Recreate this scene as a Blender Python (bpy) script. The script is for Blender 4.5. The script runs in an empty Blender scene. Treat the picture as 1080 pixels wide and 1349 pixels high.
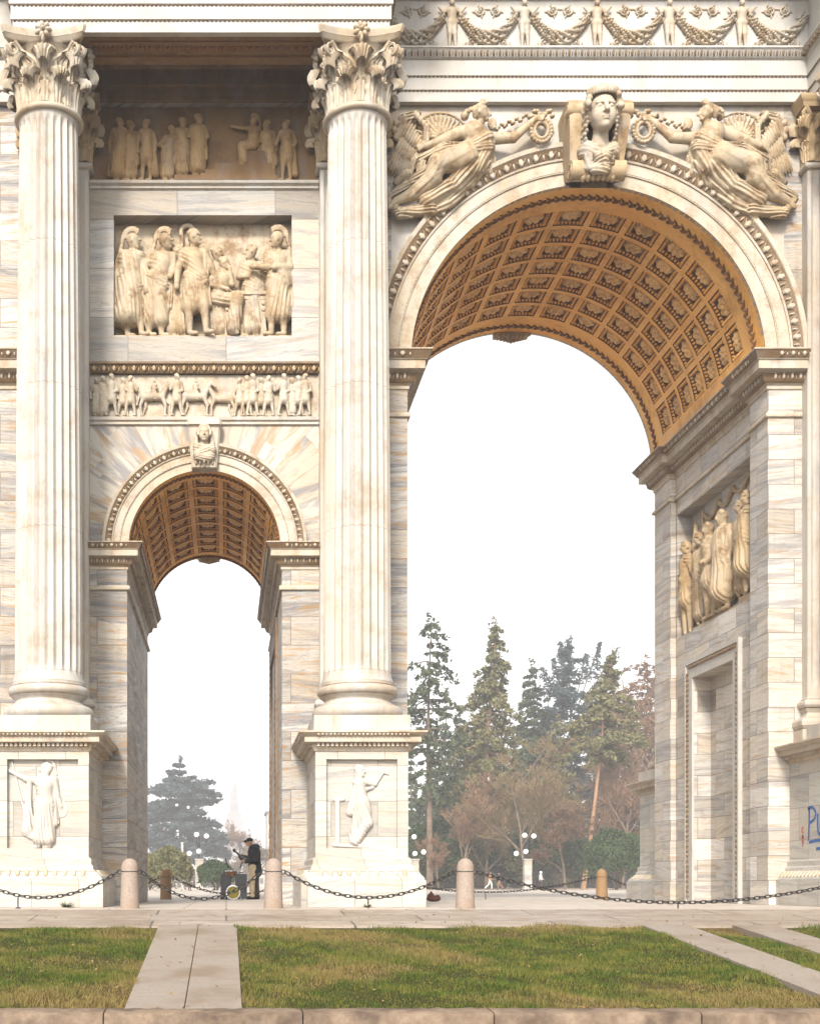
import bpy, math, random
import numpy as np
from mathutils import Vector, Matrix

rng = np.random.default_rng(7)
random.seed(7)
sc = bpy.context.scene
COL = sc.collection
R_ = math.radians

# ------------------------------------------------------------------ camera
cam_data = bpy.data.cameras.new('camera')
cam = bpy.data.objects.new('camera', cam_data)
COL.objects.link(cam)
cam.location = (0.0, -25.0, 0.38)
cam.rotation_euler = (R_(90), 0, 0)
cam_data.sensor_fit = 'HORIZONTAL'
cam_data.sensor_width = 36.0
cam_data.lens = 36.0 * 1700 / 1080
cam_data.shift_x = 242.0 / 1080
cam_data.shift_y = (1167.0 - 674.5) / 1080
cam_data.clip_start = 0.1
cam_data.clip_end = 6000.0
sc.camera = cam

# ------------------------------------------------------------------ sky, sun, exposure
SUN_DIR = Vector((-0.20, -0.80, 0.58)).normalized()
world = bpy.data.worlds.new('World')
sc.world = world
world.use_nodes = True
wn = world.node_tree
wn.nodes.clear()
w_out = wn.nodes.new('ShaderNodeOutputWorld')
w_bg = wn.nodes.new('ShaderNodeBackground')
w_sky = wn.nodes.new('ShaderNodeTexSky')
w_sky.sky_type = 'NISHITA'
w_sky.sun_disc = False
w_sky.sun_elevation = math.asin(SUN_DIR.z)
w_sky.sun_rotation = math.atan2(SUN_DIR.x, SUN_DIR.y)
w_sky.air_density = 1.0
w_sky.dust_density = 3.0
w_sky.ozone_density = 1.0
w_hs = wn.nodes.new('ShaderNodeHueSaturation')      # overcast veil: the blue is washed out of the whole sky
w_hs.inputs['Saturation'].default_value = 0.06
w_hs.inputs['Value'].default_value = 1.0
wn.links.new(w_sky.outputs[0], w_hs.inputs['Color'])
wn.links.new(w_hs.outputs[0], w_bg.inputs['Color'])
w_bg.inputs['Strength'].default_value = 0.15
wn.links.new(w_bg.outputs[0], w_out.inputs['Surface'])

sun_l = bpy.data.lights.new('sun', 'SUN')
sun_l.energy = 2.5
sun_l.angle = R_(10)
sun_l.color = (1.0, 0.92, 0.81)
sun = bpy.data.objects.new('sun', sun_l)
COL.objects.link(sun)
sun.location = SUN_DIR * 200
sun.rotation_euler = SUN_DIR.to_track_quat('Z', 'Y').to_euler()

sc.view_settings.view_transform = 'Standard'
sc.view_settings.look = 'None'
sc.view_settings.gamma = 1.0
sc.view_settings.use_curve_mapping = False
sc.view_settings.exposure = 0.99
sc.render.engine = 'CYCLES'
sc.cycles.use_denoising = True
sc.cycles.max_bounces = 8
sc.cycles.diffuse_bounces = 5
sc.cycles.volume_bounces = 1
sc.cycles.use_adaptive_sampling = False

# ------------------------------------------------------------------ mesh helpers
def make_mesh(name, V, Fs, mats, smooth=True, angle=40.0, mi=None):
    """V: (n,3) array; Fs: list of (m,k) index arrays."""
    me = bpy.data.meshes.new(name)
    V = np.asarray(V, dtype=np.float32)
    Fs = [np.asarray(f, dtype=np.int32) for f in Fs if len(f)]
    me.vertices.add(len(V))
    me.vertices.foreach_set('co', V.ravel())
    loops = np.concatenate([f.ravel() for f in Fs]) if Fs else np.zeros(0, np.int32)
    sizes = np.concatenate([np.full(len(f), f.shape[1], np.int32) for f in Fs]) if Fs else np.zeros(0, np.int32)
    starts = np.zeros(len(sizes), np.int32)
    if len(sizes):
        starts[1:] = np.cumsum(sizes)[:-1]
    me.loops.add(len(loops))
    me.loops.foreach_set('vertex_index', loops)
    me.polygons.add(len(sizes))
    me.polygons.foreach_set('loop_start', starts)
    me.polygons.foreach_set('use_smooth', np.full(len(sizes), bool(smooth)))
    if not isinstance(mats, (list, tuple)):
        mats = [mats]
    for m in mats:
        me.materials.append(m)
    if mi is not None:
        me.polygons.foreach_set('material_index', np.asarray(mi, np.int32))
    me.update(calc_edges=True)
    me.validate()
    if smooth and angle < 179:
        me.set_sharp_from_angle(angle=R_(angle))
    return me

def link(name, me, parent=None):
    o = bpy.data.objects.new(name, me)
    COL.objects.link(o)
    if parent is not None:
        o.parent = parent
    return o

def tag(o, label=None, cat=None, group=None, kind=None):
    if label: o['label'] = label
    if cat: o['category'] = cat
    if group: o['group'] = group
    if kind: o['kind'] = kind
    return o

def empty(name, loc=(0, 0, 0), parent=None):
    o = bpy.data.objects.new(name, None)
    COL.objects.link(o)
    o.location = loc
    o.empty_display_size = 0.2
    if parent is not None:
        o.parent = parent
    return o

def copy_tree(o, parent=None):
    c = o.copy()
    COL.objects.link(c)
    if parent is not None:
        c.parent = parent
    for ch in list(o.children):
        copy_tree(ch, c)
    return c

def hemi(seg=8, rings=3):
    """unit hemisphere bump: base ring on z=0, pole at +z"""
    V = []
    for i in range(rings):
        a = math.pi / 2 * i / rings
        for j in range(seg):
            t = 2 * math.pi * j / seg
            V.append((math.cos(a) * math.cos(t), math.cos(a) * math.sin(t), math.sin(a)))
    V.append((0, 0, 1))
    Q, T = [], []
    for i in range(rings - 1):
        for j in range(seg):
            k = (j + 1) % seg
            Q.append((i * seg + j, i * seg + k, (i + 1) * seg + k, (i + 1) * seg + j))
    b = (rings - 1) * seg
    for j in range(seg):
        T.append((b + j, b + (j + 1) % seg, b + seg))
    return np.array(V), np.array(Q), np.array(T)
HEMI = hemi()
HEMI_S = hemi(6, 2)

class MB:
    def __init__(s):
        s.V, s.F, s.n = [], [], 0
    def add(s, V, *Fs):
        V = np.asarray(V, dtype=float).reshape(-1, 3)
        s.V.append(V)
        for f in Fs:
            f = np.asarray(f)
            if len(f):
                s.F.append(f + s.n)
        s.n += len(V)
        return s
    def box(s, x0, x1, y0, y1, z0, z1, b=0.0):
        V = [(x, y, z) for z in (z0, z1) for y in (y0, y1) for x in (x0, x1)]
        return s.add(V, [(0, 2, 3, 1), (4, 5, 7, 6), (0, 1, 5, 4), (2, 6, 7, 3), (0, 4, 6, 2), (1, 3, 7, 5)])
    def prism(s, pts, y0, y1):
        """polygon of (x, z) extruded along y"""
        n = len(pts)
        V = [(x, y0, z) for x, z in pts] + [(x, y1, z) for x, z in pts]
        s.add(V, [tuple(range(n))], [tuple(range(2 * n - 1, n - 1, -1))],
              [(i, i + n, (i + 1) % n + n, (i + 1) % n) for i in range(n)])
        return s
    def prism_x(s, pts, x0, x1):
        """polygon of (y, z) extruded along x"""
        n = len(pts)
        V = [(x0, y, z) for y, z in pts] + [(x1, y, z) for y, z in pts]
        s.add(V, [tuple(range(n))], [tuple(range(2 * n - 1, n - 1, -1))],
              [(i, i + n, (i + 1) % n + n, (i + 1) % n) for i in range(n)])
        return s
    def grid(s, P, closed=False):
        P = np.asarray(P, float)
        m, n = P.shape[:2]
        idx = np.arange(m * n).reshape(m, n)
        a = idx[:-1, :-1].ravel(); b = idx[1:, :-1].ravel(); c = idx[1:, 1:].ravel(); d = idx[:-1, 1:].ravel()
        Q = np.stack([a, b, c, d], 1)
        if closed:
            a = idx[:-1, -1]; b = idx[1:, -1]; c = idx[1:, 0]; d = idx[:-1, 0]
            Q = np.concatenate([Q, np.stack([a, b, c, d], 1)])
        return s.add(P.reshape(-1, 3), Q)
    def lathe(s, prof, cx, cy, seg=48, z=0.0, cap=True):
        t = np.arange(seg) * 2 * math.pi / seg
        prof = np.asarray(prof, float)
        P = np.stack([cx + prof[:, 0:1] * np.cos(t), cy + prof[:, 0:1] * np.sin(t),
                      np.repeat(prof[:, 1:2] + z, seg, 1)], -1)
        base = s.n
        s.grid(P, True)
        if cap:
            m = len(prof)
            s.F.append(np.array([[base + j for j in range(seg)][::-1]]))
            s.F.append(np.array([[base + (m - 1) * seg + j for j in range(seg)]]))
        return s
    def tube(s, pts, r, seg=6, cap=True):
        pts = np.asarray(pts, float)
        n = len(pts)
        rr = np.full(n, r, float) if np.isscalar(r) else np.asarray(r, float)
        tan = np.gradient(pts, axis=0)
        tan /= np.linalg.norm(tan, axis=1, keepdims=True) + 1e-9
        up = np.array([0, 0, 1.0]) if abs(tan[0, 2]) < 0.9 else np.array([1.0, 0, 0])
        t = np.arange(seg) * 2 * math.pi / seg
        P = np.zeros((n, seg, 3))
        for i in range(n):
            a = np.cross(tan[i], up); a /= np.linalg.norm(a) + 1e-9
            b = np.cross(a, tan[i]); up = b
            P[i] = pts[i] + rr[i] * (np.cos(t)[:, None] * a + np.sin(t)[:, None] * b)
        base = s.n
        s.grid(P, True)
        if cap:
            s.F.append(np.array([[base + j for j in range(seg)]]))
            s.F.append(np.array([[base + (n - 1) * seg + j for j in range(seg)][::-1]]))
        return s
    def bump(s, c, ax, ay, az, T=None):
        """half ellipsoid at c with axis vectors ax, ay (in the surface) and az (outwards)"""
        V, Q, T3 = T or HEMI_S
        W = np.asarray(c)[None] + V[:, 0:1] * np.asarray(ax)[None] + V[:, 1:2] * np.asarray(ay)[None] + V[:, 2:3] * np.asarray(az)[None]
        return s.add(W, Q, T3)
    def sweep(s, prof, path, closed=False):
        """profile of (out, z) carried along a path of (x, y); out is to the right of the walking direction"""
        p = np.asarray(path, float)
        n = len(p)
        P = np.zeros((n, len(prof), 3))
        for i in range(n):
            if closed:
                d0 = p[i] - p[i - 1]; d1 = p[(i + 1) % n] - p[i]
            else:
                d0 = p[i] - p[i - 1] if i else p[1] - p[0]
                d1 = p[i + 1] - p[i] if i < n - 1 else p[-1] - p[-2]
            d0 = d0 / np.linalg.norm(d0); d1 = d1 / np.linalg.norm(d1)
            n0 = np.array([d0[1], -d0[0]]); n1 = np.array([d1[1], -d1[0]])
            m = (n0 + n1) / (1 + n0 @ n1)
            for j, (o, z) in enumerate(prof):
                P[i, j] = (p[i, 0] + m[0] * o, p[i, 1] + m[1] * o, z)
        if closed:
            P = np.concatenate([P, P[:1]])
        base = s.n
        s.grid(P)
        if not closed:
            k = len(prof)
            s.F.append(np.array([[base + j for j in range(k)]]))
            s.F.append(np.array([[base + (n - 1) * k + j for j in range(k)][::-1]]))
        return s
    def arc(s, prof, cx, zc, y, a0, a1, n=64):
        """profile of (radius, out) swung in the xz plane; out is towards -y"""
        a = np.linspace(a0, a1, n)
        pr = np.asarray(prof, float)
        P = np.stack([cx + np.cos(a)[:, None] * pr[None, :, 0], np.broadcast_to(y - pr[None, :, 1], (n, len(pr))),
                      zc + np.sin(a)[:, None] * pr[None, :, 0]], -1)
        return s.grid(P)
    def build(s, name, mat, parent=None, smooth=True, angle=40.0):
        me = make_mesh(name, np.concatenate(s.V), s.F, mat, smooth, angle)
        return link(name, me, parent)

# ------------------------------------------------------------------ sculpture: distance fields turned into meshes
def smin(a, b, k):
    h = np.clip(0.5 + 0.5 * (b - a) / k, 0, 1)
    return b + (a - b) * h - k * h * (1 - h)

def surface_nets(D, org, h):
    nx, ny, nz = D.shape
    S = D < 0
    cnt = np.zeros((nx - 1, ny - 1, nz - 1), np.int8)
    for i in (0, 1):
        for j in (0, 1):
            for k in (0, 1):
                cnt += S[i:nx - 1 + i, j:ny - 1 + j, k:nz - 1 + k]
    act = (cnt > 0) & (cnt < 8)
    cells = np.argwhere(act)
    if len(cells) == 0:
        return np.zeros((0, 3)), np.zeros((0, 4), int)
    index = np.full(act.shape, -1, np.int64)
    index[act] = np.arange(len(cells))
    ci, cj, ck = cells.T
    acc = np.zeros((len(cells), 3)); num = np.zeros(len(cells))
    for ax in range(3):
        o1, o2 = [a for a in range(3) if a != ax]
        for p in (0, 1):
            for q in (0, 1):
                off0 = [0, 0, 0]; off0[o1] = p; off0[o2] = q
                off1 = list(off0); off1[ax] = 1
                a = D[ci + off0[0], cj + off0[1], ck + off0[2]]
                b = D[ci + off1[0], cj + off1[1], ck + off1[2]]
                m = (a < 0) != (b < 0)
                t = np.where(m, a / np.where(m, a - b, 1), 0)
                pos = np.zeros((len(cells), 3)); pos[:, o1] = p; pos[:, o2] = q; pos[:, ax] = t
                acc[m] += pos[m]; num[m] += 1
    V = (cells + acc / num[:, None]) * h + org
    quads = []
    for ax in range(3):
        o1, o2 = [(1, 2), (2, 0), (0, 1)][ax]
        sl0 = [slice(1, -1)] * 3; sl1 = [slice(1, -1)] * 3
        sl0[ax] = slice(0, -1); sl1[ax] = slice(1, None)
        A = S[tuple(sl0)]; B = S[tuple(sl1)]
        for flip, mask in ((False, A & ~B), (True, ~A & B)):
            e = np.argwhere(mask)
            if not len(e):
                continue
            base = e.copy(); base[:, o1] += 1; base[:, o2] += 1
            def cell(d1, d2):
                c = base.copy(); c[:, o1] += d1; c[:, o2] += d2
                return index[c[:, 0], c[:, 1], c[:, 2]]
            q = np.stack([cell(-1, -1), cell(0, -1), cell(0, 0), cell(-1, 0)], 1)
            quads.append(q[:, ::-1] if flip else q)
    Q = np.concatenate(quads)
    return V, Q[(Q >= 0).all(1)]

# a primitive is a dict: t 'c' capsule (a, b, r0, r1) or 'e' ellipsoid (c, r); k blend; fold (dir, wavelength, amount); m material index
def cap(a, b, r0, r1=None, k=0.02, fold=None, m=0, flat=1.0, op='add'):
    return dict(op=op, t='c', a=np.array(a, float), b=np.array(b, float), r0=r0, r1=r0 if r1 is None else r1, k=k, fold=fold, m=m, flat=flat)
def ell(c, r, k=0.02, fold=None, m=0, rot=0.0, op='add'):
    return dict(op=op, t='e', c=np.array(c, float), r=np.array(r if not np.isscalar(r) else (r, r, r), float), k=k, fold=fold, m=m, rot=rot)

def sdf_mesh(prims, h, back=None, want_mat=False, pad=0.03):
    """axes: x right, y depth towards the viewer, z up.  back: cut the grid at that depth"""
    lo = np.array([1e9] * 3); hi = -lo
    bbs = []
    for p in prims:
        if p['t'] == 'c':
            r = max(p['r0'], p['r1'])
            l = np.minimum(p['a'], p['b']) - r; u = np.maximum(p['a'], p['b']) + r
        else:
            r = p['r'] if p['rot'] == 0 else np.array([max(p['r'][0], p['r'][2]), p['r'][1], max(p['r'][0], p['r'][2])])
            l = p['c'] - r; u = p['c'] + r
        e = p['k'] + (p['fold'][2] if p['fold'] else 0) + 2 * h
        bbs.append((l - e, u + e))
        lo = np.minimum(lo, l - e); hi = np.maximum(hi, u + e)
    if back is not None:
        lo[1] = max(lo[1], back)
    n = np.ceil((hi - lo) / h).astype(int) + 2
    D = np.full(n, 0.5, np.float32)
    M = np.zeros(n, np.int8) if want_mat else None
    B = np.full(n, 9.0, np.float32) if want_mat else None
    ax = [lo[i] + np.arange(n[i]) * h for i in range(3)]
    for p, (l, u) in zip(prims, bbs):
        i0 = np.clip(np.floor((l - lo) / h).astype(int), 0, n); i1 = np.clip(np.ceil((u - lo) / h).astype(int) + 1, 0, n)
        if (i1 <= i0).any():
            continue
        sl = tuple(slice(a, b) for a, b in zip(i0, i1))
        X = ax[0][sl[0]][:, None, None]; Y = ax[1][sl[1]][None, :, None]; Z = ax[2][sl[2]][None, None, :]
        if p['t'] == 'c':
            a, b = p['a'], p['b']; ab = b - a; L = max(ab @ ab, 1e-9)
            t = np.clip(((X - a[0]) * ab[0] + (Y - a[1]) * ab[1] + (Z - a[2]) * ab[2]) / L, 0, 1)
            d = np.sqrt((X - a[0] - t * ab[0]) ** 2 + ((Y - a[1] - t * ab[1]) / p['flat']) ** 2 + (Z - a[2] - t * ab[2]) ** 2) - (p['r0'] + t * (p['r1'] - p['r0']))
        else:
            c, r = p['c'], p['r']
            dx, dy, dz = X - c[0], Y - c[1], Z - c[2]
            if p['rot']:
                cs, sn = math.cos(p['rot']), math.sin(p['rot'])
                dx, dz = cs * dx + sn * dz, -sn * dx + cs * dz
            k0 = np.sqrt((dx / r[0]) ** 2 + (dy / r[1]) ** 2 + (dz / r[2]) ** 2)
            k1 = np.sqrt((dx / r[0] ** 2) ** 2 + (dy / r[1] ** 2) ** 2 + (dz / r[2] ** 2) ** 2)
            d = k0 * (k0 - 1) / (k1 + 1e-6)
        if p['fold']:
            dv, lam, amt = p['fold'][:3]
            ph = (X * dv[0] + Y * dv[1] + Z * dv[2]) / lam
            q = (X * dv[2] - Z * dv[0]) / lam
            ph = ph + 0.22 * np.sin(q * 0.30 + ph * 0.5) + 0.08 * np.sin(q * 0.7 - ph * 0.9 + 2.0)
            fr = ph - np.floor(ph)
            w = np.where(fr < 0.72, fr / 0.72, (1 - fr) / 0.28)
            mod = 0.55 + 0.45 * np.sin(q * 0.35 + ph * 0.9 + 1.0)
            d = d + amt * (0.4 + mod) * (0.75 - 1.5 * w)
        d = d.astype(np.float32)
        if p['op'] == 'sub':
            D[sl] = -smin(-D[sl], d, p['k'])
            continue
        D[sl] = smin(D[sl], d, p['k'])
        if want_mat:
            better = d < B[sl]
            M[sl] = np.where(better, p['m'], M[sl]); B[sl] = np.where(better, d, B[sl])
    V, Q = surface_nets(D, lo, h)
    if want_mat:
        ci = np.clip(np.round((V - lo) / h).astype(int), 0, n - 1)
        vm = M[ci[:, 0], ci[:, 1], ci[:, 2]]
        return V, Q, vm[Q[:, 0]]
    return V, Q

def place(V, org, xdir, ddir, zdir=(0, 0, 1), s=1.0):
    V = np.asarray(V) * s
    return np.asarray(org)[None] + V[:, 0:1] * np.asarray(xdir)[None] + V[:, 1:2] * np.asarray(ddir)[None] + V[:, 2:3] * np.asarray(zdir)[None]
# ------------------------------------------------------------------ materials (all procedural)
class NT:
    def __init__(s, name):
        s.m = bpy.data.materials.new(name)
        s.m.use_nodes = True
        s.t = s.m.node_tree
        s.b = s.t.nodes['Principled BSDF']
    def n(s, typ, **kw):
        nd = s.t.nodes.new('ShaderNode' + typ)
        for k, v in kw.items():
            if k.startswith('i_'):
                key = k[2:]
                nd.inputs[int(key) if key.isdigit() else key.replace('_', ' ')].default_value = v
            else:
                setattr(nd, k, v)
        return nd
    def l(s, a, b):
        s.t.links.new(a, b)
    def pos(s):
        return s.n('TexCoord').outputs['Object']
    def sep(s, v):
        nd = s.n('SeparateXYZ'); s.l(v, nd.inputs[0]); return nd.outputs
    def comb(s, x=0.0, y=0.0, z=0.0):
        nd = s.n('CombineXYZ')
        for i, v in enumerate((x, y, z)):
            if isinstance(v, (int, float)): nd.inputs[i].default_value = v
            else: s.l(v, nd.inputs[i])
        return nd.outputs[0]
    def math(s, op, a, b=0.0, c=0.0):
        nd = s.n('Math', operation=op)
        for i, v in enumerate((a, b, c)):
            if isinstance(v, (int, float)): nd.inputs[i].default_value = v
            else: s.l(v, nd.inputs[i])
        return nd.outputs[0]
    def noise(s, vec, scale, detail=5, rough=0.55, w=None, dist=0.0):
        nd = s.n('TexNoise', noise_dimensions='4D' if w is not None else '3D')
        nd.inputs['Scale'].default_value = scale; nd.inputs['Detail'].default_value = detail
        nd.inputs['Roughness'].default_value = rough; nd.inputs['Distortion'].default_value = dist
        s.l(vec, nd.inputs['Vector'])
        if w is not None: s.l(w, nd.inputs['W'])
        return nd.outputs['Fac']
    def ramp(s, f, lo, hi, a=0.0, b=1.0):
        nd = s.n('MapRange', clamp=True)
        nd.inputs['From Min'].default_value = lo; nd.inputs['From Max'].default_value = hi
        nd.inputs['To Min'].default_value = a; nd.inputs['To Max'].default_value = b
        s.l(f, nd.inputs['Value']); return nd.outputs[0]
    def mix(s, f, a, b, mode='MIX'):
        nd = s.n('MixRGB', blend_type=mode)
        if isinstance(f, (int, float)): nd.inputs[0].default_value = f
        else: s.l(f, nd.inputs[0])
        for i, v in ((1, a), (2, b)):
            if isinstance(v, tuple): nd.inputs[i].default_value = (*v, 1.0)
            else: s.l(v, nd.inputs[i])
        return nd.outputs[0]
    def bump(s, h, strength=0.3, dist=0.01):
        nd = s.n('Bump'); nd.inputs['Strength'].default_value = strength; nd.inputs['Distance'].default_value = dist
        s.l(h, nd.inputs['Height']); s.l(nd.outputs[0], s.b.inputs['Normal'])
    def out(s, col, rough=0.6, spec=0.3):
        if isinstance(col, tuple): s.b.inputs['Base Color'].default_value = (*col, 1)
        else: s.l(col, s.b.inputs['Base Color'])
        if isinstance(rough, (int, float)): s.b.inputs['Roughness'].default_value = rough
        else: s.l(rough, s.b.inputs['Roughness'])
        s.b.inputs['Specular IOR Level'].default_value = spec
        return s.m

WHITE = (0.76, 0.72, 0.66); CREAM = (0.70, 0.58, 0.43); GREY = (0.36, 0.35, 0.36); OCHRE = (0.58, 0.34, 0.13); UMBER = (0.22, 0.12, 0.055)

SC = 0.58
def dim(*cs):
    return [tuple(v * SC for v in c) for c in cs]

def mat_block(name, bw=1.25, bh=0.56, white=WHITE, cream=CREAM, grey=GREY, ochre=OCHRE, vein=1.0, stain=1.0, joint=0.7):
    """coursed marble: every block has its own veining"""
    white, cream, grey, ochre = dim(white, cream, grey, ochre)
    s = NT(name)
    x, y, z = s.sep(s.pos())
    u = s.math('ADD', x, y)
    br = s.n('TexBrick', offset=0.5, squash=1.0)
    s.l(s.comb(u, z, 0.0), br.inputs['Vector'])
    br.inputs['Color1'].default_value = (0, 0, 0, 1); br.inputs['Color2'].default_value = (1, 1, 1, 1); br.inputs['Mortar'].default_value = (0.5, 0.5, 0.5, 1)
    br.inputs['Scale'].default_value = 1.0; br.inputs['Mortar Size'].default_value = 0.006
    br.inputs['Mortar Smooth'].default_value = 0.1
    br.inputs['Brick Width'].default_value = bw; br.inputs['Row Height'].default_value = bh
    t = s.sep(br.outputs['Color'])[0]
    w = s.math('MULTIPLY', t, 41.0)
    tilt = s.math('MULTIPLY', s.math('SUBTRACT', t, 0.5), 0.28)
    v2 = s.math('ADD', z, s.math('MULTIPLY', u, tilt))
    vec = s.comb(s.math('MULTIPLY', u, 0.38), s.math('MULTIPLY', v2, 5.5), 0.0)
    n1 = s.noise(vec, 1.1, 7, 0.62, w, 0.6)
    n2 = s.noise(vec, 2.4, 6, 0.6, s.math('ADD', w, 9.0), 1.2)
    n3 = s.noise(s.pos(), 0.5, 4, 0.6)
    c = s.mix(s.ramp(t, 0.25, 1.0, 0.0, 0.75), white, cream)
    c = s.mix(s.math('MULTIPLY', s.ramp(n1, 0.49, 0.60), 0.95 * vein), c, grey)
    c = s.mix(s.math('MULTIPLY', s.ramp(n2, 0.52, 0.64), 0.85 * stain), c, ochre)
    thin = s.math('ABSOLUTE', s.math('SUBTRACT', n2, 0.47))
    c = s.mix(s.math('MULTIPLY', s.ramp(thin, 0.022, 0.0), 0.65 * vein), c, (0.10, 0.08, 0.07))
    n5 = s.noise(s.comb(s.math('MULTIPLY', u, 5.0), s.math('MULTIPLY', z, 0.35), 0.0), 1.0, 5, 0.65)
    c = s.mix(s.math('MULTIPLY', s.ramp(n5, 0.55, 0.75), 0.35 * stain), c, (0.20, 0.13, 0.07))
    c = s.mix(s.math('MULTIPLY', s.ramp(n3, 0.52, 0.75), 0.35 * stain), c, ochre)
    tone = s.ramp(s.noise(s.comb(0.0, 0.0, 0.0), 1.0, 0, 0.5, w), 0.3, 0.7, 0.66, 1.1)
    c = s.mix(1.0, c, s.comb(tone, tone, tone), 'MULTIPLY')
    c = s.mix(s.math('MULTIPLY', br.outputs['Fac'], joint), c, (0.08, 0.055, 0.04))
    s.bump(s.math('ADD', s.math('MULTIPLY', br.outputs['Fac'], -1.0), s.math('MULTIPLY', n1, 0.3)), 0.35, 0.012)
    return s.out(c, s.ramp(n2, 0.3, 0.7, 0.42, 0.62))

def mat_marble(name, white=WHITE, cream=CREAM, ochre=OCHRE, dark=UMBER, vein=0.4, stain=0.6, grime=0.35, sx=1.0, sz=0.35, gsc=1.6, drum=False):
    """carved or turned marble, weathered"""
    white, cream, ochre, dark, grey = dim(white, cream, ochre, dark, GREY)
    s = NT(name)
    oi = s.n('ObjectInfo')
    va = s.n('VectorMath', operation='ADD')
    s.l(s.pos(), va.inputs[0]); s.l(s.math('MULTIPLY', oi.outputs['Random'], 31.0), va.inputs[1])
    p = va.outputs[0]
    x, y, z = s.sep(p)
    vec = s.comb(s.math('MULTIPLY', x, sx), s.math('MULTIPLY', y, sx), s.math('MULTIPLY', z, sz))
    n1 = s.noise(vec, 2.0, 6, 0.6, dist=0.8)
    n2 = s.noise(vec, 0.9, 5, 0.62)
    n3 = s.noise(p, gsc, 8, 0.7)
    n4 = s.noise(p, 14.0, 4, 0.6)
    c = s.mix(s.ramp(n2, 0.38, 0.66), white, cream)
    c = s.mix(s.math('MULTIPLY', s.ramp(n1, 0.52, 0.68), vein), c, grey)
    c = s.mix(s.math('MULTIPLY', s.ramp(n3, 0.5, 0.72), stain), c, ochre)
    c = s.mix(s.math('MULTIPLY', s.ramp(s.math('ADD', n3, s.math('MULTIPLY', n4, 0.4)), 0.69, 0.86), grime), c, dark)
    if drum:
        fz = s.math('FRACT', s.math('MULTIPLY', s.math('ADD', s.sep(s.pos())[2], 0.9), 1 / 2.55))
        c = s.mix(s.math('MULTIPLY', s.math('LESS_THAN', fz, 0.005), 0.45), c, dark)
    n5 = s.noise(s.comb(s.math('MULTIPLY', s.math('ADD', x, y), 4.0), s.math('MULTIPLY', s.math('SUBTRACT', x, y), 4.0), s.math('MULTIPLY', z, 0.22)), 1.0, 6, 0.7)
    c = s.mix(s.math('MULTIPLY', s.ramp(n5, 0.54, 0.72), min(1.0, stain * 0.9)), c, ochre)
    s.bump(s.math('ADD', n4, s.math('MULTIPLY', n3, 0.5)), 0.25, 0.008)
    return s.out(c, s.ramp(n3, 0.3, 0.7, 0.5, 0.7))

def mat_voussoir(name, cx, cz, n_sec):
    """flat wall cut into wedge stones that radiate from an arch centre"""
    WHITE, CREAM, GREY, OCHRE = dim((0.74, 0.69, 0.60), (0.70, 0.57, 0.41), (0.36, 0.34, 0.34), (0.58, 0.34, 0.13))
    s = NT(name)
    x, y, z = s.sep(s.pos())
    dx = s.math('SUBTRACT', x, cx); dz = s.math('SUBTRACT', z, cz)
    ang = s.math('ARCTAN2', dz, dx)
    rad = s.math('SQRT', s.math('ADD', s.math('MULTIPLY', dx, dx), s.math('MULTIPLY', dz, dz)))
    q = s.math('MULTIPLY', ang, n_sec / math.pi)
    cell = s.math('FLOOR', q)
    fr = s.math('ABSOLUTE', s.math('SUBTRACT', s.math('FRACT', q), 0.5))
    wn_ = s.n('TexWhiteNoise', noise_dimensions='1D'); s.l(cell, wn_.inputs['W'])
    t0 = wn_.outputs['Value']
    ring = s.math('GREATER_THAN', rad, s.math('MULTIPLY_ADD', t0, 0.7, 2.35))
    wn2 = s.n('TexWhiteNoise', noise_dimensions='1D'); s.l(s.math('MULTIPLY_ADD', ring, 31.7, cell), wn2.inputs['W'])
    t = wn2.outputs['Value']
    w = s.math('MULTIPLY', t, 53.0)
    vec = s.comb(s.math('MULTIPLY', ang, 7.0), s.math('MULTIPLY', rad, 0.6), 0.0)
    n1 = s.noise(vec, 1.1, 6, 0.6, w, 0.6)
    n2 = s.noise(vec, 2.2, 6, 0.6, s.math('ADD', w, 5.0), 1.0)
    c = s.mix(s.ramp(t, 0.3, 1.0, 0.0, 0.8), WHITE, CREAM)
    c = s.mix(s.math('MULTIPLY', s.ramp(n1, 0.49, 0.59), 0.95), c, GREY)
    c = s.mix(s.math('MULTIPLY', s.ramp(n2, 0.52, 0.62), 0.7), c, OCHRE)
    joint = s.math('GREATER_THAN', fr, 0.487)
    c = s.mix(s.math('MULTIPLY', joint, 0.4), c, (0.2, 0.15, 0.11))
    return s.out(c, 0.55)

def mat_noise(name, a, b, scale=3.0, rough=0.8, bump=0.3, dist=0.01, lo=0.35, hi=0.65, c3=None, scale3=0.6, spec=0.25):
    s = NT(name)
    p = s.pos()
    n1 = s.noise(p, scale, 7, 0.65)
    c = s.mix(s.ramp(n1, lo, hi), a, b)
    if c3:
        c = s.mix(s.ramp(s.noise(p, scale3, 5, 0.6), 0.48, 0.66), c, c3)
    if bump: s.bump(n1, bump, dist)
    return s.out(c, rough, spec)

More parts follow.
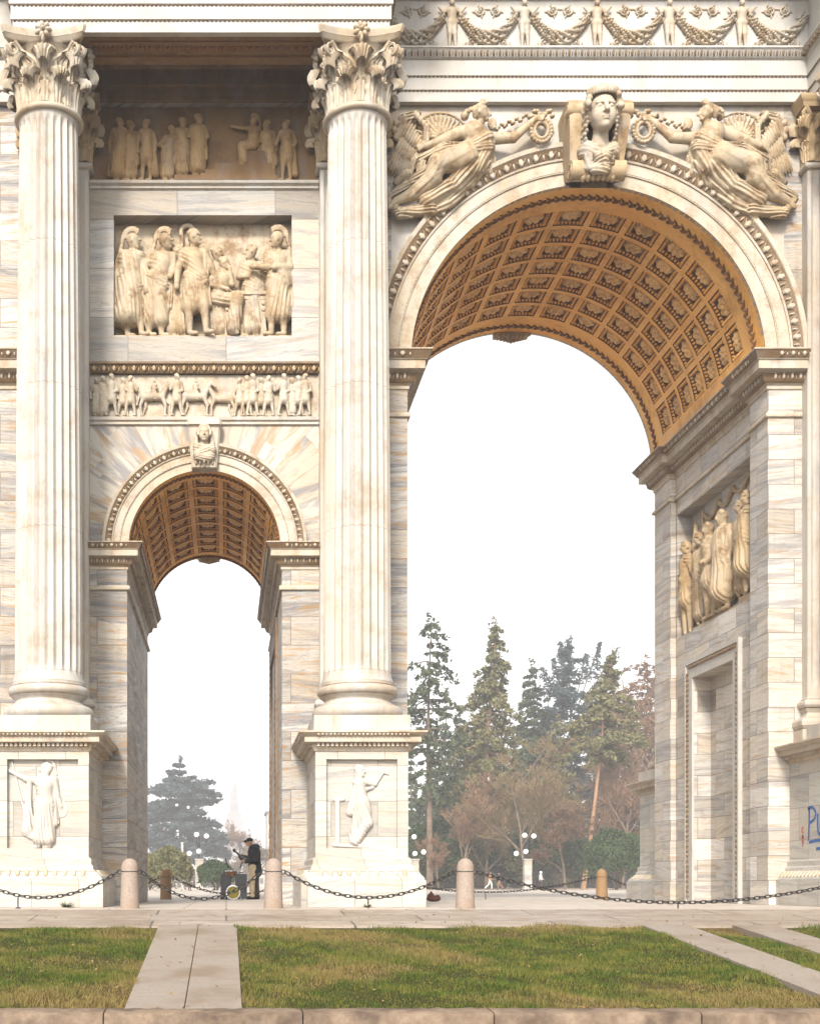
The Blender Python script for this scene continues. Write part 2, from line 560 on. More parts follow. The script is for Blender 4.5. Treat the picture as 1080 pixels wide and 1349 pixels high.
M = {}
M['block'] = mat_block('coursed marble')
M['block_white'] = mat_block('pale coursed marble', 1.0, 0.48, vein=0.6, stain=0.65, white=(0.94, 0.89, 0.82), cream=(0.88, 0.75, 0.58))
M['block_warm'] = mat_block('warm jamb marble', 1.1, 0.5, white=(0.70, 0.60, 0.47), cream=(0.64, 0.48, 0.3), vein=0.9, stain=0.8)
M['plain'] = mat_marble('smooth marble', vein=0.5, stain=0.3, grime=0.1)
M['white'] = mat_marble('white marble', white=(0.76, 0.73, 0.68), cream=(0.72, 0.65, 0.55), vein=0.25, stain=0.18, grime=0.05)
M['shaft'] = mat_marble('column marble', white=(0.75, 0.715, 0.66), cream=(0.71, 0.615, 0.50), vein=0.35, stain=0.4, grime=0.14, sx=1.6, sz=0.18, drum=True)
M['carved'] = mat_marble('carved weathered marble', white=(0.74, 0.58, 0.38), cream=(0.66, 0.46, 0.24), ochre=(0.54, 0.29, 0.09), stain=0.6, grime=0.55, gsc=2.4)
M['carved_pale'] = mat_marble('carved pale marble', white=(0.76, 0.68, 0.56), cream=(0.68, 0.54, 0.37), stain=0.5, grime=0.3, gsc=2.6)
M['relief'] = mat_marble('honey coloured carved marble', white=(0.74, 0.62, 0.45), cream=(0.66, 0.50, 0.31), ochre=(0.54, 0.30, 0.10), stain=0.75, grime=0.6, gsc=3.0)
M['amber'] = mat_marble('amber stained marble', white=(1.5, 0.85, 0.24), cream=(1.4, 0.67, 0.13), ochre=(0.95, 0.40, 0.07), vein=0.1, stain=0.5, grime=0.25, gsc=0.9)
M['amber_dark'] = mat_marble('umber marble and painted recess shade', white=(0.36, 0.17, 0.055), cream=(0.27, 0.115, 0.036), ochre=(0.2, 0.08, 0.025), vein=0.1, stain=0.6, grime=0.5, gsc=1.3)  # in the coffers this darker colour stands for the shade of the recess
M['band'] = mat_marble('dark moulding and painted crevice shade', white=(0.34, 0.23, 0.13), cream=(0.26, 0.16, 0.08), ochre=(0.2, 0.11, 0.04), stain=0.6, grime=0.6, gsc=2.5)  # behind leaf rows this dark tone paints the shade of the crevices
M['ceiling'] = mat_marble('portico ceiling stone', white=(0.40, 0.23, 0.09), cream=(0.30, 0.16, 0.055), ochre=(0.22, 0.10, 0.03), stain=0.6, grime=0.5)  # ochre patina darkened further: shade under the portico put into the colour
M['granite'] = mat_noise('pink granite', (0.225, 0.17, 0.135), (0.315, 0.255, 0.21), 38.0, 0.75, 0.25, 0.004, c3=(0.24, 0.17, 0.12), scale3=1.4)
M['granite_ochre'] = mat_noise('ochre granite', (0.22, 0.13, 0.06), (0.30, 0.19, 0.10), 38.0, 0.75, 0.25, 0.004)
M['iron'] = mat_noise('black iron', (0.006, 0.005, 0.005), (0.018, 0.014, 0.012), 30.0, 0.45, 0.2, 0.003, spec=0.5)
M['graffiti_blue'] = mat_noise('blue spray paint', (0.02, 0.07, 0.22), (0.03, 0.10, 0.30), 9.0, 0.5, 0)
M['graffiti_red'] = mat_noise('red marker paint', (0.45, 0.04, 0.03), (0.55, 0.08, 0.05), 9.0, 0.5, 0)
# ------------------------------------------------------------------ the monument
XC, MID, OUT, RIGHT, SX = 7.0, 2.37, -3.21, 11.72, -0.42
YB = 6.6
arch = empty('triumphal_arch')
tag(arch, 'monumental veined white marble triumphal arch with carved reliefs, fluted columns and amber coffered vaults', 'arch')

def wall_piece(name, mat, fn):
    mb = MB(); fn(mb); return mb.build(name, mat, arch, smooth=False)

def arc_pts(cx, zc, r, n=40):
    return [(cx + r * math.cos(a), zc + r * math.sin(a)) for a in np.linspace(math.pi, 0, n)]

wall_piece('pier', M['block'], lambda m: m.box(-5.0, SX - 1.5, 0, YB, 0, 6.95))
wall_piece('pier', M['block'], lambda m: (m.box(SX + 1.5, 3.51, 0, YB, 0, 6.95), m.box(1.79, 3.51, 0, YB, 6.95, 10.51)))
def right_pier(m):
    m.box(10.62, 13, 0, 1.95, 0, 6.2); m.box(10.62, 13, 4.3, YB, 0, 6.2); m.box(10.62, 13, 1.95, 4.3, 5.1, 6.2)
    m.box(11.0, 13, 1.95, 4.3, 0, 5.1)
    m.box(10.62, 13, 0, 0.95, 6.2, 9.1); m.box(10.62, 13, 5.4, YB, 6.2, 9.1); m.box(10.95, 13, 0.95, 5.4, 6.2, 9.1)
    m.box(10.62, 13, 0, YB, 9.1, 10.51)
    m.box(10.49, 10.62, 0, 0.85, 0, 10.51); m.box(10.49, 10.62, 5.5, YB, 0, 10.51)
right = wall_piece('pier', M['block_white'], right_pier)
# door surround and niche of the right pier jamb
mb = MB()
for y0, y1, z0, z1 in ((1.64, 1.95, 0, 5.42), (4.3, 4.62, 0, 5.42), (1.95, 4.3, 5.1, 5.42)):
    mb.box(10.57, 10.62, y0, y1, z0, z1)
for y0, y1, z0, z1 in ((1.56, 1.64, 0, 5.50), (4.62, 4.70, 0, 5.50), (1.64, 4.62, 5.42, 5.50)):
    mb.box(10.535, 10.62, y0, y1, z0, z1)
mb.build('door_surround', M['white'], arch, smooth=False)
mb = MB()
zz = 0.15
while zz < 5.3:
    mb.bump((10.57, 4.55, zz), (0, 0.05, 0), (0, 0, 0.05), (-0.05, 0, 0)); mb.bump((10.57, 1.70, zz), (0, 0.05, 0), (0, 0, 0.05), (-0.05, 0, 0)); zz += 0.115
yy = 1.8
while yy < 4.5:
    mb.bump((10.57, yy, 5.36), (0, 0.05, 0), (0, 0, 0.05), (-0.05, 0, 0)); yy += 0.115
mb.build('surround_ornament', M['band'], arch)
# blind doorway frame on the right jamb of the small passage
mb = MB()
mb.box(1.03, 1.08, 2.0, 2.5, 0, 6.0); mb.box(1.03, 1.08, 5.3, 5.8, 0, 6.0); mb.box(1.03, 1.08, 2.5, 5.3, 5.5, 6.0)
mb.build('door_surround', M['band'], arch, smooth=False)
mb = MB()
zz = 0.1
while zz < 5.9:
    for yy in (2.15, 2.35, 5.45, 5.65):
        mb.bump((1.03, yy, zz), (0, 0.07, 0), (0, 0, 0.06), (-0.012, 0, 0))
    zz += 0.16
mb.build('surround_ornament', M['amber_dark'], arch)

wall_piece('upper_wall', M['block'], lambda m: (m.box(-5.0, -2.65, 0, YB, 6.95, 15.5)))
wall_piece('upper_wall', M['block'], lambda m: m.box(1.79, 3.2, 0, YB, 10.51, 15.5))
wall_piece('upper_wall', M['block'], lambda m: m.box(10.8, 13, 0, YB, 10.51, 15.5))
wall_piece('arch_spandrel', M['plain'], lambda m: m.prism([(3.2, 10.51)] + arc_pts(XC, 10.51, 3.73, 60) + [(10.8, 10.51), (10.8, 15.5), (3.2, 15.5)], 0, YB))
M['voussoir'] = mat_voussoir('wedge cut marble', SX, 6.95, 15)
wall_piece('arch_spandrel', M['voussoir'], lambda m: m.prism([(-2.65, 6.95)] + arc_pts(SX, 6.95, 1.67, 40) + [(1.79, 6.95), (1.79, 9.33), (-2.65, 9.33)], 0, YB))
# bay wall: frieze ground, plain courses, sunk main panel, upper relief ground
PX0, PX1, PZ0, PZ1 = -2.18, 1.27, 11.03, 13.38
M['slab'] = mat_block('large marble slabs', 1.9, 0.95, vein=0.7, stain=0.35, white=(0.72, 0.69, 0.63))
def bay(m):
    m.box(-2.65, 1.79, 0.06, YB, 9.33, 10.47)
    m.box(-2.65, 1.79, 0, YB, 10.47, PZ0); m.box(-2.65, PX0, 0, YB, PZ0, PZ1); m.box(PX1, 1.79, 0, YB, PZ0, PZ1)
    m.box(PX0, PX1, 0.36, YB, PZ0, PZ1)
    m.box(-2.65, 1.79, 0, YB, PZ1, 13.9)
wall_piece('bay_wall', M['slab'], bay)
wall_piece('relief_ground', M['ceiling'], lambda m: m.box(-2.65, 1.79, 0.05, YB, 13.9, 15.5))  # ground painted dark for the portico shade it lies in

# ---- string courses of the bay
mb = MB()
mb.sweep([(0, 9.30), (0.05, 9.31), (0.05, 9.36), (0.09, 9.38), (0.10, 9.44), (0.0, 9.46)], [(-2.65, 0), (1.79, 0)])
mb.build('string_course', M['plain'], arch)
mb = MB()
mb.sweep([(0, 13.86), (0.05, 13.88), (0.05, 13.92), (0.11, 13.95), (0.12, 14.0), (0.0, 14.02)], [(-2.65, 0), (1.79, 0)])
mb.build('string_course', M['plain'], arch)
mb = MB()
mb.sweep([(0, 10.30), (0.03, 10.31), (0.10, 10.44), (0.14, 10.45), (0.14, 10.49), (0, 10.5)], [(-2.65, 0), (1.79, 0)])
mb.build('frieze_cornice', M['band'], arch)  # dark base colour paints the shade between the cornice leaves
def leaf_row(mb, n, at, w, h, d, lobes=3):
    """n upright leaves; at(i) gives centre, along, up and out vectors"""
    for i in range(n):
        c, a, u, o = [np.asarray(v, float) for v in at(i)]
        mb.bump(c, a * w * 0.2, u * h * 0.55, o * d)
        if lobes > 1:
            for sgn in (-1, 1):
                mb.bump(c + a * sgn * w * 0.24 + u * h * 0.04, (a * 0.13 + u * 0.1 * sgn) * w, (u * h * 0.5 + a * sgn * w * 0.22), o * d * 0.8)
        mb.bump(c + a * w * 0.5 - u * h * 0.1, a * w * 0.07, u * h * 0.4, o * d * 0.6)
def straight(p0, p1, out, pitch):
    p0 = np.asarray(p0, float); p1 = np.asarray(p1, float)
    L = np.linalg.norm(p1 - p0); n = max(1, int(round(L / pitch))); a = (p1 - p0) / L
    return n, (lambda i: (p0 + a * L * (i + 0.5) / n, a, (0, 0, 1), out)), L / n
def row(mb, p0, p1, out, pitch, h, d, lobes=3):
    n, f, w = straight(p0, p1, out, pitch); leaf_row(mb, n, f, w, h, d, lobes)
mb = MB(); row(mb, (-2.65, -0.07, 10.38), (1.79, -0.07, 10.38), (0, -1, 0), 0.19, 0.13, 0.045)
mb.build('frieze_cornice_ornament', M['carved'], arch)

# ---- imposts
def impost_profile(zt, k):
    return [(o * k, zt + z * k) for o, z in ((0, -.66), (.03, -.64), (.03, -.58), (.07, -.55), (.13, -.50), (.16, -.37), (.18, -.36), (.30, -.345), (.30, -.19), (.325, -.18), (.35, -.12), (.41, -.03), (.43, -.025), (.43, 0), (0, .004))]
def impost(path, zt, k, name='impost', astr=None):
    mb = MB(); mb.sweep(impost_profile(zt, k), path)
    if astr:
        mb.sweep([(0, astr - .05), (.05, astr - .04), (.06, astr), (.05, astr + .03), (.02, astr + .05), (0, astr + .05)], path)
    o = mb.build(name, M['carved_pale'], arch)
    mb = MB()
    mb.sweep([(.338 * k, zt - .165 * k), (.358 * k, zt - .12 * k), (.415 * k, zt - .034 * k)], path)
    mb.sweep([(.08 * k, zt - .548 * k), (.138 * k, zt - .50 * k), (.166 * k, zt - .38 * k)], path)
    mb.build('ornament_crevice_shade', M['band'], o)  # dark strips under the leaves, painting their crevice shade
    mb = MB()
    for i in range(len(path) - 1):
        p, q = np.array(path[i], float), np.array(path[i + 1], float)
        d = (q - p) / np.linalg.norm(q - p); nrm = np.array([d[1], -d[0]])
        for off, zc, h, dep, lob, pit in ((.37, -.085, .11, .04, 3, .24), (.135, -.435, .13, .05, 1, .15)):
            # keep clear of the mitres: outer corners gain length, inner corners lose it
            a = np.append(p + nrm * off * k, zt + zc * k); b = np.append(q + nrm * off * k, zt + zc * k)
            row(mb, a, b, np.append(nrm, 0), pit * k, h * k, dep * k, lob)
    mb.build('impost_ornament', M['carved_pale'], o)
    return o
impost([(-5.0, 0), (-3.8, 0)], 10.64, 1.0)
impost([(2.93, 0), (3.51, 0), (3.51, YB), (2.9, YB)], 10.64, 1.0, astr=9.5)
impost([(12.0, YB), (10.49, YB), (10.49, 5.5), (10.62, 5.5), (10.62, 0.85), (10.49, 0.85), (10.49, 0), (11.14, 0)], 10.64, 1.0, astr=9.5)
impost([(-2.65, 0), (SX - 1.5, 0), (SX - 1.5, YB), (-3.2, YB)], 6.98, 0.74, astr=6.15)
impost([(2.0, YB), (SX + 1.5, YB), (SX + 1.5, 0), (1.79, 0)], 6.98, 0.74, astr=6.15)

# ---- archivolts
def archivolt(cx, zc, r, w, y, flip=1, n=80):
    mb = MB()
    k = w / 0.77
    pr = [(r, -.05), (r, .06), (r + .23 * k, .06), (r + .235 * k, .09), (r + .25 * k, .09), (r + .255 * k, .075), (r + .265 * k, .09), (r + .46 * k, .09), (r + .465 * k, .12), (r + .50 * k, .13),
          (r + .50 * k, .10), (r + .68 * k, .19), (r + .69 * k, .21), (r + w, .22), (r + w, -.02)]
    pr = [(a, b * (k ** .5) * flip) for a, b in pr]
    mb.arc(pr, cx, zc, y, 0, math.pi, n)
    o = mb.build('archivolt', M['carved_pale'], arch)
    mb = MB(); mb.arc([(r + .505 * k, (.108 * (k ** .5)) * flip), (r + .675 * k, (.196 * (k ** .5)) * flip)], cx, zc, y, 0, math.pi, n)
    mb.build('ornament_crevice_shade', M['band'], o)  # crevice shade of the leaf band, painted as a dark strip
    mb = MB()
    nl = int(math.pi * (r + .6 * k) / (.30 * k))
    def at(i):
        a = math.pi * (i + .5) / nl
        d = np.array([math.cos(a), 0, math.sin(a)]); t = np.array([-math.sin(a), 0, math.cos(a)])
        c = np.array([cx, y - .145 * flip * k ** .5, zc]) + d * (r + .59 * k)
        return c, t, d, (0, -flip, 0)
    leaf_row(mb, nl, at, .30 * k, .17 * k, .05 * k ** .5)
    nb = int(math.pi * r / .07)
    for i in range(nb):
        a = math.pi * (i + .5) / nb
        d = np.array([math.cos(a), 0, math.sin(a)]); t = np.array([-math.sin(a), 0, math.cos(a)])
        mb.bump(np.array([cx, y - .08 * flip * k ** .5, zc]) + d * (r + .255 * k), t * .024, d * .014, (0, -.022 * flip, 0))
    mb.build('archivolt_ornament', M['carved_pale'], o)
archivolt(XC, 10.51, 3.43, 0.77, 0)
archivolt(SX, 6.95, 1.47, 0.50, 0)
archivolt(XC, 10.51, 3.43, 0.77, YB, -1)
archivolt(SX, 6.95, 1.47, 0.50, YB, -1)

# ---- coffered vaults
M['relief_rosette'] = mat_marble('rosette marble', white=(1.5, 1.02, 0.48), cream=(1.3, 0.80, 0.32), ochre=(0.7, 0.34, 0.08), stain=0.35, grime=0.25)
def rosette_mesh(name, r, petals, mat, d):
    mb = MB()
    for i in range(petals):
        a = 2 * math.pi * i / petals
        u = np.array([math.cos(a), math.sin(a), 0]); v = np.array([-math.sin(a), math.cos(a), 0])
        mb.bump(u * r * .58, u * r * .42, v * r * 2.4 / petals, (0, 0, d * .8), HEMI)
    mb.bump((0, 0, 0), (r * .3, 0, 0), (0, r * .3, 0), (0, 0, d), HEMI)
    return make_mesh(name, np.concatenate(mb.V), mb.F, mat)

def vault(cx, zc, R, na, ny, a_pad, y0, y1, rib_a, rib_y, depths, ros_r, ros_d, ny_border):
    th = [0.0, a_pad]; lt = [0, 0]
    pa = (math.pi - 2 * a_pad) / na
    cofa = []
    e = 0.002
    for i in range(na):
        a0 = a_pad + pa * i + pa * rib_a / 2; a1 = a_pad + pa * (i + 1) - pa * rib_a / 2
        b = (a1 - a0) * .17
        th += [a0, a0 + e * .3]; lt += [0, 1]
        th += [a0 + b, a0 + b + e * .3]; lt += [1, 2]
        th += list(np.linspace(a0 + b, a1 - b, 5)[1:-1]); lt += [2] * 3
        th += [a1 - b - e * .3, a1 - b]; lt += [2, 1]
        th += [a1 - e * .3, a1]; lt += [1, 0]
        cofa.append((a0, a1, b))
    th += [math.pi - a_pad, math.pi]; lt += [0, 0]
    ys = [-.04, y0]; ly = [0, 0]
    py = (y1 - y0) / ny
    cofy = []
    for j in range(ny):
        s0 = y0 + py * j + py * rib_y / 2; s1 = y0 + py * (j + 1) - py * rib_y / 2
        b = (s1 - s0) * .17
        ys += [s0, s0 + e, s0 + b, s0 + b + e, s1 - b - e, s1 - b, s1 - e, s1]; ly += [0, 1, 1, 2, 2, 1, 1, 0]
        cofy.append((s0, s1, b))
    ys += [y1, YB + .04]; ly += [0, 0]
    th, lt, ys, ly = np.array(th), np.array(lt), np.array(ys), np.array(ly)
    o_ = np.argsort(th, kind='stable'); th, lt = th[o_], lt[o_]
    H = np.array(depths)[np.minimum(lt[:, None], ly[None, :])]
    r = R + H
    P = np.stack([cx + np.cos(th)[:, None] * r, np.broadcast_to(ys[None, :], r.shape), zc + np.sin(th)[:, None] * r], -1)
    mb = MB(); mb.grid(P)
    lv = np.minimum(lt[:, None], ly[None, :])
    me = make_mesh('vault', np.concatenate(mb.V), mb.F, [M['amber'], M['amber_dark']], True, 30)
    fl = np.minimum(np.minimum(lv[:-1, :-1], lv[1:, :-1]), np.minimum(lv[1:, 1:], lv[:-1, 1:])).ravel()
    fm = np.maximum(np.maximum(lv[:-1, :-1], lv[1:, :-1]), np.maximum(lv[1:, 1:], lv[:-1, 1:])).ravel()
    me.polygons.foreach_set('material_index', (fm >= 1).astype(np.int32))  # recess faces take the darker marble: coffer shade painted as colour
    vo = link('vault', me, arch)
    # egg ornament round every coffer, leaf scroll along both rims
    mb = MB()
    for (a0, a1, b) in cofa:
        for (s0, s1, c) in cofy:
            nA = max(4, int((a1 - a0) * R / (.062 * R / 3.4 + .012))); nY = max(4, int((s1 - s0) / (.062 * R / 3.4 + .012)))
            rr = R + depths[1]
            for q in range(nA):
                a = a0 + (a1 - a0) * (q + .5) / nA
                d = np.array([math.cos(a), 0, math.sin(a)]); t = np.array([-math.sin(a), 0, math.cos(a)])
                for yy in (s0 + c / 2, s1 - c / 2):
                    mb.bump(np.array([cx, yy, zc]) + d * rr, t * (a1 - a0) * R / nA * .36, (0, c * .36, 0), -d * .05 * (R / 3.4) ** .6)
            for q in range(nY):
                yy = s0 + (s1 - s0) * (q + .5) / nY
                for a in (a0 + b / 2, a1 - b / 2):
                    d = np.array([math.cos(a), 0, math.sin(a)]); t = np.array([-math.sin(a), 0, math.cos(a)])
                    mb.bump(np.array([cx, yy, zc]) + d * rr, t * b * R * .36, (0, (s1 - s0) / nY * .36, 0), -d * .05 * (R / 3.4) ** .6)
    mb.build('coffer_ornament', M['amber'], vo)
    mb = MB()
    nl = int(math.pi * R / (ny_border * .62))
    for yy in (y0 * .45, YB - (YB - y1) * .45):
        mb = MB()
        for i in range(nl):
            a = math.pi * (i + .5) / nl
            d = np.array([math.cos(a), 0, math.sin(a)]); t = np.array([-math.sin(a), 0, math.cos(a)])
            c = np.array([cx, yy, zc]) + d * R
            for sg in (-1, 1):
                mb.bump(c + t * sg * ny_border * .22 + np.array([0, sg * ny_border * .2, 0]), t * ny_border * .26 + np.array([0, ny_border * .2 * sg, 0]), np.array([0, ny_border * .14, 0]) - t * ny_border * .08, -d * .05)
            mb.bump(c, t * ny_border * .12, (0, ny_border * .12, 0), -d * .06)
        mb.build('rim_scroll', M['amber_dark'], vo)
    k = 0
    protos = [rosette_mesh('coffer_rosette', ros_r, n, M['relief_rosette'], ros_d) for n in (8, 10, 6)]
    for i, (a0, a1, b) in enumerate(cofa):
        for j, (s0, s1, c) in enumerate(cofy):
            a = (a0 + a1) / 2; d = Vector((math.cos(a), 0, math.sin(a))); t = Vector((-math.sin(a), 0, math.cos(a)))
            o = link('coffer_rosette', protos[(i * 5 + j * 3) % 3], vo)
            mat = Matrix((t, Vector((0, 1, 0)), -d)).transposed().to_4x4()
            asp = max(1.0, (s1 - s0) / ((a1 - a0) * R))
            sxy = Matrix.Diagonal((max(1.0, ((a1 - a0) * R) / (s1 - s0)), asp, 1, 1))
            o.matrix_world = Matrix.Translation(Vector((cx, (s0 + s1) / 2, zc)) + d * (R + depths[2])) @ mat @ sxy
            k += 1
    return vo
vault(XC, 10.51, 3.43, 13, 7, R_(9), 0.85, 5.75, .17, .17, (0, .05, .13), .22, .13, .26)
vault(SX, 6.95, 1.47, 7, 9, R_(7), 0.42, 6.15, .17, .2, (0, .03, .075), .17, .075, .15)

# ---- entablature and portico
mb = MB()
ENT = [(-.12, 15.49), (0, 15.49), (0, 15.70), (.03, 15.705), (.03, 15.955), (.06, 15.96), (.06, 16.25), (.08, 16.26), (.10, 16.30), (.17, 16.41), (.19, 16.415), (.19, 16.45), (.03, 16.46),
       (.03, 17.40), (.07, 17.42), (.10, 17.49), (.16, 17.55), (.16, 17.73), (.60, 17.75), (.60, 17.98), (.64, 18.0), (.78, 18.18), (.78, 18.23), (-.1, 18.3)]
EPATH = [(-5.0, -.15), (-3.78, -.15), (-3.78, -2.17), (2.89, -2.17), (2.89, -.15), (11.21, -.15), (11.21, -2.17), (13.0, -2.17)]
mb.sweep(ENT, EPATH)
mb.build('entablature', M['white'], arch)
mb = MB()
mb.box(-5, 13, -.12, YB, 15.5, 18.1); mb.box(-3.74, 2.85, -2.12, -.13, 16.38, 18.0); mb.box(11.25, 13, -2.12, -.13, 16.38, 18.0)
mb.box(-4.6, 13, .4, YB - .4, 18.1, 22.5)
mb.build('attic', M['block'], arch, smooth=False)
mb = MB()
mb.box(-3.74, 2.85, -2.13, -1.25, 15.497, 16.38); mb.box(11.25, 13, -2.13, -1.25, 15.497, 16.38)
for x0, x1 in ((-3.74, -2.72), (1.84, 2.85), (11.25, 12.2)):
    mb.box(x0, x1, -1.25, -.13, 15.497, 16.38)
mb.sweep([(0, 15.9), (.05, 15.91), (.05, 16.12), (.12, 16.15), (.12, 16.37)], [(1.835, -.24), (1.835, -1.25), (-2.72, -1.25), (-2.72, -.24)])
mb.sweep([(-.1, 15.497), (0, 15.497), (0, 15.75), (.04, 15.76), (.04, 16.05), (.10, 16.08), (.16, 16.2), (.16, 16.37)], [(-2.72, -.2), (1.84, -.2)])
for i in range(6):
    x = -2.2 + i * .71
    mb.box(x, x + .07, -1.24, -.3, 16.30, 16.379)
mb.build('portico_ceiling', M['ceiling'], arch, angle=30)
mb = MB()
mb.box(-2.45, 1.55, -1.93, -1.90, 15.475, 15.497); mb.box(-2.45, 1.55, -1.52, -1.49, 15.475, 15.497)
row(mb, (-2.4, -1.71, 15.497), (1.5, -1.71, 15.497), (0, 0, -1), .2, .2, .04) if False else None
for i in range(24):
    c = np.array([-2.36 + i * .166, -1.71, 15.497])
    mb.bump(c, (.05, .05, 0), (-.04, .09, 0), (0, 0, -.04)); mb.bump(c + np.array([.083, 0, 0]), (.05, -.05, 0), (.04, .09, 0), (0, 0, -.04))
row(mb, (-2.7, -.28, 16.13), (1.82, -.28, 16.13), (0, -1, 0), .14, .12, .04, 1)
mb.build('soffit_ornament', M['amber_dark'], arch)
mb = MB()
for (p, q) in zip(EPATH[:-1], EPATH[1:]):
    p = np.array(p); q = np.array(q); d = (q - p) / np.linalg.norm(q - p); nr = np.array([d[1], -d[0]])
    for z, o, h, w, dd in ((15.69, .012, .03, .075, .02), (15.945, .042, .03, .075, .02)):
        a = np.append(p + nr * o, z); b = np.append(q + nr * o, z)
        L = np.linalg.norm(b - a); n = int(L / w)
        for i in range(n):
            mb.bump(a + (b - a) * (i + .5) / n, np.append(d * w * .36, 0), (0, 0, h * .6), np.append(nr * dd, 0))
    a = np.append(p + nr * .13, 16.345); b = np.append(q + nr * .13, 16.345)
    row(mb, a, b, np.append(nr, 0), .12, .13, .045, 1)
mb.build('entablature_ornament', M['band'], arch)
mb = MB()
for (p, q) in zip(EPATH[:-1], EPATH[1:]):
    p = np.array(p); q = np.array(q); d = (q - p) / np.linalg.norm(q - p); nr = np.array([d[1], -d[0]])
    n = int(np.linalg.norm(q - p) / .2)
    for i in range(n):
        c = p + (q - p) * (i + .5) / n + nr * .22
        V = [(c[0] + d[0] * a * .06 + nr[0] * b * .07, c[1] + d[1] * a * .06 + nr[1] * b * .07, z) for z in (17.56, 17.71) for b in (-1, 1) for a in (-1, 1)]
        mb.add(V, [(0, 2, 3, 1), (4, 5, 7, 6), (0, 1, 5, 4), (2, 6, 7, 3), (0, 4, 6, 2), (1, 3, 7, 5)])
mb.build('dentils', M['white'], arch, smooth=False)

# ---- columns
CY = -1.64
def shaft_mesh():
    nf, per = 24, 8
    t = np.arange(nf * per) * 2 * math.pi / (nf * per)
    ph = (np.arange(nf * per) % per) / per
    prof = np.clip(np.sin(math.pi * np.clip((ph - .1) / .8, 0, 1)), 0, 1) ** .7
    z0, z1 = 4.02, 14.16
    zs = np.concatenate([[z0, z0 + .1, z0 + .16], np.linspace(z0 + .22, z0 + .5, 6), np.linspace(z0 + .6, z1 - .4, 24), np.linspace(z1 - .34, z1 - .1, 6), [z1 - .05, z1]])
    P = []
    for z in zs:
        f = (z - z0) / (z1 - z0)
        r = .61 - .085 * f ** 1.6
        r += .05 * math.exp(-((z - z0) / .08) ** 2) + .03 * math.exp(-((z1 - z) / .05) ** 2)
        a = np.clip(min((z - z0 - .16) / .16, (z1 - .1 - z) / .12), 0, 1)
        a = math.sqrt(a) if a > 0 else 0
        rr = r - .062 * prof * a
        P.append(np.stack([rr * np.cos(t), rr * np.sin(t), np.full_like(t, z)], 1))
    mb = MB(); mb.grid(np.array(P), True)
    return make_mesh('column', np.concatenate(mb.V), mb.F, M['shaft'], True, 28)

def torus_prof(r, z, h, n=8):
    return [(r + h / 2 * math.cos(a), z + h / 2 * math.sin(a)) for a in np.linspace(-math.pi / 2, math.pi / 2, n)]
def base_mesh():
    mb = MB()
    mb.box(-.84, .84, -.84, .84, 3.06, 3.36)
    pr = [(.70, 3.36)] + torus_prof(.70, 3.48, .24) + [(.70, 3.61), (.66, 3.63)] + [(.66 - .07 * math.sin(a), 3.63 + .13 * a / math.pi) for a in np.linspace(0, math.pi, 7)] + [(.68, 3.78)] + torus_prof(.645, 3.87, .17) + [(.66, 3.97), (.655, 4.03)]
    mb.lathe(pr, 0, 0, 64)
    return make_mesh('column_base', np.concatenate(mb.V), mb.F, M['shaft'], True, 35)

def acanthus(H, W, reach, nu=11, nv=18):
    u = np.linspace(-1, 1, nu); v = np.linspace(0, 1, nv)
    U, Vv = np.meshgrid(u, v, indexing='ij')
    ck = np.array([0, .25, .5, .7, .82, .92, 1.0]); co = np.array([.03, .045, .09, .18, .29, .34, .29]) * reach / .33; cz = np.array([0, .42, .78, .97, 1.0, .88, .72])
    o = np.interp(Vv, ck, co); z = np.interp(Vv, ck, cz) * H
    w = W * np.interp(Vv, [0, .2, .5, .75, .9, 1], [.62, .85, 1.0, .92, .72, .35]) * (1 + .22 * np.sin(Vv * 2 * math.pi * 4.2) * np.abs(U) ** 1.5)
    x = U * w / 2
    rib = np.cos(U * math.pi * 5.0) * .022 * (.4 + .6 * Vv) + (1 - U ** 2) * .07 - .02
    lob = np.abs(U) ** 2 * (.05 * np.sin(Vv * 2 * math.pi * 4.2 + 1.0))
    o = o + rib + lob * .5 - .05 * np.abs(U) ** 2 * (Vv > .6) * (Vv - .6)
    z = z - np.abs(U) ** 2 * .05 * H * Vv
    return x, o, z
def wrap_leaf(mb, ang, H, W, reach, rb, z0):
    x, o, z = acanthus(H, W, reach)
    r0 = rb + o
    a = ang + x / (rb + o * .6)
    P = np.stack([r0 * np.cos(a), r0 * np.sin(a), z0 + z], -1)
    mb.grid(P)
    # the back of the leaf
    Q = np.stack([(r0 - .03) * np.cos(a), (r0 - .03) * np.sin(a), z0 + z - .012], -1)
    mb.grid(Q[:, ::-1])
def spiral(mb, c, ex, ez, r, turns, rad, n=30):
    t = np.linspace(0, 1, n)
    rr = r * (1 - .8 * t); a = -turns * 2 * math.pi * t
    pts = np.asarray(c) + (rr * np.cos(a))[:, None] * np.asarray(ex) + (rr * np.sin(a))[:, None] * np.asarray(ez)
    mb.tube(pts, rad * (1 - .4 * t), 6)
    mb.bump(np.asarray(c), np.asarray(ex) * r * .2, np.asarray(ez) * r * .2, np.cross(ex, ez) * r * .25)
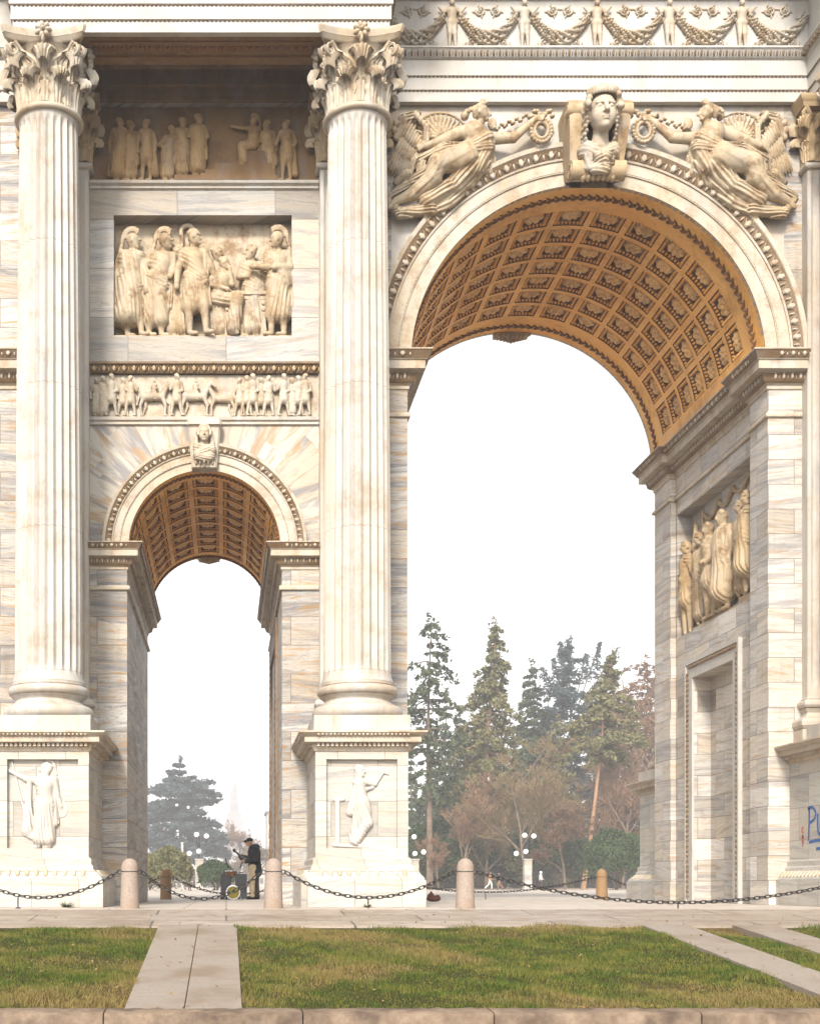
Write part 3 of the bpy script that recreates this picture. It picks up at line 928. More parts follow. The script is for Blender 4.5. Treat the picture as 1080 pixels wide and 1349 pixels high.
def capital_mesh():
    mb = MB()
    mb.lathe([(.50, 0), (.50, .5), (.52, .8), (.58, 1.0), (.64, 1.05), (.60, 1.07)], 0, 0, 32)
    mb.lathe([(.52, -.10), (.56, -.09)] + torus_prof(.57, -.04, .11, 8) + [(.55, .02), (.50, .03)], 0, 0, 48)
    for i in range(8):
        wrap_leaf(mb, math.pi / 8 + i * math.pi / 4, .52, .37, .30, .50, .02)
    for i in range(8):
        wrap_leaf(mb, i * math.pi / 4, .84, .38, .36, .48, .04)
    # abacus with hollow sides
    ring = []
    for q in range(4):
        a0 = math.pi / 4 + q * math.pi / 2
        c0 = np.array([math.cos(a0), math.sin(a0)]) * 1.13; c1 = np.array([math.cos(a0 + math.pi / 2), math.sin(a0 + math.pi / 2)]) * 1.13
        mid = np.array([math.cos(a0 + math.pi / 4), math.sin(a0 + math.pi / 4)])
        e0 = (c1 - c0) / np.linalg.norm(c1 - c0)
        for s in np.linspace(.055, .945, 11):
            p = c0 + (c1 - c0) * s - mid * .20 * (1 - (2 * s - 1) ** 2)
            ring.append(p)
    ring = np.array(ring)
    zz = [(1.06, .86), (1.08, .92), (1.15, .95), (1.155, .965), (1.165, .965), (1.20, .985), (1.26, 1.0), (1.27, 1.0)]
    P = np.array([[(x * s, y * s, z) for x, y in ring] for z, s in zz])
    b = mb.n
    mb.grid(P, True)
    n = len(ring)
    mb.F.append(np.array([[b + j for j in range(n)][::-1]])); mb.F.append(np.array([[b + (len(zz) - 1) * n + j for j in range(n)]]))
    # volutes, inner helices, flower
    for q in range(4):
        a0 = math.pi / 4 + q * math.pi / 2
        d = np.array([math.cos(a0), math.sin(a0), 0]); up = np.array([0, 0, 1.0])
        for sg in (-1, 1):
            tn = np.array([-math.sin(a0), math.cos(a0), 0]) * sg
            dd = d * .97 - tn * .08
            f = np.array([math.cos(a0 + sg * math.pi / 4), math.sin(a0 + sg * math.pi / 4), 0])
            stem = [f * .52 + tn * -.05 + up * .5, f * .45 + d * .22 + up * .72, d * .66 + tn * .09 + up * .92, d * .82 + tn * .09 + up * 1.03]
            ts = np.linspace(0, 1, 12)
            pts = np.array([[np.interp(t, [0, .33, .7, 1], [s[k] for s in stem]) for k in range(3)] for t in ts])
            mb.tube(pts, np.linspace(.05, .04, 12), 6)
            spiral(mb, d * .84 + tn * .07 + up * .90, d, up, .13, 1.6, .034)
            # helix towards the middle of the face
            g = np.array([-math.sin(a0 + sg * math.pi / 4), math.cos(a0 + sg * math.pi / 4), 0]) * sg
            pts = np.array([f * .53 - g * .2 + up * .55, f * .60 - g * .19 + up * .75, f * .64 - g * .13 + up * .95])
            mb.tube(np.array([[np.interp(t, [0, .5, 1], pts[:, k]) for k in range(3)] for t in np.linspace(0, 1, 8)]), .035, 6)
            spiral(mb, f * .66 - g * .09 + up * .90, -g, up, .09, 1.4, .028)
    
        f = np.array([math.cos(q * math.pi / 2), math.sin(q * math.pi / 2), 0]); g = np.array([-f[1], f[0], 0])
        c = f * .72 + up * 1.17
        for i in range(7):
            a = 2 * math.pi * i / 7
            mb.bump(c + (g * math.cos(a) + up * math.sin(a)) * .09, (g * math.cos(a) + up * math.sin(a)) * .07, (-g * math.sin(a) + up * math.cos(a)) * .05, f * .08, HEMI)
        mb.bump(c, g * .05, up * .05, f * .12, HEMI)
        mb.bump(c - up * .16, g * .035, up * .1, f * .09, HEMI)
    return make_mesh('column_capital', np.concatenate(mb.V), mb.F, M['carved_pale'], True, 50)

col_proto = link('column', shaft_mesh(), arch)
col_proto.location = (OUT, CY, 0)
link('column_base', base_mesh(), col_proto)
cp = link('column_capital', capital_mesh(), col_proto); cp.location = (0, 0, 14.23)

def pedestal_mesh():
    mb = MB()
    h = .81
    d = h   # dado with a sunk panel on the front
    mb.box(-h, h, -.70, 1.63, .86, 2.8)
    mb.box(-h, -.62, -h, -.70, .86, 2.8); mb.box(.62, h, -h, -.70, .86, 2.8); mb.box(-.62, .62, -h, -.70, 2.59, 2.8); mb.box(-.62, .62, -h, -.70, .86, 1.03)
    mb.box(-1.08, 1.08, -1.08, 1.63, 0, .47)
    path = [(-h, 1.63), (-h, -h), (h, -h), (h, 1.63)]
    mb.sweep([(-.02, .47), (.25, .47), (.25, .50), (.23, .53), (.17, .60), (.09, .66), (.08, .72), (.05, .75), (.05, .84), (.02, .87), (-.02, .88)], path)
    me = make_mesh('pedestal', np.concatenate(mb.V), mb.F, M['ped'], True, 30)
    return me
M['ped'] = mat_block('pedestal marble', 0.82, 0.62, white=(0.82, 0.78, 0.70), cream=(0.76, 0.66, 0.52), vein=0.45, stain=0.4, joint=0.4)
ped_proto = link('pedestal', pedestal_mesh(), arch)
ped_proto.location = (OUT, CY, 0)
mb = MB()
mb.sweep([(-.02, 2.72), (.02, 2.73), (.05, 2.79), (.06, 2.80), (.06, 2.86), (.20, 2.875), (.20, 2.965), (.22, 2.97), (.29, 3.03), (.30, 3.03), (.30, 3.06), (-.04, 3.063)], [(-.81, 1.63), (-.81, -.81), (.81, -.81), (.81, 1.63)])
mb.box(-.8, .8, -.8, 1.62, 2.80, 3.055)
pc = mb.build('pedestal_cornice', M['carved_pale'], ped_proto)
mb = MB()
for p, q in (((-.81, 1.6), (-.81, -.81)), ((-.81, -.81), (.81, -.81)), ((.81, -.81), (.81, 1.6))):
    p = np.array(p); q = np.array(q); d = (q - p) / np.linalg.norm(q - p); nr = np.array([d[1], -d[0]])
    ex = .1 * d
    n = int(np.linalg.norm(q - p) / .078)
    for i in range(n):
        c = p + (q - p) * (i + .5) / n + nr * .09
        V = [(c[0] + d[0] * a * .024 + nr[0] * b * .04, c[1] + d[1] * a * .024 + nr[1] * b * .04, z) for z in (2.805, 2.87) for b in (-1, 1) for a in (-1, 1)]
        mb.add(V, [(0, 2, 3, 1), (4, 5, 7, 6), (0, 1, 5, 4), (2, 6, 7, 3), (0, 4, 6, 2), (1, 3, 7, 5)])
    n = int(np.linalg.norm(q - p) / .07)
    for i in range(n):
        c = np.append(p + (q - p) * (i + .5) / n + nr * .255, 3.0)
        mb.bump(c, np.append(d * .028, 0), (0, 0, .026), np.append(nr * .03, 0))
    n = int(np.linalg.norm(q - p) / .15)
    for i in range(n):
        c = np.append(p + (q - p) * (i + .5) / n + nr * .17, .585)
        mb.bump(c, np.append(d * .05, 0), np.append(-nr * .06, .075), np.append(nr * .04, .03))
mb.build('pedestal_ornament', M['carved_pale'], ped_proto)

for x in (MID, RIGHT):
    c = copy_tree(ped_proto, arch); c.location = (x, CY, 0)
    c = copy_tree(col_proto, arch); c.location = (x, CY, 0)
for o in list(ped_proto.children) + [ped_proto]:
    pass
c = copy_tree(ped_proto, arch); c.location = (RIGHT, YB - CY, 0); c.rotation_euler = (0, 0, math.pi)
c = copy_tree(col_proto, arch); c.location = (RIGHT, YB - CY, 0)

# ---- pilasters behind the columns
def pilaster_mesh():
    n = 7; hw = .57; z0, z1 = 4.0, 14.2
    xs = [-hw, -hw + .06]
    dep = [0, 0]
    w = (2 * hw - .12) / n
    for i in range(n):
        for f in np.linspace(.1, .9, 7):
            xs.append(-hw + .06 + w * (i + f)); dep.append(.05 * math.sin(math.pi * (f - .1) / .8) ** .6 if .1 < f < .9 else 0)
    xs += [hw - .06, hw]; dep += [0, 0]
    xs = np.array(xs); dep = np.array(dep)
    zs = np.array([z0, z0 + .2, z0 + .3, z0 + .45, z1 - .3, z1 - .2, z1 - .1, z1]); am = np.array([0, 0, .8, 1, 1, .8, 0, 0])
    P = np.stack([np.broadcast_to(xs, (8, len(xs))), -.24 + am[:, None] * dep[None, :], np.broadcast_to(zs[:, None], (8, len(xs)))], -1)
    mb = MB(); mb.grid(P)
    mb.box(-hw, -hw + .06, -.239, 0, z0, z1); mb.box(hw - .06, hw, -.239, 0, z0, z1)
    pth = [(-hw, 0), (-hw, -.24), (hw, -.24), (hw, 0)]
    mb.sweep([(-.02, 3.06), (.17, 3.06), (.17, 3.36), (.15, 3.37)] + [(.08 + o - .70, z) for o, z in torus_prof(.70, 3.48, .24, 6)] + [(.04, 3.63), (.0, 3.7), (.05, 3.78)] + [(.02 + o - .645, z) for o, z in torus_prof(.645, 3.87, .17, 6)] + [(.03, 3.97), (-.02, 4.02)], pth)
    mb.sweep([(-.02, 14.13), (.03, 14.14)] + [(.03 + o - .57, z) for o, z in torus_prof(.57, 14.19, .11, 6)] + [(-.02, 14.25)], pth)
    return make_mesh('pilaster', np.concatenate(mb.V), mb.F, M['plain'], True, 30)
def pilaster_capital():
    mb = MB()
    mb.box(-.55, .55, -.23, 0, 14.22, 15.3)
    mb.sweep([(-.05, 15.26), (.13, 15.28), (.15, 15.34), (.16, 15.36), (.22, 15.42), (.22, 15.47), (-.1, 15.48)], [(-.57, 0), (-.57, -.24), (.57, -.24), (.57, 0)])
    def leaf(c, t, o_, H, W, reach, z0):
        x, o, z = acanthus(H, W, reach)
        c = np.array(c); t = np.array(t); n = np.array(o_)
        P = np.stack([c[0] + t[0] * x + n[0] * o, c[1] + t[1] * x + n[1] * o, z0 + z], -1)
        mb.grid(P); mb.grid((P - np.array([n[0] * .03, n[1] * .03, .01]))[:, ::-1])
    for x in (-.4, 0, .4): leaf((x, -.23), (1, 0), (0, -1), .82, .4, .27, 14.26)
    for x in (-.2, .2): leaf((x, -.25), (1, 0), (0, -1), .5, .4, .24, 14.25)
    for sg in (-1, 1):
        leaf((sg * .55, -.13), (0, sg), (sg, 0), .5, .34, .24, 14.25); leaf((sg * .53, -.08), (0, sg), (sg, 0), .82, .3, .27, 14.26)
        leaf((sg * .53, -.22), (.7 * sg, .7 * -1 * -sg * sg), (.7 * sg, -.7), .8, .36, .3, 14.27)
        d = np.array([.7 * sg, -.7, 0]); up = np.array([0, 0, 1.0])
        spiral(mb, np.array([sg * .66, -.36, 15.14]), d, up, .13, 1.6, .036)
        spiral(mb, np.array([sg * .10, -.34, 15.14]), np.array([-sg, 0, 0.]), up, .09, 1.4, .03)
        mb.tube([(sg * .4, -.27, 14.75), (sg * .5, -.31, 15.0), (sg * .66, -.38, 15.27)], .045, 6)
    mb.bump((0, -.44, 15.38), (.1, 0, 0), (0, 0, .1), (0, -.1, 0), HEMI)
    return make_mesh('pilaster_capital', np.concatenate(mb.V), mb.F, M['carved'], True, 50)
pil = link('pilaster', pilaster_mesh(), arch); pil.location = (OUT, 0, 0)
link('pilaster_capital', pilaster_capital(), pil)
for x in (MID, RIGHT):
    c = copy_tree(pil, arch); c.location = (x, 0, 0)
# ------------------------------------------------------------------ carved figures
def sc_prims(prims, x, d, z, s, flat=1.0):
    out = []
    for p in prims:
        q = dict(p)
        T = lambda v: np.array([x + v[0] * s, d + v[1] * s * flat, z + v[2] * s])
        if p['t'] == 'c':
            q['a'] = T(p['a']); q['b'] = T(p['b']); q['r0'] = p['r0'] * s; q['r1'] = p['r1'] * s
        else:
            q['c'] = T(p['c']); q['r'] = p['r'] * s * np.array([1, flat, 1])
        q['k'] = p['k'] * s
        if p['fold']: q['fold'] = (p['fold'][0], p['fold'][1] * s, p['fold'][2] * s)
        out.append(q)
    return out

def head_small(x, y, z, face=0, hair=1, helmet=0, s=1.08):
    """head about 0.14 high in body units"""
    f = face
    P = [ell((x, y, z), (.052 * s, .058 * s, .066 * s), .012), ell((x + f * .012, y + .03 * (f == 0), z - .035 * s), (.038 * s, .045 * s, .045 * s), .015)]
    P.append(cap((x + f * .046 * s, y + (.055 if f == 0 else .012), z + .012), (x + f * .062 * s, y + (.07 if f == 0 else .014), z - .012), .008, .012, .008))
    P.append(ell((x + f * .04 * s, y + (.05 if f == 0 else .02), z - .055 * s), (.018, .018, .014), .01))
    if f:
        P += [ell((x + f * .036, y + .052, z + .006), (.016, .016, .010), .006, op='sub'), cap((x + f * .018, y + .056, z + .022), (x + f * .05, y + .038, z + .022), .008, .008, .006), ell((x - f * .012, y + .062, z - .008), (.012, .012, .02), .004), cap((x + f * .046, y + .03, z - .034), (x + f * .03, y + .042, z - .034), .005, .004, .003)]
    if helmet:
        P += [ell((x - f * .006, y, z + .025), (.062 * s, .066 * s, .06 * s), .004), cap((x - .05 * s, y + .02, z + .0), (x + f * .02 + .05 * s, y + .03, z + .012), .012, .012, .006)]
        for a in np.linspace(.75, 3.0, 9):
            P.append(cap((x - f * .012 + math.cos(a) * .070 * (f or 1), y, z + .035 + math.sin(a) * .080), (x - f * .012 + math.cos(a + .2) * .098 * (f or 1), y, z + .035 + math.sin(a + .2) * .112), .013, .017, .005))
        for t in range(4):
            P.append(ell((x - f * (.10 + .01 * t), y - .01, z + .05 - t * .045), (.022, .025, .028), .01))
    elif hair:
        for a in np.linspace(.2, 5.6, 9):
            P.append(ell((x - f * .016 + .046 * math.cos(a), y + .015, z + .035 + .035 * math.sin(a) * (math.sin(a) > 0)), (.022, .03, .02), .006))
        P.append(ell((x - f * .02, y - .005, z + .02), (.052, .056, .052), .01))
    return P

def figure(face=1, dress='toga', arms=None, legs=None, hip=(0, .52), lean=0.0, head=(0, 0), helmet=0, cloak=0, back=0, hem=.05, seated=0, fold=(1, 0, .12)):
    """standing or seated draped figure one unit tall, x right, y out of the wall, z up"""
    hx, hz = hip
    cx, cz = hx + lean, hz + .24
    y0 = .06
    F = lambda dv, lam=.040, amt=.010: (np.array(dv, float), lam, amt)
    P = [cap((hx - .04, y0, hz), (hx + .04, y0, hz), .085, .085, .03), cap((hx, y0, hz), (cx, y0 + .01, cz - .02), .085, .105, .03),
         cap((cx - .075, y0, cz + .055), (cx + .075, y0, cz + .055), .055, .055, .03),
         cap((cx, y0 + .02, cz + .07), (cx + lean * .3 + head[0], y0 + .03, cz + .16 + head[1]), .034, .032, .010)]
    P += head_small(cx + lean * .3 + face * .014 + head[0], y0 + .045, cz + .185 + head[1], face, 1, helmet)
    if legs is None:
        legs = (((hx - .06, .28, .09), (hx - .07, .04, .08)), ((hx + .05, .28, .07), (hx + .06, .04, .07)))
    for (kx, kz, kd), (fx, fz, fd) in legs:
        sx = hx + (.04 if kx > hx else -.04)
        P += [cap((sx, y0, hz - .02), (kx, kd, kz), .072, .05, .02), cap((kx, kd, kz), (fx, fd, fz), .046, .028, .015), cap((fx, fd, fz - .015), (fx + face * .065, fd + .03, fz - .025), .026, .02, .01)]
    if arms is None:
        arms = (((-.16, .64, .06), (-.15, .48, .09)), ((.16, .64, .06), (.14, .5, .1)))
    for sg, ((ex, ez, ed), (ax, az, ad)) in zip((-1, 1), arms):
        P += [cap((cx + sg * .1, y0 + .01, cz + .055), (ex, ed, ez), .046, .036, .018), cap((ex, ed, ez), (ax, ad, az), .035, .024, .012), ell((ax, ad, az), (.026, .024, .03), .01),
              cap((ax, ad, az), (ax + (ax - ex) * .18, ad, az + (az - ez) * .18 + .004), .014, .009, .008)]
    if seated:
        (k1x, k1z, k1d), (f1x, f1z, f1d) = legs[0]
        P += [cap((hx, y0, hz - .02), (k1x, k1d, k1z), .105, .085, .03, F((.3, 0, 1))), cap((k1x, k1d, k1z), (f1x, f1d, f1z + .05), .08, .09, .03, F((1, 0, .1))),
              cap((hx, y0, hz), (cx, y0, cz), .10, .11, .03, F((.7, 0, .7)))]
    elif dress == 'toga':
        P += [cap((hx - .03, y0 + .01, hz + .0), (hx - .045, y0, hem + .08), .088, .092, .03, F(fold)), cap((hx + .03, y0 + .02, hz + .0), (hx + .05, y0 + .01, hem + .08), .088, .088, .03, F(fold)),
              cap((cx - .06, y0 + .02, cz + .02), (hx + .05, y0 + .03, hz + .04), .075, .085, .03, F((.55, 0, .83), .036, .009)),
              cap((hx - .07, y0 + .05, hz + .06), (hx + .08, y0 + .05, hz - .02), .05, .055, .02, F((.35, 0, .94), .034, .010)),
              cap((hx + .08, y0 + .05, hz - .02), (hx - .08, y0 + .05, hz - .20), .05, .03, .03, F((-.55, 0, .83), .034, .010)),
              cap((cx + .10, y0 + .03, cz + .04), (hx + .13, y0 + .02, hz - .22), .032, .042, .015, F((1, 0, 0), .028, .009))]
    elif dress == 'tunic':
        P += [cap((hx, y0 + .01, hz + .04), (hx, y0 + .01, hz - .13), .09, .115, .03, F((1, 0, .1), .034, .010)), cap((cx, y0 + .015, cz + .02), (hx, y0 + .01, hz + .04), .10, .088, .03, F((.3, 0, .95), .05, .005)),
              cap((hx - .09, y0 + .03, hz + .06), (hx + .09, y0 + .03, hz + .06), .022, .022, .008)]
    if cloak:
        P += [cap((cx - face * .10, y0 - .02, cz + .06), (hx - face * .15, y0 - .03, hem + .08), .04, .06, .03, F((1, 0, .1), .030, .010)),
              cap((cx - face * .06, y0 + .03, cz + .06), (cx + face * .08, y0 + .05, cz + .05), .05, .05, .02, F((.2, 0, 1), .035, .01))]
    if back:
        P += [cap((cx, y0 + .03, cz + .0), (hx - face * .02, y0 + .05, hem + .12), .095, .125, .04, F((1, 0, .15), .042, .010))]
    return P

def relief(name, prims, h, origin, xdir, ddir, mat, parent, back=-.02):
    V, Q = sdf_mesh(prims, h, back=back)
    W = place(V, origin, xdir, ddir)
    if np.dot(np.cross(xdir, ddir), (0, 0, 1)) < 0:
        Q = Q[:, ::-1]
    return link(name, make_mesh(name, W, [Q], mat, True, 180), parent)
FRONT = ((1, 0, 0), (0, -1, 0))

def panel_box(name, mat, fn):
    mb = MB(); fn(mb); return mb.build(name, mat, arch, smooth=False)

# ---- main panel of the side bay: eight figures round a table
main = panel_box('relief_panel', M['relief'], lambda m: (m.box(PX0, PX1, .352, .36, PZ0, PZ1), m.box(PX0, PX1, .02, .352, PZ0 - .0, PZ0 + .03)))
G = PZ0 + .03
def mp(px): return (px - 298) / 67.6
A = lambda *v: v
main_figs = [
    (mp(171), 1.93, .10, figure(1, 'toga', A(((-.15, .66, .04), (-.12, .5, .05)), ((.17, .62, .12), (.17, .44, .14))), helmet=1, cloak=1, back=1, hem=.10, legs=(((-.06, .28, .06), (-.02, .04, .06)), ((.10, .28, .10), (.12, .04, .10))), lean=.02)),
    (mp(209), 1.93, .10, figure(1, 'toga', A(((-.17, .68, .10), (-.02, .56, .17)), ((.15, .66, .1), (.12, .58, .16))), helmet=1, lean=.07, hip=(-.03, .52), hem=.10, fold=(1, 0, .35))),
    (mp(233), 1.78, .0, figure(1, 'toga', helmet=0, hem=.04)),
    (mp(257), 1.98, .16, figure(1, 'toga', A(((-.17, .62, .1), (-.18, .46, .12)), ((.16, .66, .08), (.2, .56, .06))), helmet=0, cloak=0, hem=.22, lean=-.01, legs=(((-.06, .28, .09), (-.05, .04, .08)), ((.09, .28, .12), (.11, .04, .12))))),
    (mp(285), 1.74, .0, figure(1, 'toga', A(((-.15, .64, .06), (-.02, .62, .14)), ((.16, .64, .06), (.1, .6, .14))))),
    (mp(290), 1.52, .14, figure(1, 'tunic', A(((-.16, .66, .12), (.1, .56, .2)), ((.15, .66, .1), (.12, .86, .14))), hip=(-.02, .50), lean=.05, seated=1, legs=(((.22, .46, .14), (.16, .04, .14)), ((.24, .46, .06), (.28, .04, .06))))),
    (mp(333), 1.76, .02, figure(-1, 'toga', A(((-.15, .68, .1), (-.05, .66, .17)), ((.17, .66, .1), (.1, .70, .17))), lean=-.01)),
    (mp(366), 1.94, .14, figure(-1, 'toga', A(((-.10, .66, .14), (-.26, .66, .16)), ((.12, .68, .1), (-.04, .64, .19))), helmet=1, hem=.14, fold=(1, 0, -.2))),
]
for x, H, d, P in main_figs:
    relief('relief_figure', sc_prims(P, x, d, G, H, .95), .0165, (0, .352, 0), *FRONT, M['relief'], main, -.02)
# plume standard above the central figure, table with lion legs
std = [cap((mp(239), .08, 12.5), (mp(240), .08, 13.1), .03, .03)]
for a in np.linspace(3.4, -1.2, 12):
    std.append(ell((mp(247) + .13 * math.cos(a), .09, 13.17 + .14 * math.sin(a)), (.045, .05, .05), .02))
relief('relief_standard', std, .015, (0, .352, 0), *FRONT, M['relief'], main)
mb = MB()
mb.box(mp(293), mp(353), .03, .352, 11.86, 11.93); mb.box(mp(296), mp(350), .06, .352, 11.78, 11.86)
for x in (mp(296), mp(343)):
    mb.prism([(x + .0, G), (x + .13, G), (x + .09, G + .4), (x + .12, 11.78), (x - .01, 11.78), (x + .03, G + .4)], .07, .2)
    for zz in (11.70, 11.58):
        mb.bump((x + .055, .07, zz), (.045, 0, 0), (0, 0, .045), (0, -.035, 0), HEMI)
mb.box(mp(332), mp(342), .08, .16, 11.93, 12.12)
mb.build('relief_table', M['relief'], main, smooth=False)

# ---- upper relief of the bay
upper = panel_box('relief_panel', M['ceiling'], lambda m: (m.box(mp(230), mp(365), -.10, .045, 14.02, 14.11), m.box(mp(270), mp(362), -.10, .045, 14.11, 14.22), m.box(mp(283), mp(358), -.10, .045, 14.22, 14.34), m.box(mp(325), mp(352), -.09, .045, 14.34, 14.58)))
up_figs = [
    (mp(158), 14.02, 1.18, .0, figure(1, 'toga', cloak=1, back=1)), (mp(172), 14.02, 1.14, -.02, figure(1, 'toga', A(((-.12, .64, .06), (.05, .66, .1)), ((.15, .66, .06), (.22, .74, .1))))),
    (mp(194), 14.02, 1.14, .02, figure(-1, 'tunic', cloak=1)), (mp(221), 14.02, 1.03, .02, figure(1, 'toga', A(((-.15, .66, .1), (.02, .6, .14)), ((.15, .66, .06), (.12, .54, .1))), lean=.06)),
    (mp(240), 14.10, 1.12, -.02, figure(1, 'toga')), (mp(261), 14.10, 1.16, .03, figure(1, 'toga', A(((-.15, .66, .1), (-.02, .62, .14)), ((.16, .66, .06), (.1, .6, .12))), back=1)),
    (mp(330), 14.30, 1.02, .03, figure(-1, 'tunic', A(((-.16, .72, .08), (-.36, .76, .08)), ((.14, .64, .06), (.16, .48, .06))), hip=(.03, .42), lean=.03, seated=1, legs=(((-.16, .36, .12), (-.14, .04, .1)), ((-.10, .34, .05), (-.24, .05, .06))), helmet=1)),
    (mp(352), 14.02, 1.15, -.03, figure(-1, 'toga')), (mp(377), 14.02, 1.13, .02, figure(-1, 'tunic', A(((-.16, .68, .1), (-.18, .6, .12)), ((.16, .66, .06), (.12, .58, .12))), cloak=1)),
]
M['relief_shaded'] = mat_marble('brown weathered relief', white=(0.66, 0.44, 0.22), cream=(0.56, 0.35, 0.15), ochre=(0.44, 0.23, 0.06), stain=0.5, grime=0.5, gsc=2.4)  # weathered marble browned to paint in the portico's shade and warm bounce
for x, z, H, d, P in up_figs:
    relief('relief_figure', sc_prims(P, x, d, z, H, .8), .0135, (0, .05, 0), *FRONT, M['relief_shaded'], upper)

# ---- narrow frieze with riders
frieze = panel_box('relief_panel', M['carved_pale'], lambda m: m.box(-2.65, 1.79, .05, .06, 9.46, 10.30))
def horse(face=1):
    f = face
    P = [cap((-.22 * f, .07, .50), (.2 * f, .07, .52), .105, .10, .03), ell((-.26 * f, .07, .53), (.12, .1, .12), .03), cap((.22 * f, .07, .58), (.38 * f, .09, .86), .085, .055, .03),
         cap((.38 * f, .10, .88), (.53 * f, .11, .76), .052, .034, .012), cap((.36 * f, .09, .91), (.34 * f, .09, .97), .02, .012, .01)]
    for hx, kx, fx, kz, d in ((.22, .30, .28, .28, .10), (.2, .42, .40, .34, .04), (-.28, -.36, -.33, .28, .10), (-.24, -.22, -.30, .26, .03)):
        P += [cap((hx * f, d, .48), (kx * f, d, kz), .06, .04, .02), cap((kx * f, d, kz), (fx * f, d, .04), .032, .026, .012), cap((fx * f, d, .03), ((fx + .04) * f, d, .02), .03, .03, .01)]
    P += [cap((-.37 * f, .07, .6), (-.46 * f, .06, .3), .04, .03, .02)]
    return P
def rider():
    return sc_prims(figure(1, 'tunic', A(((-.1, .66, .1), (.1, .6, .16)), ((.14, .66, .06), (.2, .62, .1))), hip=(0, .5), legs=(((.1, .36, .13), (.04, .14, .14)), ((.1, .36, .0), (.06, .14, .0))), cloak=1), 0, .05, .36, .58)
mq = lambda px: (px - 298) / 68.1
k = 0
std_arm = [None, A(((-.12, .66, .1), (.04, .6, .14)), ((.16, .66, .06), (.2, .74, .1))), A(((-.16, .66, .06), (-.2, .78, .1)), ((.14, .62, .08), (.06, .56, .14)))]
for px, f, dr in ((127, 1, 'toga'), (136, 1, 'toga'), (147, 1, 'tunic'), (162, 1, 'tunic'), (172, -1, 'tunic'), (233, 1, 'tunic'), (316, -1, 'tunic'), (325, 1, 'tunic'), (333, 1, 'tunic'), (344, 1, 'tunic'), (354, -1, 'tunic'), (374, 1, 'tunic'), (384, 1, 'toga'), (393, 1, 'tunic'), (402, -1, 'tunic')):
    st = ((-.10, .3, .08), (-.14, .04, .08)), ((.08, .3, .08), (.12, .04, .08))
    relief('relief_figure', sc_prims(figure(f, dr, std_arm[k % 3], legs=st if dr == 'tunic' else None), mq(px), .0 + .02 * (k % 3), 9.47, .72 + .03 * (k % 3), 1.1), .0105, (0, .05, 0), *FRONT, M['carved_pale'], frieze)
    k += 1
for px, f, rd in ((203, 1, 1), (258, 1, 1), (292, -1, 0)):
    P = horse(f) + (rider() if rd else [])
    relief('relief_horse', sc_prims(P, mq(px), .0, 9.47, .74 if rd else .66, 1.1), .011, (0, .05, 0), *FRONT, M['carved_pale'], frieze)

# ---- relief on the jamb of the great passage
jamb = MB()
jamb.box(10.72, 10.945, 1.0, 2.0, 6.2, 6.40); jamb.box(10.72, 10.945, 2.0, 4.65, 6.2, 6.30)
jamb = jamb.build('relief_panel', M['carved'], arch, smooth=False)
JD = ((0, -1, 0), (-1, 0, 0))
jf = [(5.02, 6.22, 2.12, .04, figure(1, 'tunic', A(((-.15, .64, .1), (.0, .6, .16)), ((.15, .66, .08), (.1, .78, .12))), cloak=1, lean=.01)),
      (4.30, 6.30, 2.05, .0, figure(1, 'toga', A(((-.2, .9, .08), (-.22, 1.16, .06)), ((.15, .66, .06), (.1, .56, .12))))),
      (3.52, 6.30, 2.06, .08, figure(-1, 'tunic', A(((-.15, .62, .12), (.06, .58, .2)), ((.17, .62, .1), (.0, .56, .18))), cloak=1)),
      (2.72, 6.30, 2.10, .08, figure(-1, 'toga', back=1, hem=.08)),
      (1.98, 6.40, 1.98, .0, figure(1, 'toga')),
      (1.42, 6.40, 2.02, .08, figure(1, 'toga', A(((-.15, .64, .1), (-.2, .58, .14)), ((.15, .66, .06), (.1, .56, .12))), cloak=1, back=1, hem=.16))]
for y, z, H, d, P in jf:
    # local x runs towards the camera, so the origin sits at the figure's own depth
    V, Q = sdf_mesh(sc_prims(P, 0, d, 0, H, 1.0), .018, back=-.02)
    W = place(V, (10.95, y, z), *JD)
    link('relief_figure', make_mesh('relief_figure', W, [Q if np.dot(np.cross(*JD), (0, 0, 1)) > 0 else Q[:, ::-1]], M['carved'], True, 180), jamb)
mb = MB()
sw = []
for (ya, za), (yb, zb) in (((4.45, 8.85), (3.6, 8.9)), ((3.6, 8.9), (2.8, 8.95)), ((2.8, 8.95), (1.85, 9.0))):
    for t in np.linspace(0, 1, 9):
        sw.append((10.90, ya + (yb - ya) * t, za + (zb - za) * t - .22 * math.sin(math.pi * t)))
mb.tube(sw, .045, 6)
for (y, z) in ((3.6, 8.88), (2.8, 8.93)):
    mb.bump((10.95, y, z), (0, .09, 0), (0, 0, .09), (-.1, 0, 0), HEMI)
mb.tube([(10.88, 4.47, 6.4), (10.88, 4.47, 8.95)], .03, 6)
for i in range(26):
    a = i * 2.4
    mb.bump((10.93, 1.5 + .22 * math.cos(a) * (.5 + .5 * math.sin(i)), 8.3 + i * .028), (0, .09, .03), (0, -.03, .07), (-.10, 0, 0), HEMI)
mb.build('relief_garland', M['carved'], jamb)

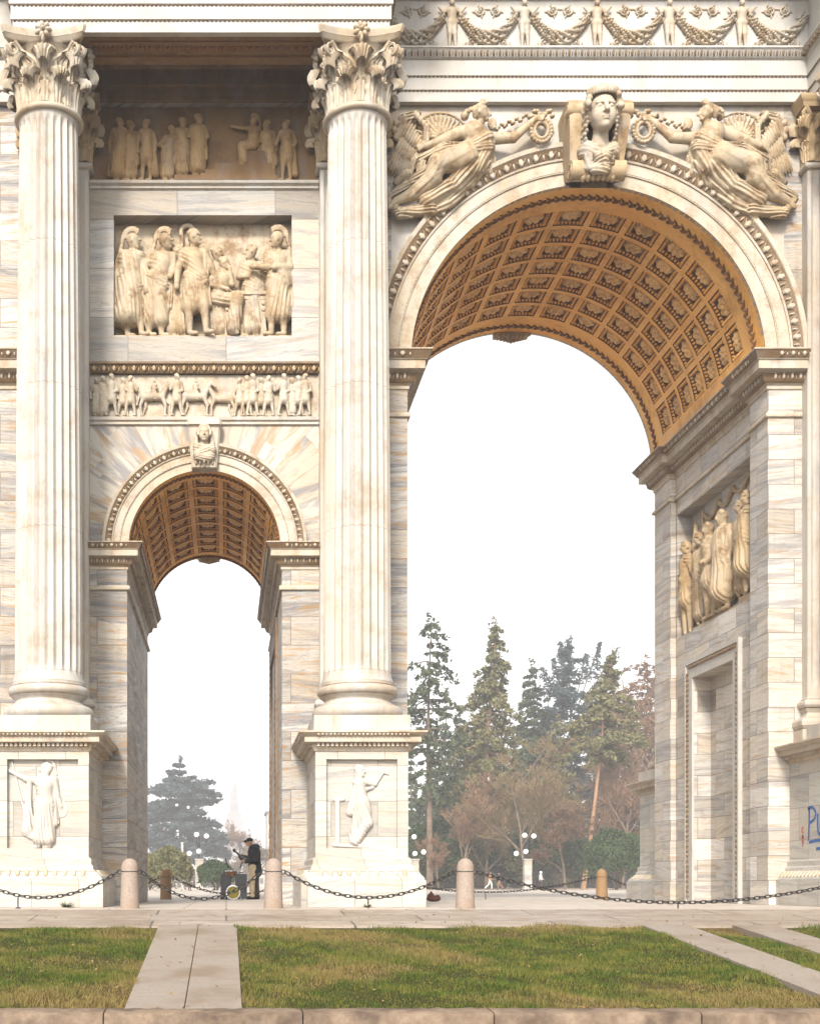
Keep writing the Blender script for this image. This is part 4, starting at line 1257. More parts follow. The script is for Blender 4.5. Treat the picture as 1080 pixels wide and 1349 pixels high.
# ---- pedestal figures (low relief)
peds = [o for o in arch.children if o.name.startswith('pedestal')]
ped_front = {}
for o in peds:
    if o.location.y < 0: ped_front[round(o.location.x, 2)] = o
PO = (0, -.70, 0)
muse = [cap((0.02, .03, 1.86), (-.03, .03, 2.16), .10, .10, .03, ((.5, 0, .85), .05, .01)), cap((-.11, .03, 2.2), (.08, .03, 2.2), .055, .055, .03), cap((-.03, .04, 2.2), (-.03, .04, 2.34), .045, .04, .02)]
muse += sc_prims(head_small(0, .0, 0, 1, 1), -.02, .045, 2.39, 1.35)
muse += [cap((.06, .05, 2.2), (.24, .06, 2.16), .05, .04, .02), cap((.24, .06, 2.16), (.38, .06, 2.36), .037, .025, .02), cap((.34, .06, 2.37), (.48, .06, 2.33), .014, .01, .01), cap((-.1, .05, 2.18), (.06, .08, 2.06), .045, .037, .02), cap((.06, .08, 2.06), (.2, .08, 2.1), .035, .025, .02),
         cap((.02, .03, 1.84), (.10, .06, 1.48), .125, .10, .04, ((1, 0, .3), .07, .012)), cap((.10, .06, 1.48), (-.10, .05, 1.16), .09, .085, .04, ((.6, 0, .8), .06, .014)), cap((-.02, .04, 1.8), (-.16, .03, 1.16), .09, .07, .04, ((1, 0, .2), .06, .014)),
         cap((-.1, .03, 2.1), (-.2, .03, 1.66), .05, .07, .03, ((1, 0, .1), .045, .012)), cap((-.2, .03, 1.66), (-.05, .03, 1.62), .05, .05, .03, ((1, 0, .1), .045, .012)),
         cap((-.16, .05, 1.10), (-.05, .05, 1.09), .03, .025, .02), cap((-.05, .05, 1.09), (.05, .06, 1.08), .03, .025, .02),
         cap((-.42, .01, 1.12), (-.42, .01, 1.86), .05, .045, .01), cap((-.47, .02, 1.89), (-.32, .02, 1.89), .035, .035, .01), cap((-.48, .02, 1.09), (.1, .02, 1.055), .035, .03, .01)]
relief('relief_figure', sc_prims(muse, 0, 0, 0, 1, .30), .010, PO, *FRONT, M['white'], ped_front[MID])
spear = sc_prims(figure(-1, 'toga', A(((-.22, .83, .05), (-.40, .92, .05)), ((.15, .64, .06), (.2, .5, .08))), hem=.04, helmet=0, cloak=0, lean=.02), .02, -.01, 1.03, 1.47, .75)
spear += sc_prims(head_small(0, 0, 0, -1, 0, 1), .09, .05, 2.43, 1.1)
spear += [cap((-.55, .05, 2.55), (-.30, .05, 1.55), .018, .018, .01), ell((.32, .01, 1.72), (.12, .05, .16), .02), ell((.32, .05, 1.72), (.05, .03, .06), .02),
          cap((-.24, .02, 2.18), (-.28, .02, 1.35), .05, .10, .03, ((1, 0, .1), .05, .013)), cap((-.28, .02, 1.3), (-.05, .02, 1.15), .07, .06, .03, ((.4, 0, 1), .05, .013))]
relief('relief_figure', sc_prims(spear, 0, 0, 0, 1, .30), .010, PO, *FRONT, M['white'], ped_front[OUT])

# ---- big heads
def big_head(curls=True):
    P = [ell((0, 0, .03), (.155, .18, .19), .03), ell((0, .05, -.09), (.115, .125, .13), .05), ell((0, .125, -.185), (.045, .045, .04), .03),
         ell((-.075, .10, -.07), (.05, .05, .06), .04), ell((.075, .10, -.07), (.05, .05, .06), .04),
         ell((-.062, .172, .018), (.042, .03, .028), .012, op='sub'), ell((.062, .172, .018), (.042, .03, .028), .012, op='sub'),
         ell((-.06, .148, .014), (.03, .022, .018), .004), ell((.06, .148, .014), (.03, .022, .018), .004),
         cap((-.10, .145, .052), (-.02, .172, .048), .014, .016, .012), cap((.10, .145, .052), (.02, .172, .048), .014, .016, .012),
         cap((0, .165, .05), (0, .215, -.055), .018, .026, .014), ell((-.022, .185, -.062), (.018, .018, .014), .008), ell((.022, .185, -.062), (.018, .018, .014), .008),
         ell((0, .172, -.112), (.044, .02, .011), .006), ell((0, .166, -.134), (.036, .02, .013), .006), cap((-.05, .17, -.123), (.05, .17, -.123), .004, .004, .004, op='sub'),
         ell((-.155, .0, -.02), (.02, .04, .05), .01), ell((.155, .0, -.02), (.02, .04, .05), .01)]
    if curls:
        r2 = np.random.default_rng(3)
        for i in range(90):
            a = r2.uniform(-.15, math.pi + .15); b = r2.uniform(0, 1)
            x = .185 * math.cos(a); z = .05 + .20 * max(math.sin(a), -.6) ; y = .13 - .22 * b
            if z < .12 and abs(x) < .12: continue
            P.append(ell((x, y, z), r2.uniform(.028, .042, 3), .008))
        for sg in (-1, 1):
            for t in range(9):
                P.append(ell((sg * (.160 + .014 * (t % 2)), .07 - .02 * t, .06 - t * .036), (.024, .04, .022), .005))
                P.append(ell((sg * (.182 + .010 * (t % 2)), .02 - .02 * t, .05 - t * .036), (.020, .04, .020), .005))
        for i in range(15):
            a = math.pi * (i + .5) / 15
            P.append(ell((.17 * math.cos(a), .04 + .13 * math.sin(a), .20), (.024, .024, .05), .006))
            P.append(ell((.135 * math.cos(a + .1), .03 + .11 * math.sin(a + .1), .245), (.016, .016, .022), .005))
        P.append(ell((0, .0, .2), (.14, .13, .05), .02))
    return P

def keystone(name, x0, w0, w1, zt, zb, yt, yb, mat):
    """console block: two scrolled side straps and a sunk middle"""
    o = MB()
    def prof(f):
        pts = []
        for t in np.linspace(0, 1, 20):
            z = zt + (zb - zt) * t
            y = yt + (yb - yt) * t ** .8 - .05 * math.sin(math.pi * 2 * t)
            pts.append((y + f, z))
        return pts
    s = .22 * w0
    for sg in (-1, 1):
        ring = [prof(0), ]
        P = []
        for t, (y, z) in zip(np.linspace(0, 1, 20), prof(0)):
            w = w0 + (w1 - w0) * t
            zb_ = max(z, zb + .22 * (zt - zb)); P.append([(sg * w / 2 + x0, .05, zb_), (sg * w / 2 + x0, y, z), (sg * (w / 2 - s * .3) + x0, y - .03, z), (sg * (w / 2 - s * .7) + x0, y - .03, z), (sg * (w / 2 - s) + x0, y, z), (sg * (w / 2 - s) + x0, .05, zb_)])
        o.grid(np.array(P))
        for zz, yy, r in ((zb + .16 * (zt - zb) * .9, yb - .02, .13 * (zt - zb)), (zt - .10 * (zt - zb), yt + .06, .09 * (zt - zb))):
            t = np.linspace(0, 2 * math.pi, 17)
            for dx in (0, -sg * s):
                pass
            w = w0 + (w1 - w0) * (zt - zz) / (zt - zb)
            xa, xb = x0 + sg * (w / 2 + .02), x0 + sg * (w / 2 - s - .02)
            P = np.array([[(xx, yy + r * math.cos(a), zz + r * math.sin(a)) for a in t] for xx in (xa, xb)])
            b = o.n; o.grid(P); o.F.append(np.array([[b + j for j in range(16)]])); o.F.append(np.array([[b + 17 + j for j in range(16)]]))
            spiral(o, (xa, yy, zz), (0, 1, 0), (0, 0, 1), r * .8, 2, .02)
    t = [(y * .62, z) for y, z in prof(0)]
    P = [[(x0 - (w0 + (w1 - w0) * q) / 2 + s * .9, y, z), (x0 + (w0 + (w1 - w0) * q) / 2 - s * .9, y, z)] for q, (y, z) in zip(np.linspace(0, 1, 20), t)]
    o.grid(np.array(P))
    o.box(x0 - w0 / 2 + .01, x0 + w0 / 2 - .01, yt * .9, 0.05, zt - .01, zt + .06)
    P = [[(x0 - w1 / 2 + .01, y, z), (x0 + w1 / 2 - .01, y, z)] for y, z in ((yb * .62, zb), (yb * .3, zb + .1 * (zt - zb)), (.05, zb + .2 * (zt - zb)))]
    o.grid(np.array(P))
    # acanthus on the underside curl
    for i in range(7):
        a = -0.5 + i / 6
        o.bump((x0 + a * (w1 - s * 1.2), yb - .06 - .08 * math.cos(a * 3), zb + .15 * (zt - zb)), ((w1) * .08, 0, 0), (0, -.02, .12 * (zt - zb)), (0, -.12, 0), HEMI)
        o.bump((x0 + a * (w1 - s * 1.5), yb - .03 - .05 * math.cos(a * 3), zb + .05 * (zt - zb)), ((w1) * .07, 0, 0), (0, 0, .07 * (zt - zb)), (0, -.10, 0), HEMI)
    return o.build(name, mat, arch, angle=45)
ks = keystone('keystone', XC + .02, 1.20, .95, 15.12, 13.72, -.78, -.55, M['carved'])
P = sc_prims([dict(p) for p in big_head()], 0, .26, .0, 1.66)
F_ = lambda dv, lam, amt: (np.array(dv, float), lam, amt)
P += [cap((0, .18, -.25), (0, .12, -.52), .14, .16, .04), cap((-.26, .06, -.58), (.26, .06, -.58), .14, .14, .06, F_((.3, 0, 1), .09, .02)), cap((-.24, .12, -.52), (.10, .2, -.76), .09, .10, .04, F_((.5, 0, 1), .07, .022)),
      cap((.26, .12, -.52), (-.04, .2, -.78), .09, .1, .04, F_((-.5, 0, 1), .07, .022)), cap((-.22, .12, -.6), (-.22, .12, -.92), .09, .07, .03, F_((1, 0, .3), .07, .02)), cap((0, .14, -.85), (.2, .12, -.8), .12, .08, .03, F_((-.3, 0, 1), .07, .02)),
      cap((-.1, .14, -.95), (.1, .14, -.95), .1, .1, .04, F_((.1, 0, 1), .06, .02))]
relief('keystone_bust', P, .0145, (XC + .02, -.62, 14.80), *FRONT, M['carved_pale'], ks, -.25)
mb = MB()
P = []
for z, w, y in ((9.33, .66, -.30), (9.22, .65, -.32), (9.2, .63, -.26), (8.9, .58, -.22), (8.6, .52, -.2), (8.5, .50, -.24), (8.42, .49, -.22), (8.40, .48, -.1)):
    P.append([(SX - w / 2, .05, z), (SX - w / 2, y + .04, z), (SX - w / 2 + .04, y, z), (SX + w / 2 - .04, y, z), (SX + w / 2, y + .04, z), (SX + w / 2, .05, z)])
mb.grid(np.array(P)); mb.F.append(np.array([[0, 1, 2, 3, 4, 5]])); mb.F.append(np.array([[42, 43, 44, 45, 46, 47][::-1]]))
for i in range(5):
    mb.bump((SX - .16 + .08 * i, -.22, 8.52), (.035, 0, 0), (0, 0, .08), (0, -.12 + .03 * abs(i - 2), 0), HEMI)
    mb.bump((SX - .16 + .08 * i, -.18, 8.45), (.035, 0, 0), (0, 0, .05), (0, -.10 + .03 * abs(i - 2), 0), HEMI)
ks2 = mb.build('keystone', M['carved_pale'], arch, angle=40)
P = sc_prims([dict(p) for p in big_head(False)], 0, .10, .0, .70)
for a in np.linspace(-.3, math.pi + .3, 16):
    P.append(ell((.125 * math.cos(a), .10 - .02 * math.sin(a), .03 + .145 * math.sin(a)), (.026, .05, .026), .010))
for sg in (-1, 1):
    P += [cap((sg * .13, .05, .05), (sg * .16, .04, -.15), .035, .04, .015, F_((1, 0, .2), .035, .008)), cap((sg * .16, .04, -.15), (sg * .15, .03, -.40), .04, .06, .02, F_((1, 0, .2), .04, .008))]
P += [cap((-.05, .05, .18), (.05, .05, .18), .05, .05, .03), cap((0, .07, -.08), (0, .06, -.2), .06, .07, .02), cap((-.14, .05, -.24), (.14, .05, -.28), .08, .09, .03, F_((.3, 0, 1), .045, .012)), cap((.14, .06, -.24), (-.12, .08, -.38), .07, .09, .03, F_((-.4, 0, 1), .045, .012)),
      cap((-.10, .06, -.42), (.1, .06, -.42), .09, .09, .03, F_((.1, 0, 1), .04, .01))]
relief('keystone_bust', P, .0085, (SX, -.22, 9.02), *FRONT, M['carved_pale'], ks2, -.12)
# carved drops at the crown of the rear archivolts
for cx, z0, w in ((XC, 13.90, .42), (SX, 8.40, .26)):
    mb = MB()
    mb.box(cx - w, cx + w, YB - .05, YB + .30, z0 - .02, z0 + .5 * w)
    for i in range(9):
        a = -1 + i / 4
        for j in range(3):
            mb.bump((cx + a * w * (1 - .25 * j), YB + .02 + .09 * j, z0 - .02 - .12 * w * (j == 1)), (w * .14, 0, .02), (0, w * .16, 0), (0, 0, -w * (.30 - .22 * abs(a))), HEMI)
    mb.build('crown_drop', M['carved'], arch)

# ---- winged victories in the spandrels, traced in the photograph's own measure: 1 m is 308 units of the tracing
def vz(x, y): return ((500 + x / 4.5 - 298) / 68.6 - XC, .38 + (1167 - 120 - y / 4.5) / 68.6)
U = 1 / 308.0
def vc(x0, y0, d0, x1, y1, d1, r0, r1, k=.03, fold=None):
    a = vz(x0, y0); b = vz(x1, y1)
    return cap((a[0], d0, a[1]), (b[0], d1, b[1]), r0 * U, r1 * U, k, fold)
def ve(x, y, d, rx, rd, rz, k=.02, rot=0, fold=None):
    a = vz(x, y)
    return ell((a[0], d, a[1]), (rx * U, rd, rz * U), k, fold, rot=rot)
def victory():
    fd = lambda x, z, lam=.075, amt=.022: F_((x, 0, -z), lam, amt)
    P = []
    # fluttering scarf that frames the long wing
    P += [vc(120, 250, .12, 150, 150, .14, 26, 24, .02, fd(1, .2)), vc(150, 150, .14, 225, 128, .16, 24, 22, .02, fd(.3, 1)), vc(215, 135, .20, 275, 210, .24, 17, 18, .015, fd(.8, .5)), vc(275, 210, .24, 268, 310, .24, 18, 20, .015, fd(1, 0)), vc(268, 310, .24, 212, 410, .22, 20, 22, .015, fd(.9, .4)), vc(212, 410, .22, 190, 480, .18, 24, 14, .015, fd(1, .2))]
    for i in range(7):
        a = .9 + i * .75
        P.append(ve(128 + 38 * math.cos(a), 215 + 62 * math.sin(a), .13, 20, .06, 22, .012))
    # trunk, neck, head
    P += [vc(550, 270, .30, 585, 345, .28, 72, 62, .04), vc(505, 252, .28, 636, 285, .26, 42, 40, .035), vc(572, 240, .32, 594, 195, .36, 29, 26, .02), ve(545, 305, .37, 34, .09, 36, .03), ve(612, 322, .37, 34, .09, 36, .03)]
    P += [ve(588, 152, .40, 40, .13, 48, .015, .1), ve(608, 176, .40, 25, .10, 30, .02), vc(628, 150, .41, 644, 174, .41, 6, 10, .008), ve(622, 200, .41, 14, .05, 12, .01), vc(612, 140, .43, 632, 145, .42, 8, 7, .006), vc(628, 184, .41, 634, 186, .41, 8, 6, .004), ve(575, 170, .50, 9, .03, 13, .006),
          ve(603, 92, .38, 18, .07, 17, .010), ve(500, 160, .30, 24, .09, 26, .012), ve(515, 138, .30, 18, .07, 18, .01)]
    for i in range(9):
        a = .2 + i * .3
        P.append(vc(598 - 8 * math.cos(a), 108 + 6 * i * .3, .40 + .05 * math.sin(a), 588 - 44 * math.sin(a * .8) , 118 + 9 * i, .40 + .10 * math.sin(a), 13, 12, .006))
    for i in range(5):
        P.append(vc(612 - i * 22, 116 + i * 9, .48, 590 - i * 20, 128 + i * 11, .50, 12, 11, .006))
    # arms and hands
    P += [vc(646, 290, .28, 785, 294, .32, 36, 28, .025), vc(785, 294, .32, 905, 188, .30, 28, 18, .015), ve(928, 172, .30, 24, .05, 17, .012), vc(472, 262, .30, 362, 318, .36, 40, 31, .025), vc(362, 318, .36, 270, 345, .34, 30, 20, .015), ve(252, 347, .34, 22, .05, 17, .012)]
    for i in range(4):
        P += [vc(935, 163 + i * 8, .33, 968 - 4 * i, 166 + i * 9, .35, 7, 6, .004), vc(245, 338 + i * 7, .36, 215 + 4 * i, 345 + i * 9, .34, 7, 6, .004)]
    # tunic over the breast, rolled mantle, thighs, shins, trailing hem
    P += [vc(620, 300, .34, 520, 370, .36, 46, 52, .03, fd(.45, .9, .06, .014)), vc(640, 350, .34, 500, 372, .42, 34, 38, .02, fd(.15, 1, .05, .02)), vc(500, 372, .42, 380, 362, .40, 34, 26, .02, fd(.1, 1, .05, .02)), vc(380, 362, .40, 235, 410, .28, 26, 20, .02, fd(.3, 1, .05, .016)),
          vc(640, 340, .26, 560, 455, .28, 42, 56, .03, fd(1, .5)), vc(655, 345, .22, 690, 440, .16, 24, 12, .012, fd(1, .1, .045)), vc(640, 370, .20, 660, 470, .15, 26, 18, .012, fd(1, 0, .045)), vc(620, 420, .22, 545, 540, .16, 36, 28, .02, fd(.9, .5)),
          vc(500, 420, .38, 335, 470, .46, 76, 60, .03, fd(.5, .9, .14, .010)), vc(335, 470, .46, 300, 545, .42, 58, 54, .03, fd(.8, .5, .12, .010)), vc(310, 540, .42, 190, 630, .34, 52, 40, .025, fd(.6, .8, .12, .010)), vc(190, 630, .34, 100, 658, .26, 38, 24, .02), vc(100, 655, .26, 58, 692, .26, 23, 14, .012),
          vc(530, 450, .30, 440, 560, .28, 62, 54, .03, fd(.75, .75)), vc(440, 560, .28, 270, 655, .28, 48, 46, .025, fd(.5, 1)), vc(540, 520, .18, 420, 640, .17, 34, 40, .02, fd(.7, .8)), vc(420, 640, .17, 290, 715, .16, 38, 34, .02, fd(.5, 1)), vc(300, 700, .22, 120, 722, .22, 38, 30, .02, fd(.05, 1, .055)), vc(120, 722, .22, 48, 640, .20, 28, 18, .015, fd(.8, .6, .05)),
          vc(52, 625, .20, 150, 560, .22, 20, 24, .015, fd(.5, 1, .05)), vc(150, 560, .22, 285, 470, .28, 26, 28, .02, fd(.5, 1, .05)), vc(275, 725, .18, 285, 765, .16, 26, 12, .012, fd(1, .1, .045)), vc(400, 640, .20, 440, 600, .2, 20, 14, .012, fd(1, 1, .045)), vc(160, 480, .14, 105, 525, .12, 32, 22, .015, fd(1, 1, .045)),
          vc(250, 430, .26, 225, 500, .22, 24, 16, .012, fd(1, .2, .045))]
    # ribbon and wreath
    for i in range(16):
        P.append(ve(690 + i * 11, 208 - 4 * i + 13 * math.sin(i * 1.5), .16, 9, .05, 9, .010))
    P.append(ve(672, 178, .14, 28, .05, 36, .015))
    for i in range(20):
        a = 2 * math.pi * i / 20
        for q in (-1, 1):
            P.append(ve(953 + (50 + 11 * q) * math.cos(a + .1 * q), 245 + (58 + 11 * q) * math.sin(a + .1 * q), .28, 12, .06, 12, .006))
    for i in range(11):
        P.append(ve(872 + i * 15, 142 + 20 * math.sin(i * 1.3) - 5 * (i % 2), .24, 15, .06, 13, .008))
    return P
def feather(mb, p, q, w, d0, d1, th=.05):
    a = np.array(vz(*p)); b = np.array(vz(*q)); c = (a + b) / 2; v = (b - a) / 2; n = np.array([-v[1], v[0]]) / np.linalg.norm(v) * w * U
    mb.bump((c[0], -(d0 + d1) / 2 - .04, c[1]), (v[0], -(d1 - d0) / 2, v[1]), (n[0], 0, n[1]), (0, -th * 1.4, 0), HEMI)
def wings():
    mb = MB()
    P0 = np.array([365, 285])
    for r0, r1, n, w, d in ((70, 178, 14, 13, .05), (40, 120, 11, 15, .11), (10, 75, 8, 17, .16)):
        for i in range(n):
            a = math.radians(165 - i * (140 / (n - 1)))
            v = np.array([math.cos(a) * 1.0, -math.sin(a)])
            f = 1 - .10 * abs(i / (n - 1) - .45)
            feather(mb, tuple(P0 + v * r0), tuple(P0 + v * r1 * f), w, d, d + .02)
    for row_, (n, w, d, s0, s1) in enumerate(((10, 15, .05, .15, 1.0), (9, 16, .11, .05, .66), (8, 15, .17, .0, .38))):
        for i in range(n):
            t = i / (n - 1)
            p = np.array([190 + 70 * t, 165 + 130 * t]); q = np.array([38 + 150 * t, 455 + 35 * math.sin(t * 3.0)])
            feather(mb, tuple(p + (q - p) * s0), tuple(p + (q - p) * s1), w, d, d - .02)
    # leading edge of the upper wing
    t = np.linspace(0, 1, 20)
    pts = [vz(x, y) for x, y in zip(250 + 10 * t, 250 - 60 * t)]
    arc_ = [vz(P0[0] + 182 * math.cos(a) * .98, P0[1] - 182 * math.sin(a) * .98) for a in np.radians(np.linspace(168, 24, 24))]
    mb.tube([(x, -.10, z) for x, z in arc_], np.linspace(.035, .02, 24), 6)
    return mb
V, Q = sdf_mesh(victory(), .0125, back=-.02)
W = place(V, (0, 0, 0), *FRONT)
vm = make_mesh('winged_victory', W, [Q[:, ::-1]], M['relief'], True, 180)
v = link('winged_victory', vm, arch); v.location = (XC, 0, 0)
wm = wings(); w_ = wm.build('wing', M['relief'], v, angle=60)
W2 = W.copy(); W2[:, 0] *= -1
v = link('winged_victory', make_mesh('winged_victory', W2, [Q], M['relief'], True, 180), arch); v.location = (XC + .02, 0, 0)
Wv = np.concatenate(wm.V); Wv[:, 0] *= -1
link('wing', make_mesh('wing', Wv, wm.F, M['relief'], True, 60), v)

# ---- garland frieze with children
gf = MB(); gf.box(2.9, 11.2, -.178, -.12, 16.47, 17.39)
gf = gf.build('garland_frieze', M['relief'], arch, smooth=False)
putto = sc_prims(figure(0, 'nude', A(((-.18, .74, .08), (-.28, .84, .1)), ((.18, .74, .08), (.28, .84, .1))), legs=(((-.05, .28, .1), (-.05, .05, .08)), ((.06, .28, .08), (.07, .05, .08)))), 0, 0, 0, .9)
V, Q = sdf_mesh(putto, .012, back=-.02)
pm = make_mesh('relief_putto', place(V, (0, 0, 0), *FRONT), [Q[:, ::-1]], M['carved_pale'], True, 180)
def garland(L):
    mb = MB()
    n = 34
    for i in range(n):
        t = (i + .5) / n
        x = -L / 2 + L * t; z = .62 - .42 * math.sin(math.pi * t) ** .8
        th = .045 + .075 * math.sin(math.pi * t)
        for j in range(5):
            a = j * 1.25 + i
            mb.bump((x + .01 * math.cos(a * 3), -.02 - .03 * abs(math.cos(a)), z + th * math.sin(a)), (.04, 0, .012 * math.sin(a * 2)), (-.01, 0, .034), (0, -.075 - .03 * math.cos(a), 0))
    for sg in (-1, 1):
        for cx, cz, r in ((.30, .12, .12), (.14, .74, .10), (.52, .60, .10)):
            spiral(mb, (sg * cx, -.02, cz), (sg, 0, 0), (0, 0, 1), r, 1.5, .022, 22)
            mb.bump((sg * cx, -.01, cz), (.035, 0, 0), (0, 0, .035), (0, -.06, 0))
            for q in range(4):
                a = q * 1.6 + cx * 9
                mb.bump((sg * (cx + r * 1.25 * math.cos(a)), 0, cz + r * 1.1 * math.sin(a)), (.05 * math.cos(a), 0, .05 * math.sin(a)), (-.02 * math.sin(a), 0, .02 * math.cos(a)), (0, -.035, 0))
    return make_mesh('garland', np.concatenate(mb.V), mb.F, M['carved_pale'], True, 60)
pitch = 1.39
gm = garland(pitch - .3)
for i in range(-3, 4):
    x = XC + .11 + i * pitch
    if 2.95 < x < 11.1:
        o = link('relief_putto', pm, gf); o.location = (x, -.175, 16.475)
for i in range(-3, 3):
    x = XC + .11 + (i + .5) * pitch
    o = link('garland', gm, gf); o.location = (x, -.178, 16.47)

# ---- graffiti on the right pedestal
def stroke(name, pts, r, mat, y=-2.452):
    mb = MB()
    for P in pts:
        P = np.array([(x, y, z) for x, z in P])
        d = np.gradient(P, axis=0); d /= np.linalg.norm(d, axis=1, keepdims=True) + 1e-9
        nrm = np.stack([-d[:, 2], np.zeros(len(P)), d[:, 0]], 1)
        mb.grid(np.stack([P - nrm * r, P + nrm * r], 1)); 
    return mb.build(name, mat, arch, smooth=False)
def smooth_pts(p, n=24):
    p = np.array(p); t = np.linspace(0, 1, len(p)); s = np.linspace(0, 1, n)
    out = np.stack([np.interp(s, t, p[:, i]) for i in range(2)], 1)
    for _ in range(3):
        out[1:-1] = (out[:-2] + 2 * out[1:-1] + out[2:]) / 4
    return [tuple(v) for v in out]
gx = lambda px, D=25: (px - 298) * D / 1700
gz = lambda py, D=25: .38 + (1167 - py) * D / 1700
# ------------------------------------------------------------------ arch label pieces: graffiti
g = stroke('graffiti', [smooth_pts([(gx(1064, 22.5), gz(1107, 22.5)), (gx(1066, 22.5), gz(1064, 22.5))]),
                        smooth_pts([(gx(1064, 22.5), gz(1066, 22.5)), (gx(1072, 22.5), gz(1062, 22.5)), (gx(1077, 22.5), gz(1070, 22.5)), (gx(1074, 22.5), gz(1080, 22.5)), (gx(1066, 22.5), gz(1083, 22.5))])], .016, M['graffiti_blue'])
# the tag is sprayed on the left flank of the pedestal, which faces the great passage
bpy.data.objects.remove(g)
def flank(name, strokes, r, mat, x=RIGHT - .81 - .004):
    mb = MB()
    for P in strokes:
        P = np.array([(x, y, z) for y, z in smooth_pts(P)])
        d = np.gradient(P, axis=0); d /= np.linalg.norm(d, axis=1, keepdims=True) + 1e-9
        nrm = np.stack([np.zeros(len(P)), -d[:, 2], d[:, 1]], 1)
        mb.grid(np.stack([P - nrm * r, P + nrm * r], 1))
    o = mb.build(name, mat, arch, smooth=False)
    return o
def fk(px, py):
    """point of the flank (plane x = RIGHT - .81) seen at a pixel of the photograph"""
    D = 1700 * (RIGHT - .81) / (px - 298)
    return (D - 25, .38 + (1167 - py) * D / 1700)
flank('graffiti', [[fk(1065, 1108), fk(1066, 1085), fk(1066, 1064)], [fk(1064, 1066), fk(1070, 1063), fk(1075, 1070), fk(1073, 1080), fk(1067, 1084)],
                   [fk(1077, 1072), fk(1077, 1090), fk(1078, 1098), fk(1081, 1100), fk(1084, 1092), fk(1085, 1072)], [fk(1066, 1110), fk(1074, 1108), fk(1084, 1107)], [fk(1075, 1119), fk(1086, 1117)]], .03, M['graffiti_blue'])
flank('graffiti', [[fk(1058.5, 1091), fk(1056.5, 1091), fk(1056.5, 1097), fk(1058.5, 1097)], [fk(1056.5, 1106), fk(1057.5, 1100), fk(1058.5, 1106)], [fk(1056.8, 1103), fk(1058.3, 1103)], [fk(1057.5, 1116), fk(1057.5, 1109)], [fk(1056.3, 1109), fk(1058.8, 1109)]], .02, M['graffiti_red'])

# ------------------------------------------------------------------ ground, paving, lawn, kerb, road
def mat_ground(name, a, b, c, su, sv, joint_w, bw, bh, dark=(0.06, 0.05, 0.04), rough=0.7):
    s = NT(name)
    x, y, z = s.sep(s.pos())
    br = s.n('TexBrick', offset=0.37)
    s.l(s.comb(s.math('MULTIPLY', x, su), s.math('MULTIPLY', y, sv), 0.0), br.inputs['Vector'])
    br.inputs['Color1'].default_value = (0, 0, 0, 1); br.inputs['Color2'].default_value = (1, 1, 1, 1)
    br.inputs['Scale'].default_value = 1.0; br.inputs['Mortar Size'].default_value = joint_w; br.inputs['Brick Width'].default_value = bw; br.inputs['Row Height'].default_value = bh
    n1 = s.noise(s.pos(), 2.2, 7, 0.65); n2 = s.noise(s.pos(), 26.0, 5, 0.7)
    col = s.mix(s.sep(br.outputs['Color'])[0], a, b)
    col = s.mix(s.math('MULTIPLY', s.ramp(n1, 0.48, 0.68), 0.7), col, c)
    col = s.mix(s.math('MULTIPLY', s.ramp(n2, 0.45, 0.75), 0.3), col, dark)
    col = s.mix(s.math('MULTIPLY', br.outputs['Fac'], 0.85), col, dark)
    s.bump(s.math('SUBTRACT', n2, br.outputs['Fac']), 0.35, 0.008)
    return s.out(col, s.ramp(n1, 0.35, 0.65, rough - .22, rough), 0.4)
M['plaza'] = mat_ground('plaza paving', (0.52, 0.46, 0.40), (0.44, 0.38, 0.32), (0.40, 0.33, 0.26), 1, 1, 0.02, 1.9, 0.95, rough=0.75)
M['paving'] = mat_ground('worn stone paving', (0.25, 0.20, 0.155), (0.33, 0.27, 0.215), (0.20, 0.145, 0.105), 1, 1, 0.018, 2.9, 0.86, rough=0.62)
M['slabs'] = mat_noise('granite path slab', (0.215, 0.18, 0.147), (0.275, 0.235, 0.195), 30.0, 0.75, 0.3, 0.004, c3=(0.19, 0.145, 0.105), scale3=1.1)
M['kerb'] = mat_noise('kerb granite', (0.15, 0.105, 0.07), (0.23, 0.17, 0.12), 12.0, 0.8, 0.5, 0.008, c3=(0.08, 0.055, 0.04), scale3=2.2)
M['asphalt'] = mat_noise('road asphalt', (0.045, 0.043, 0.042), (0.065, 0.062, 0.06), 60.0, 0.85, 0.4, 0.004)

Y_TOP, Y_LAWN, Y_KERB = -4.15, -6.72, -13.0
Z_LAWN, Z_KERB = -0.19, -0.79
mb = MB(); mb.box(-1200, 1200, Y_TOP, 3200, -.3, 0)
tag(mb.build('ground', M['plaza'], smooth=False), kind='structure')
def slope_z(y): return Z_LAWN + (y - Y_LAWN) * (Z_KERB - Z_LAWN) / (Y_KERB - Y_LAWN)
mb = MB()
V = [(-60, Y_TOP, -.004), (60, Y_TOP, -.004), (60, Y_LAWN, Z_LAWN), (-60, Y_LAWN, Z_LAWN)]
V += [(x, y, z - .3) for x, y, z in V]
mb.add(V, [(0, 3, 2, 1), (4, 5, 6, 7), (3, 7, 6, 2), (0, 1, 5, 4)])
tag(mb.build('paving', M['paving'], smooth=False), kind='structure')

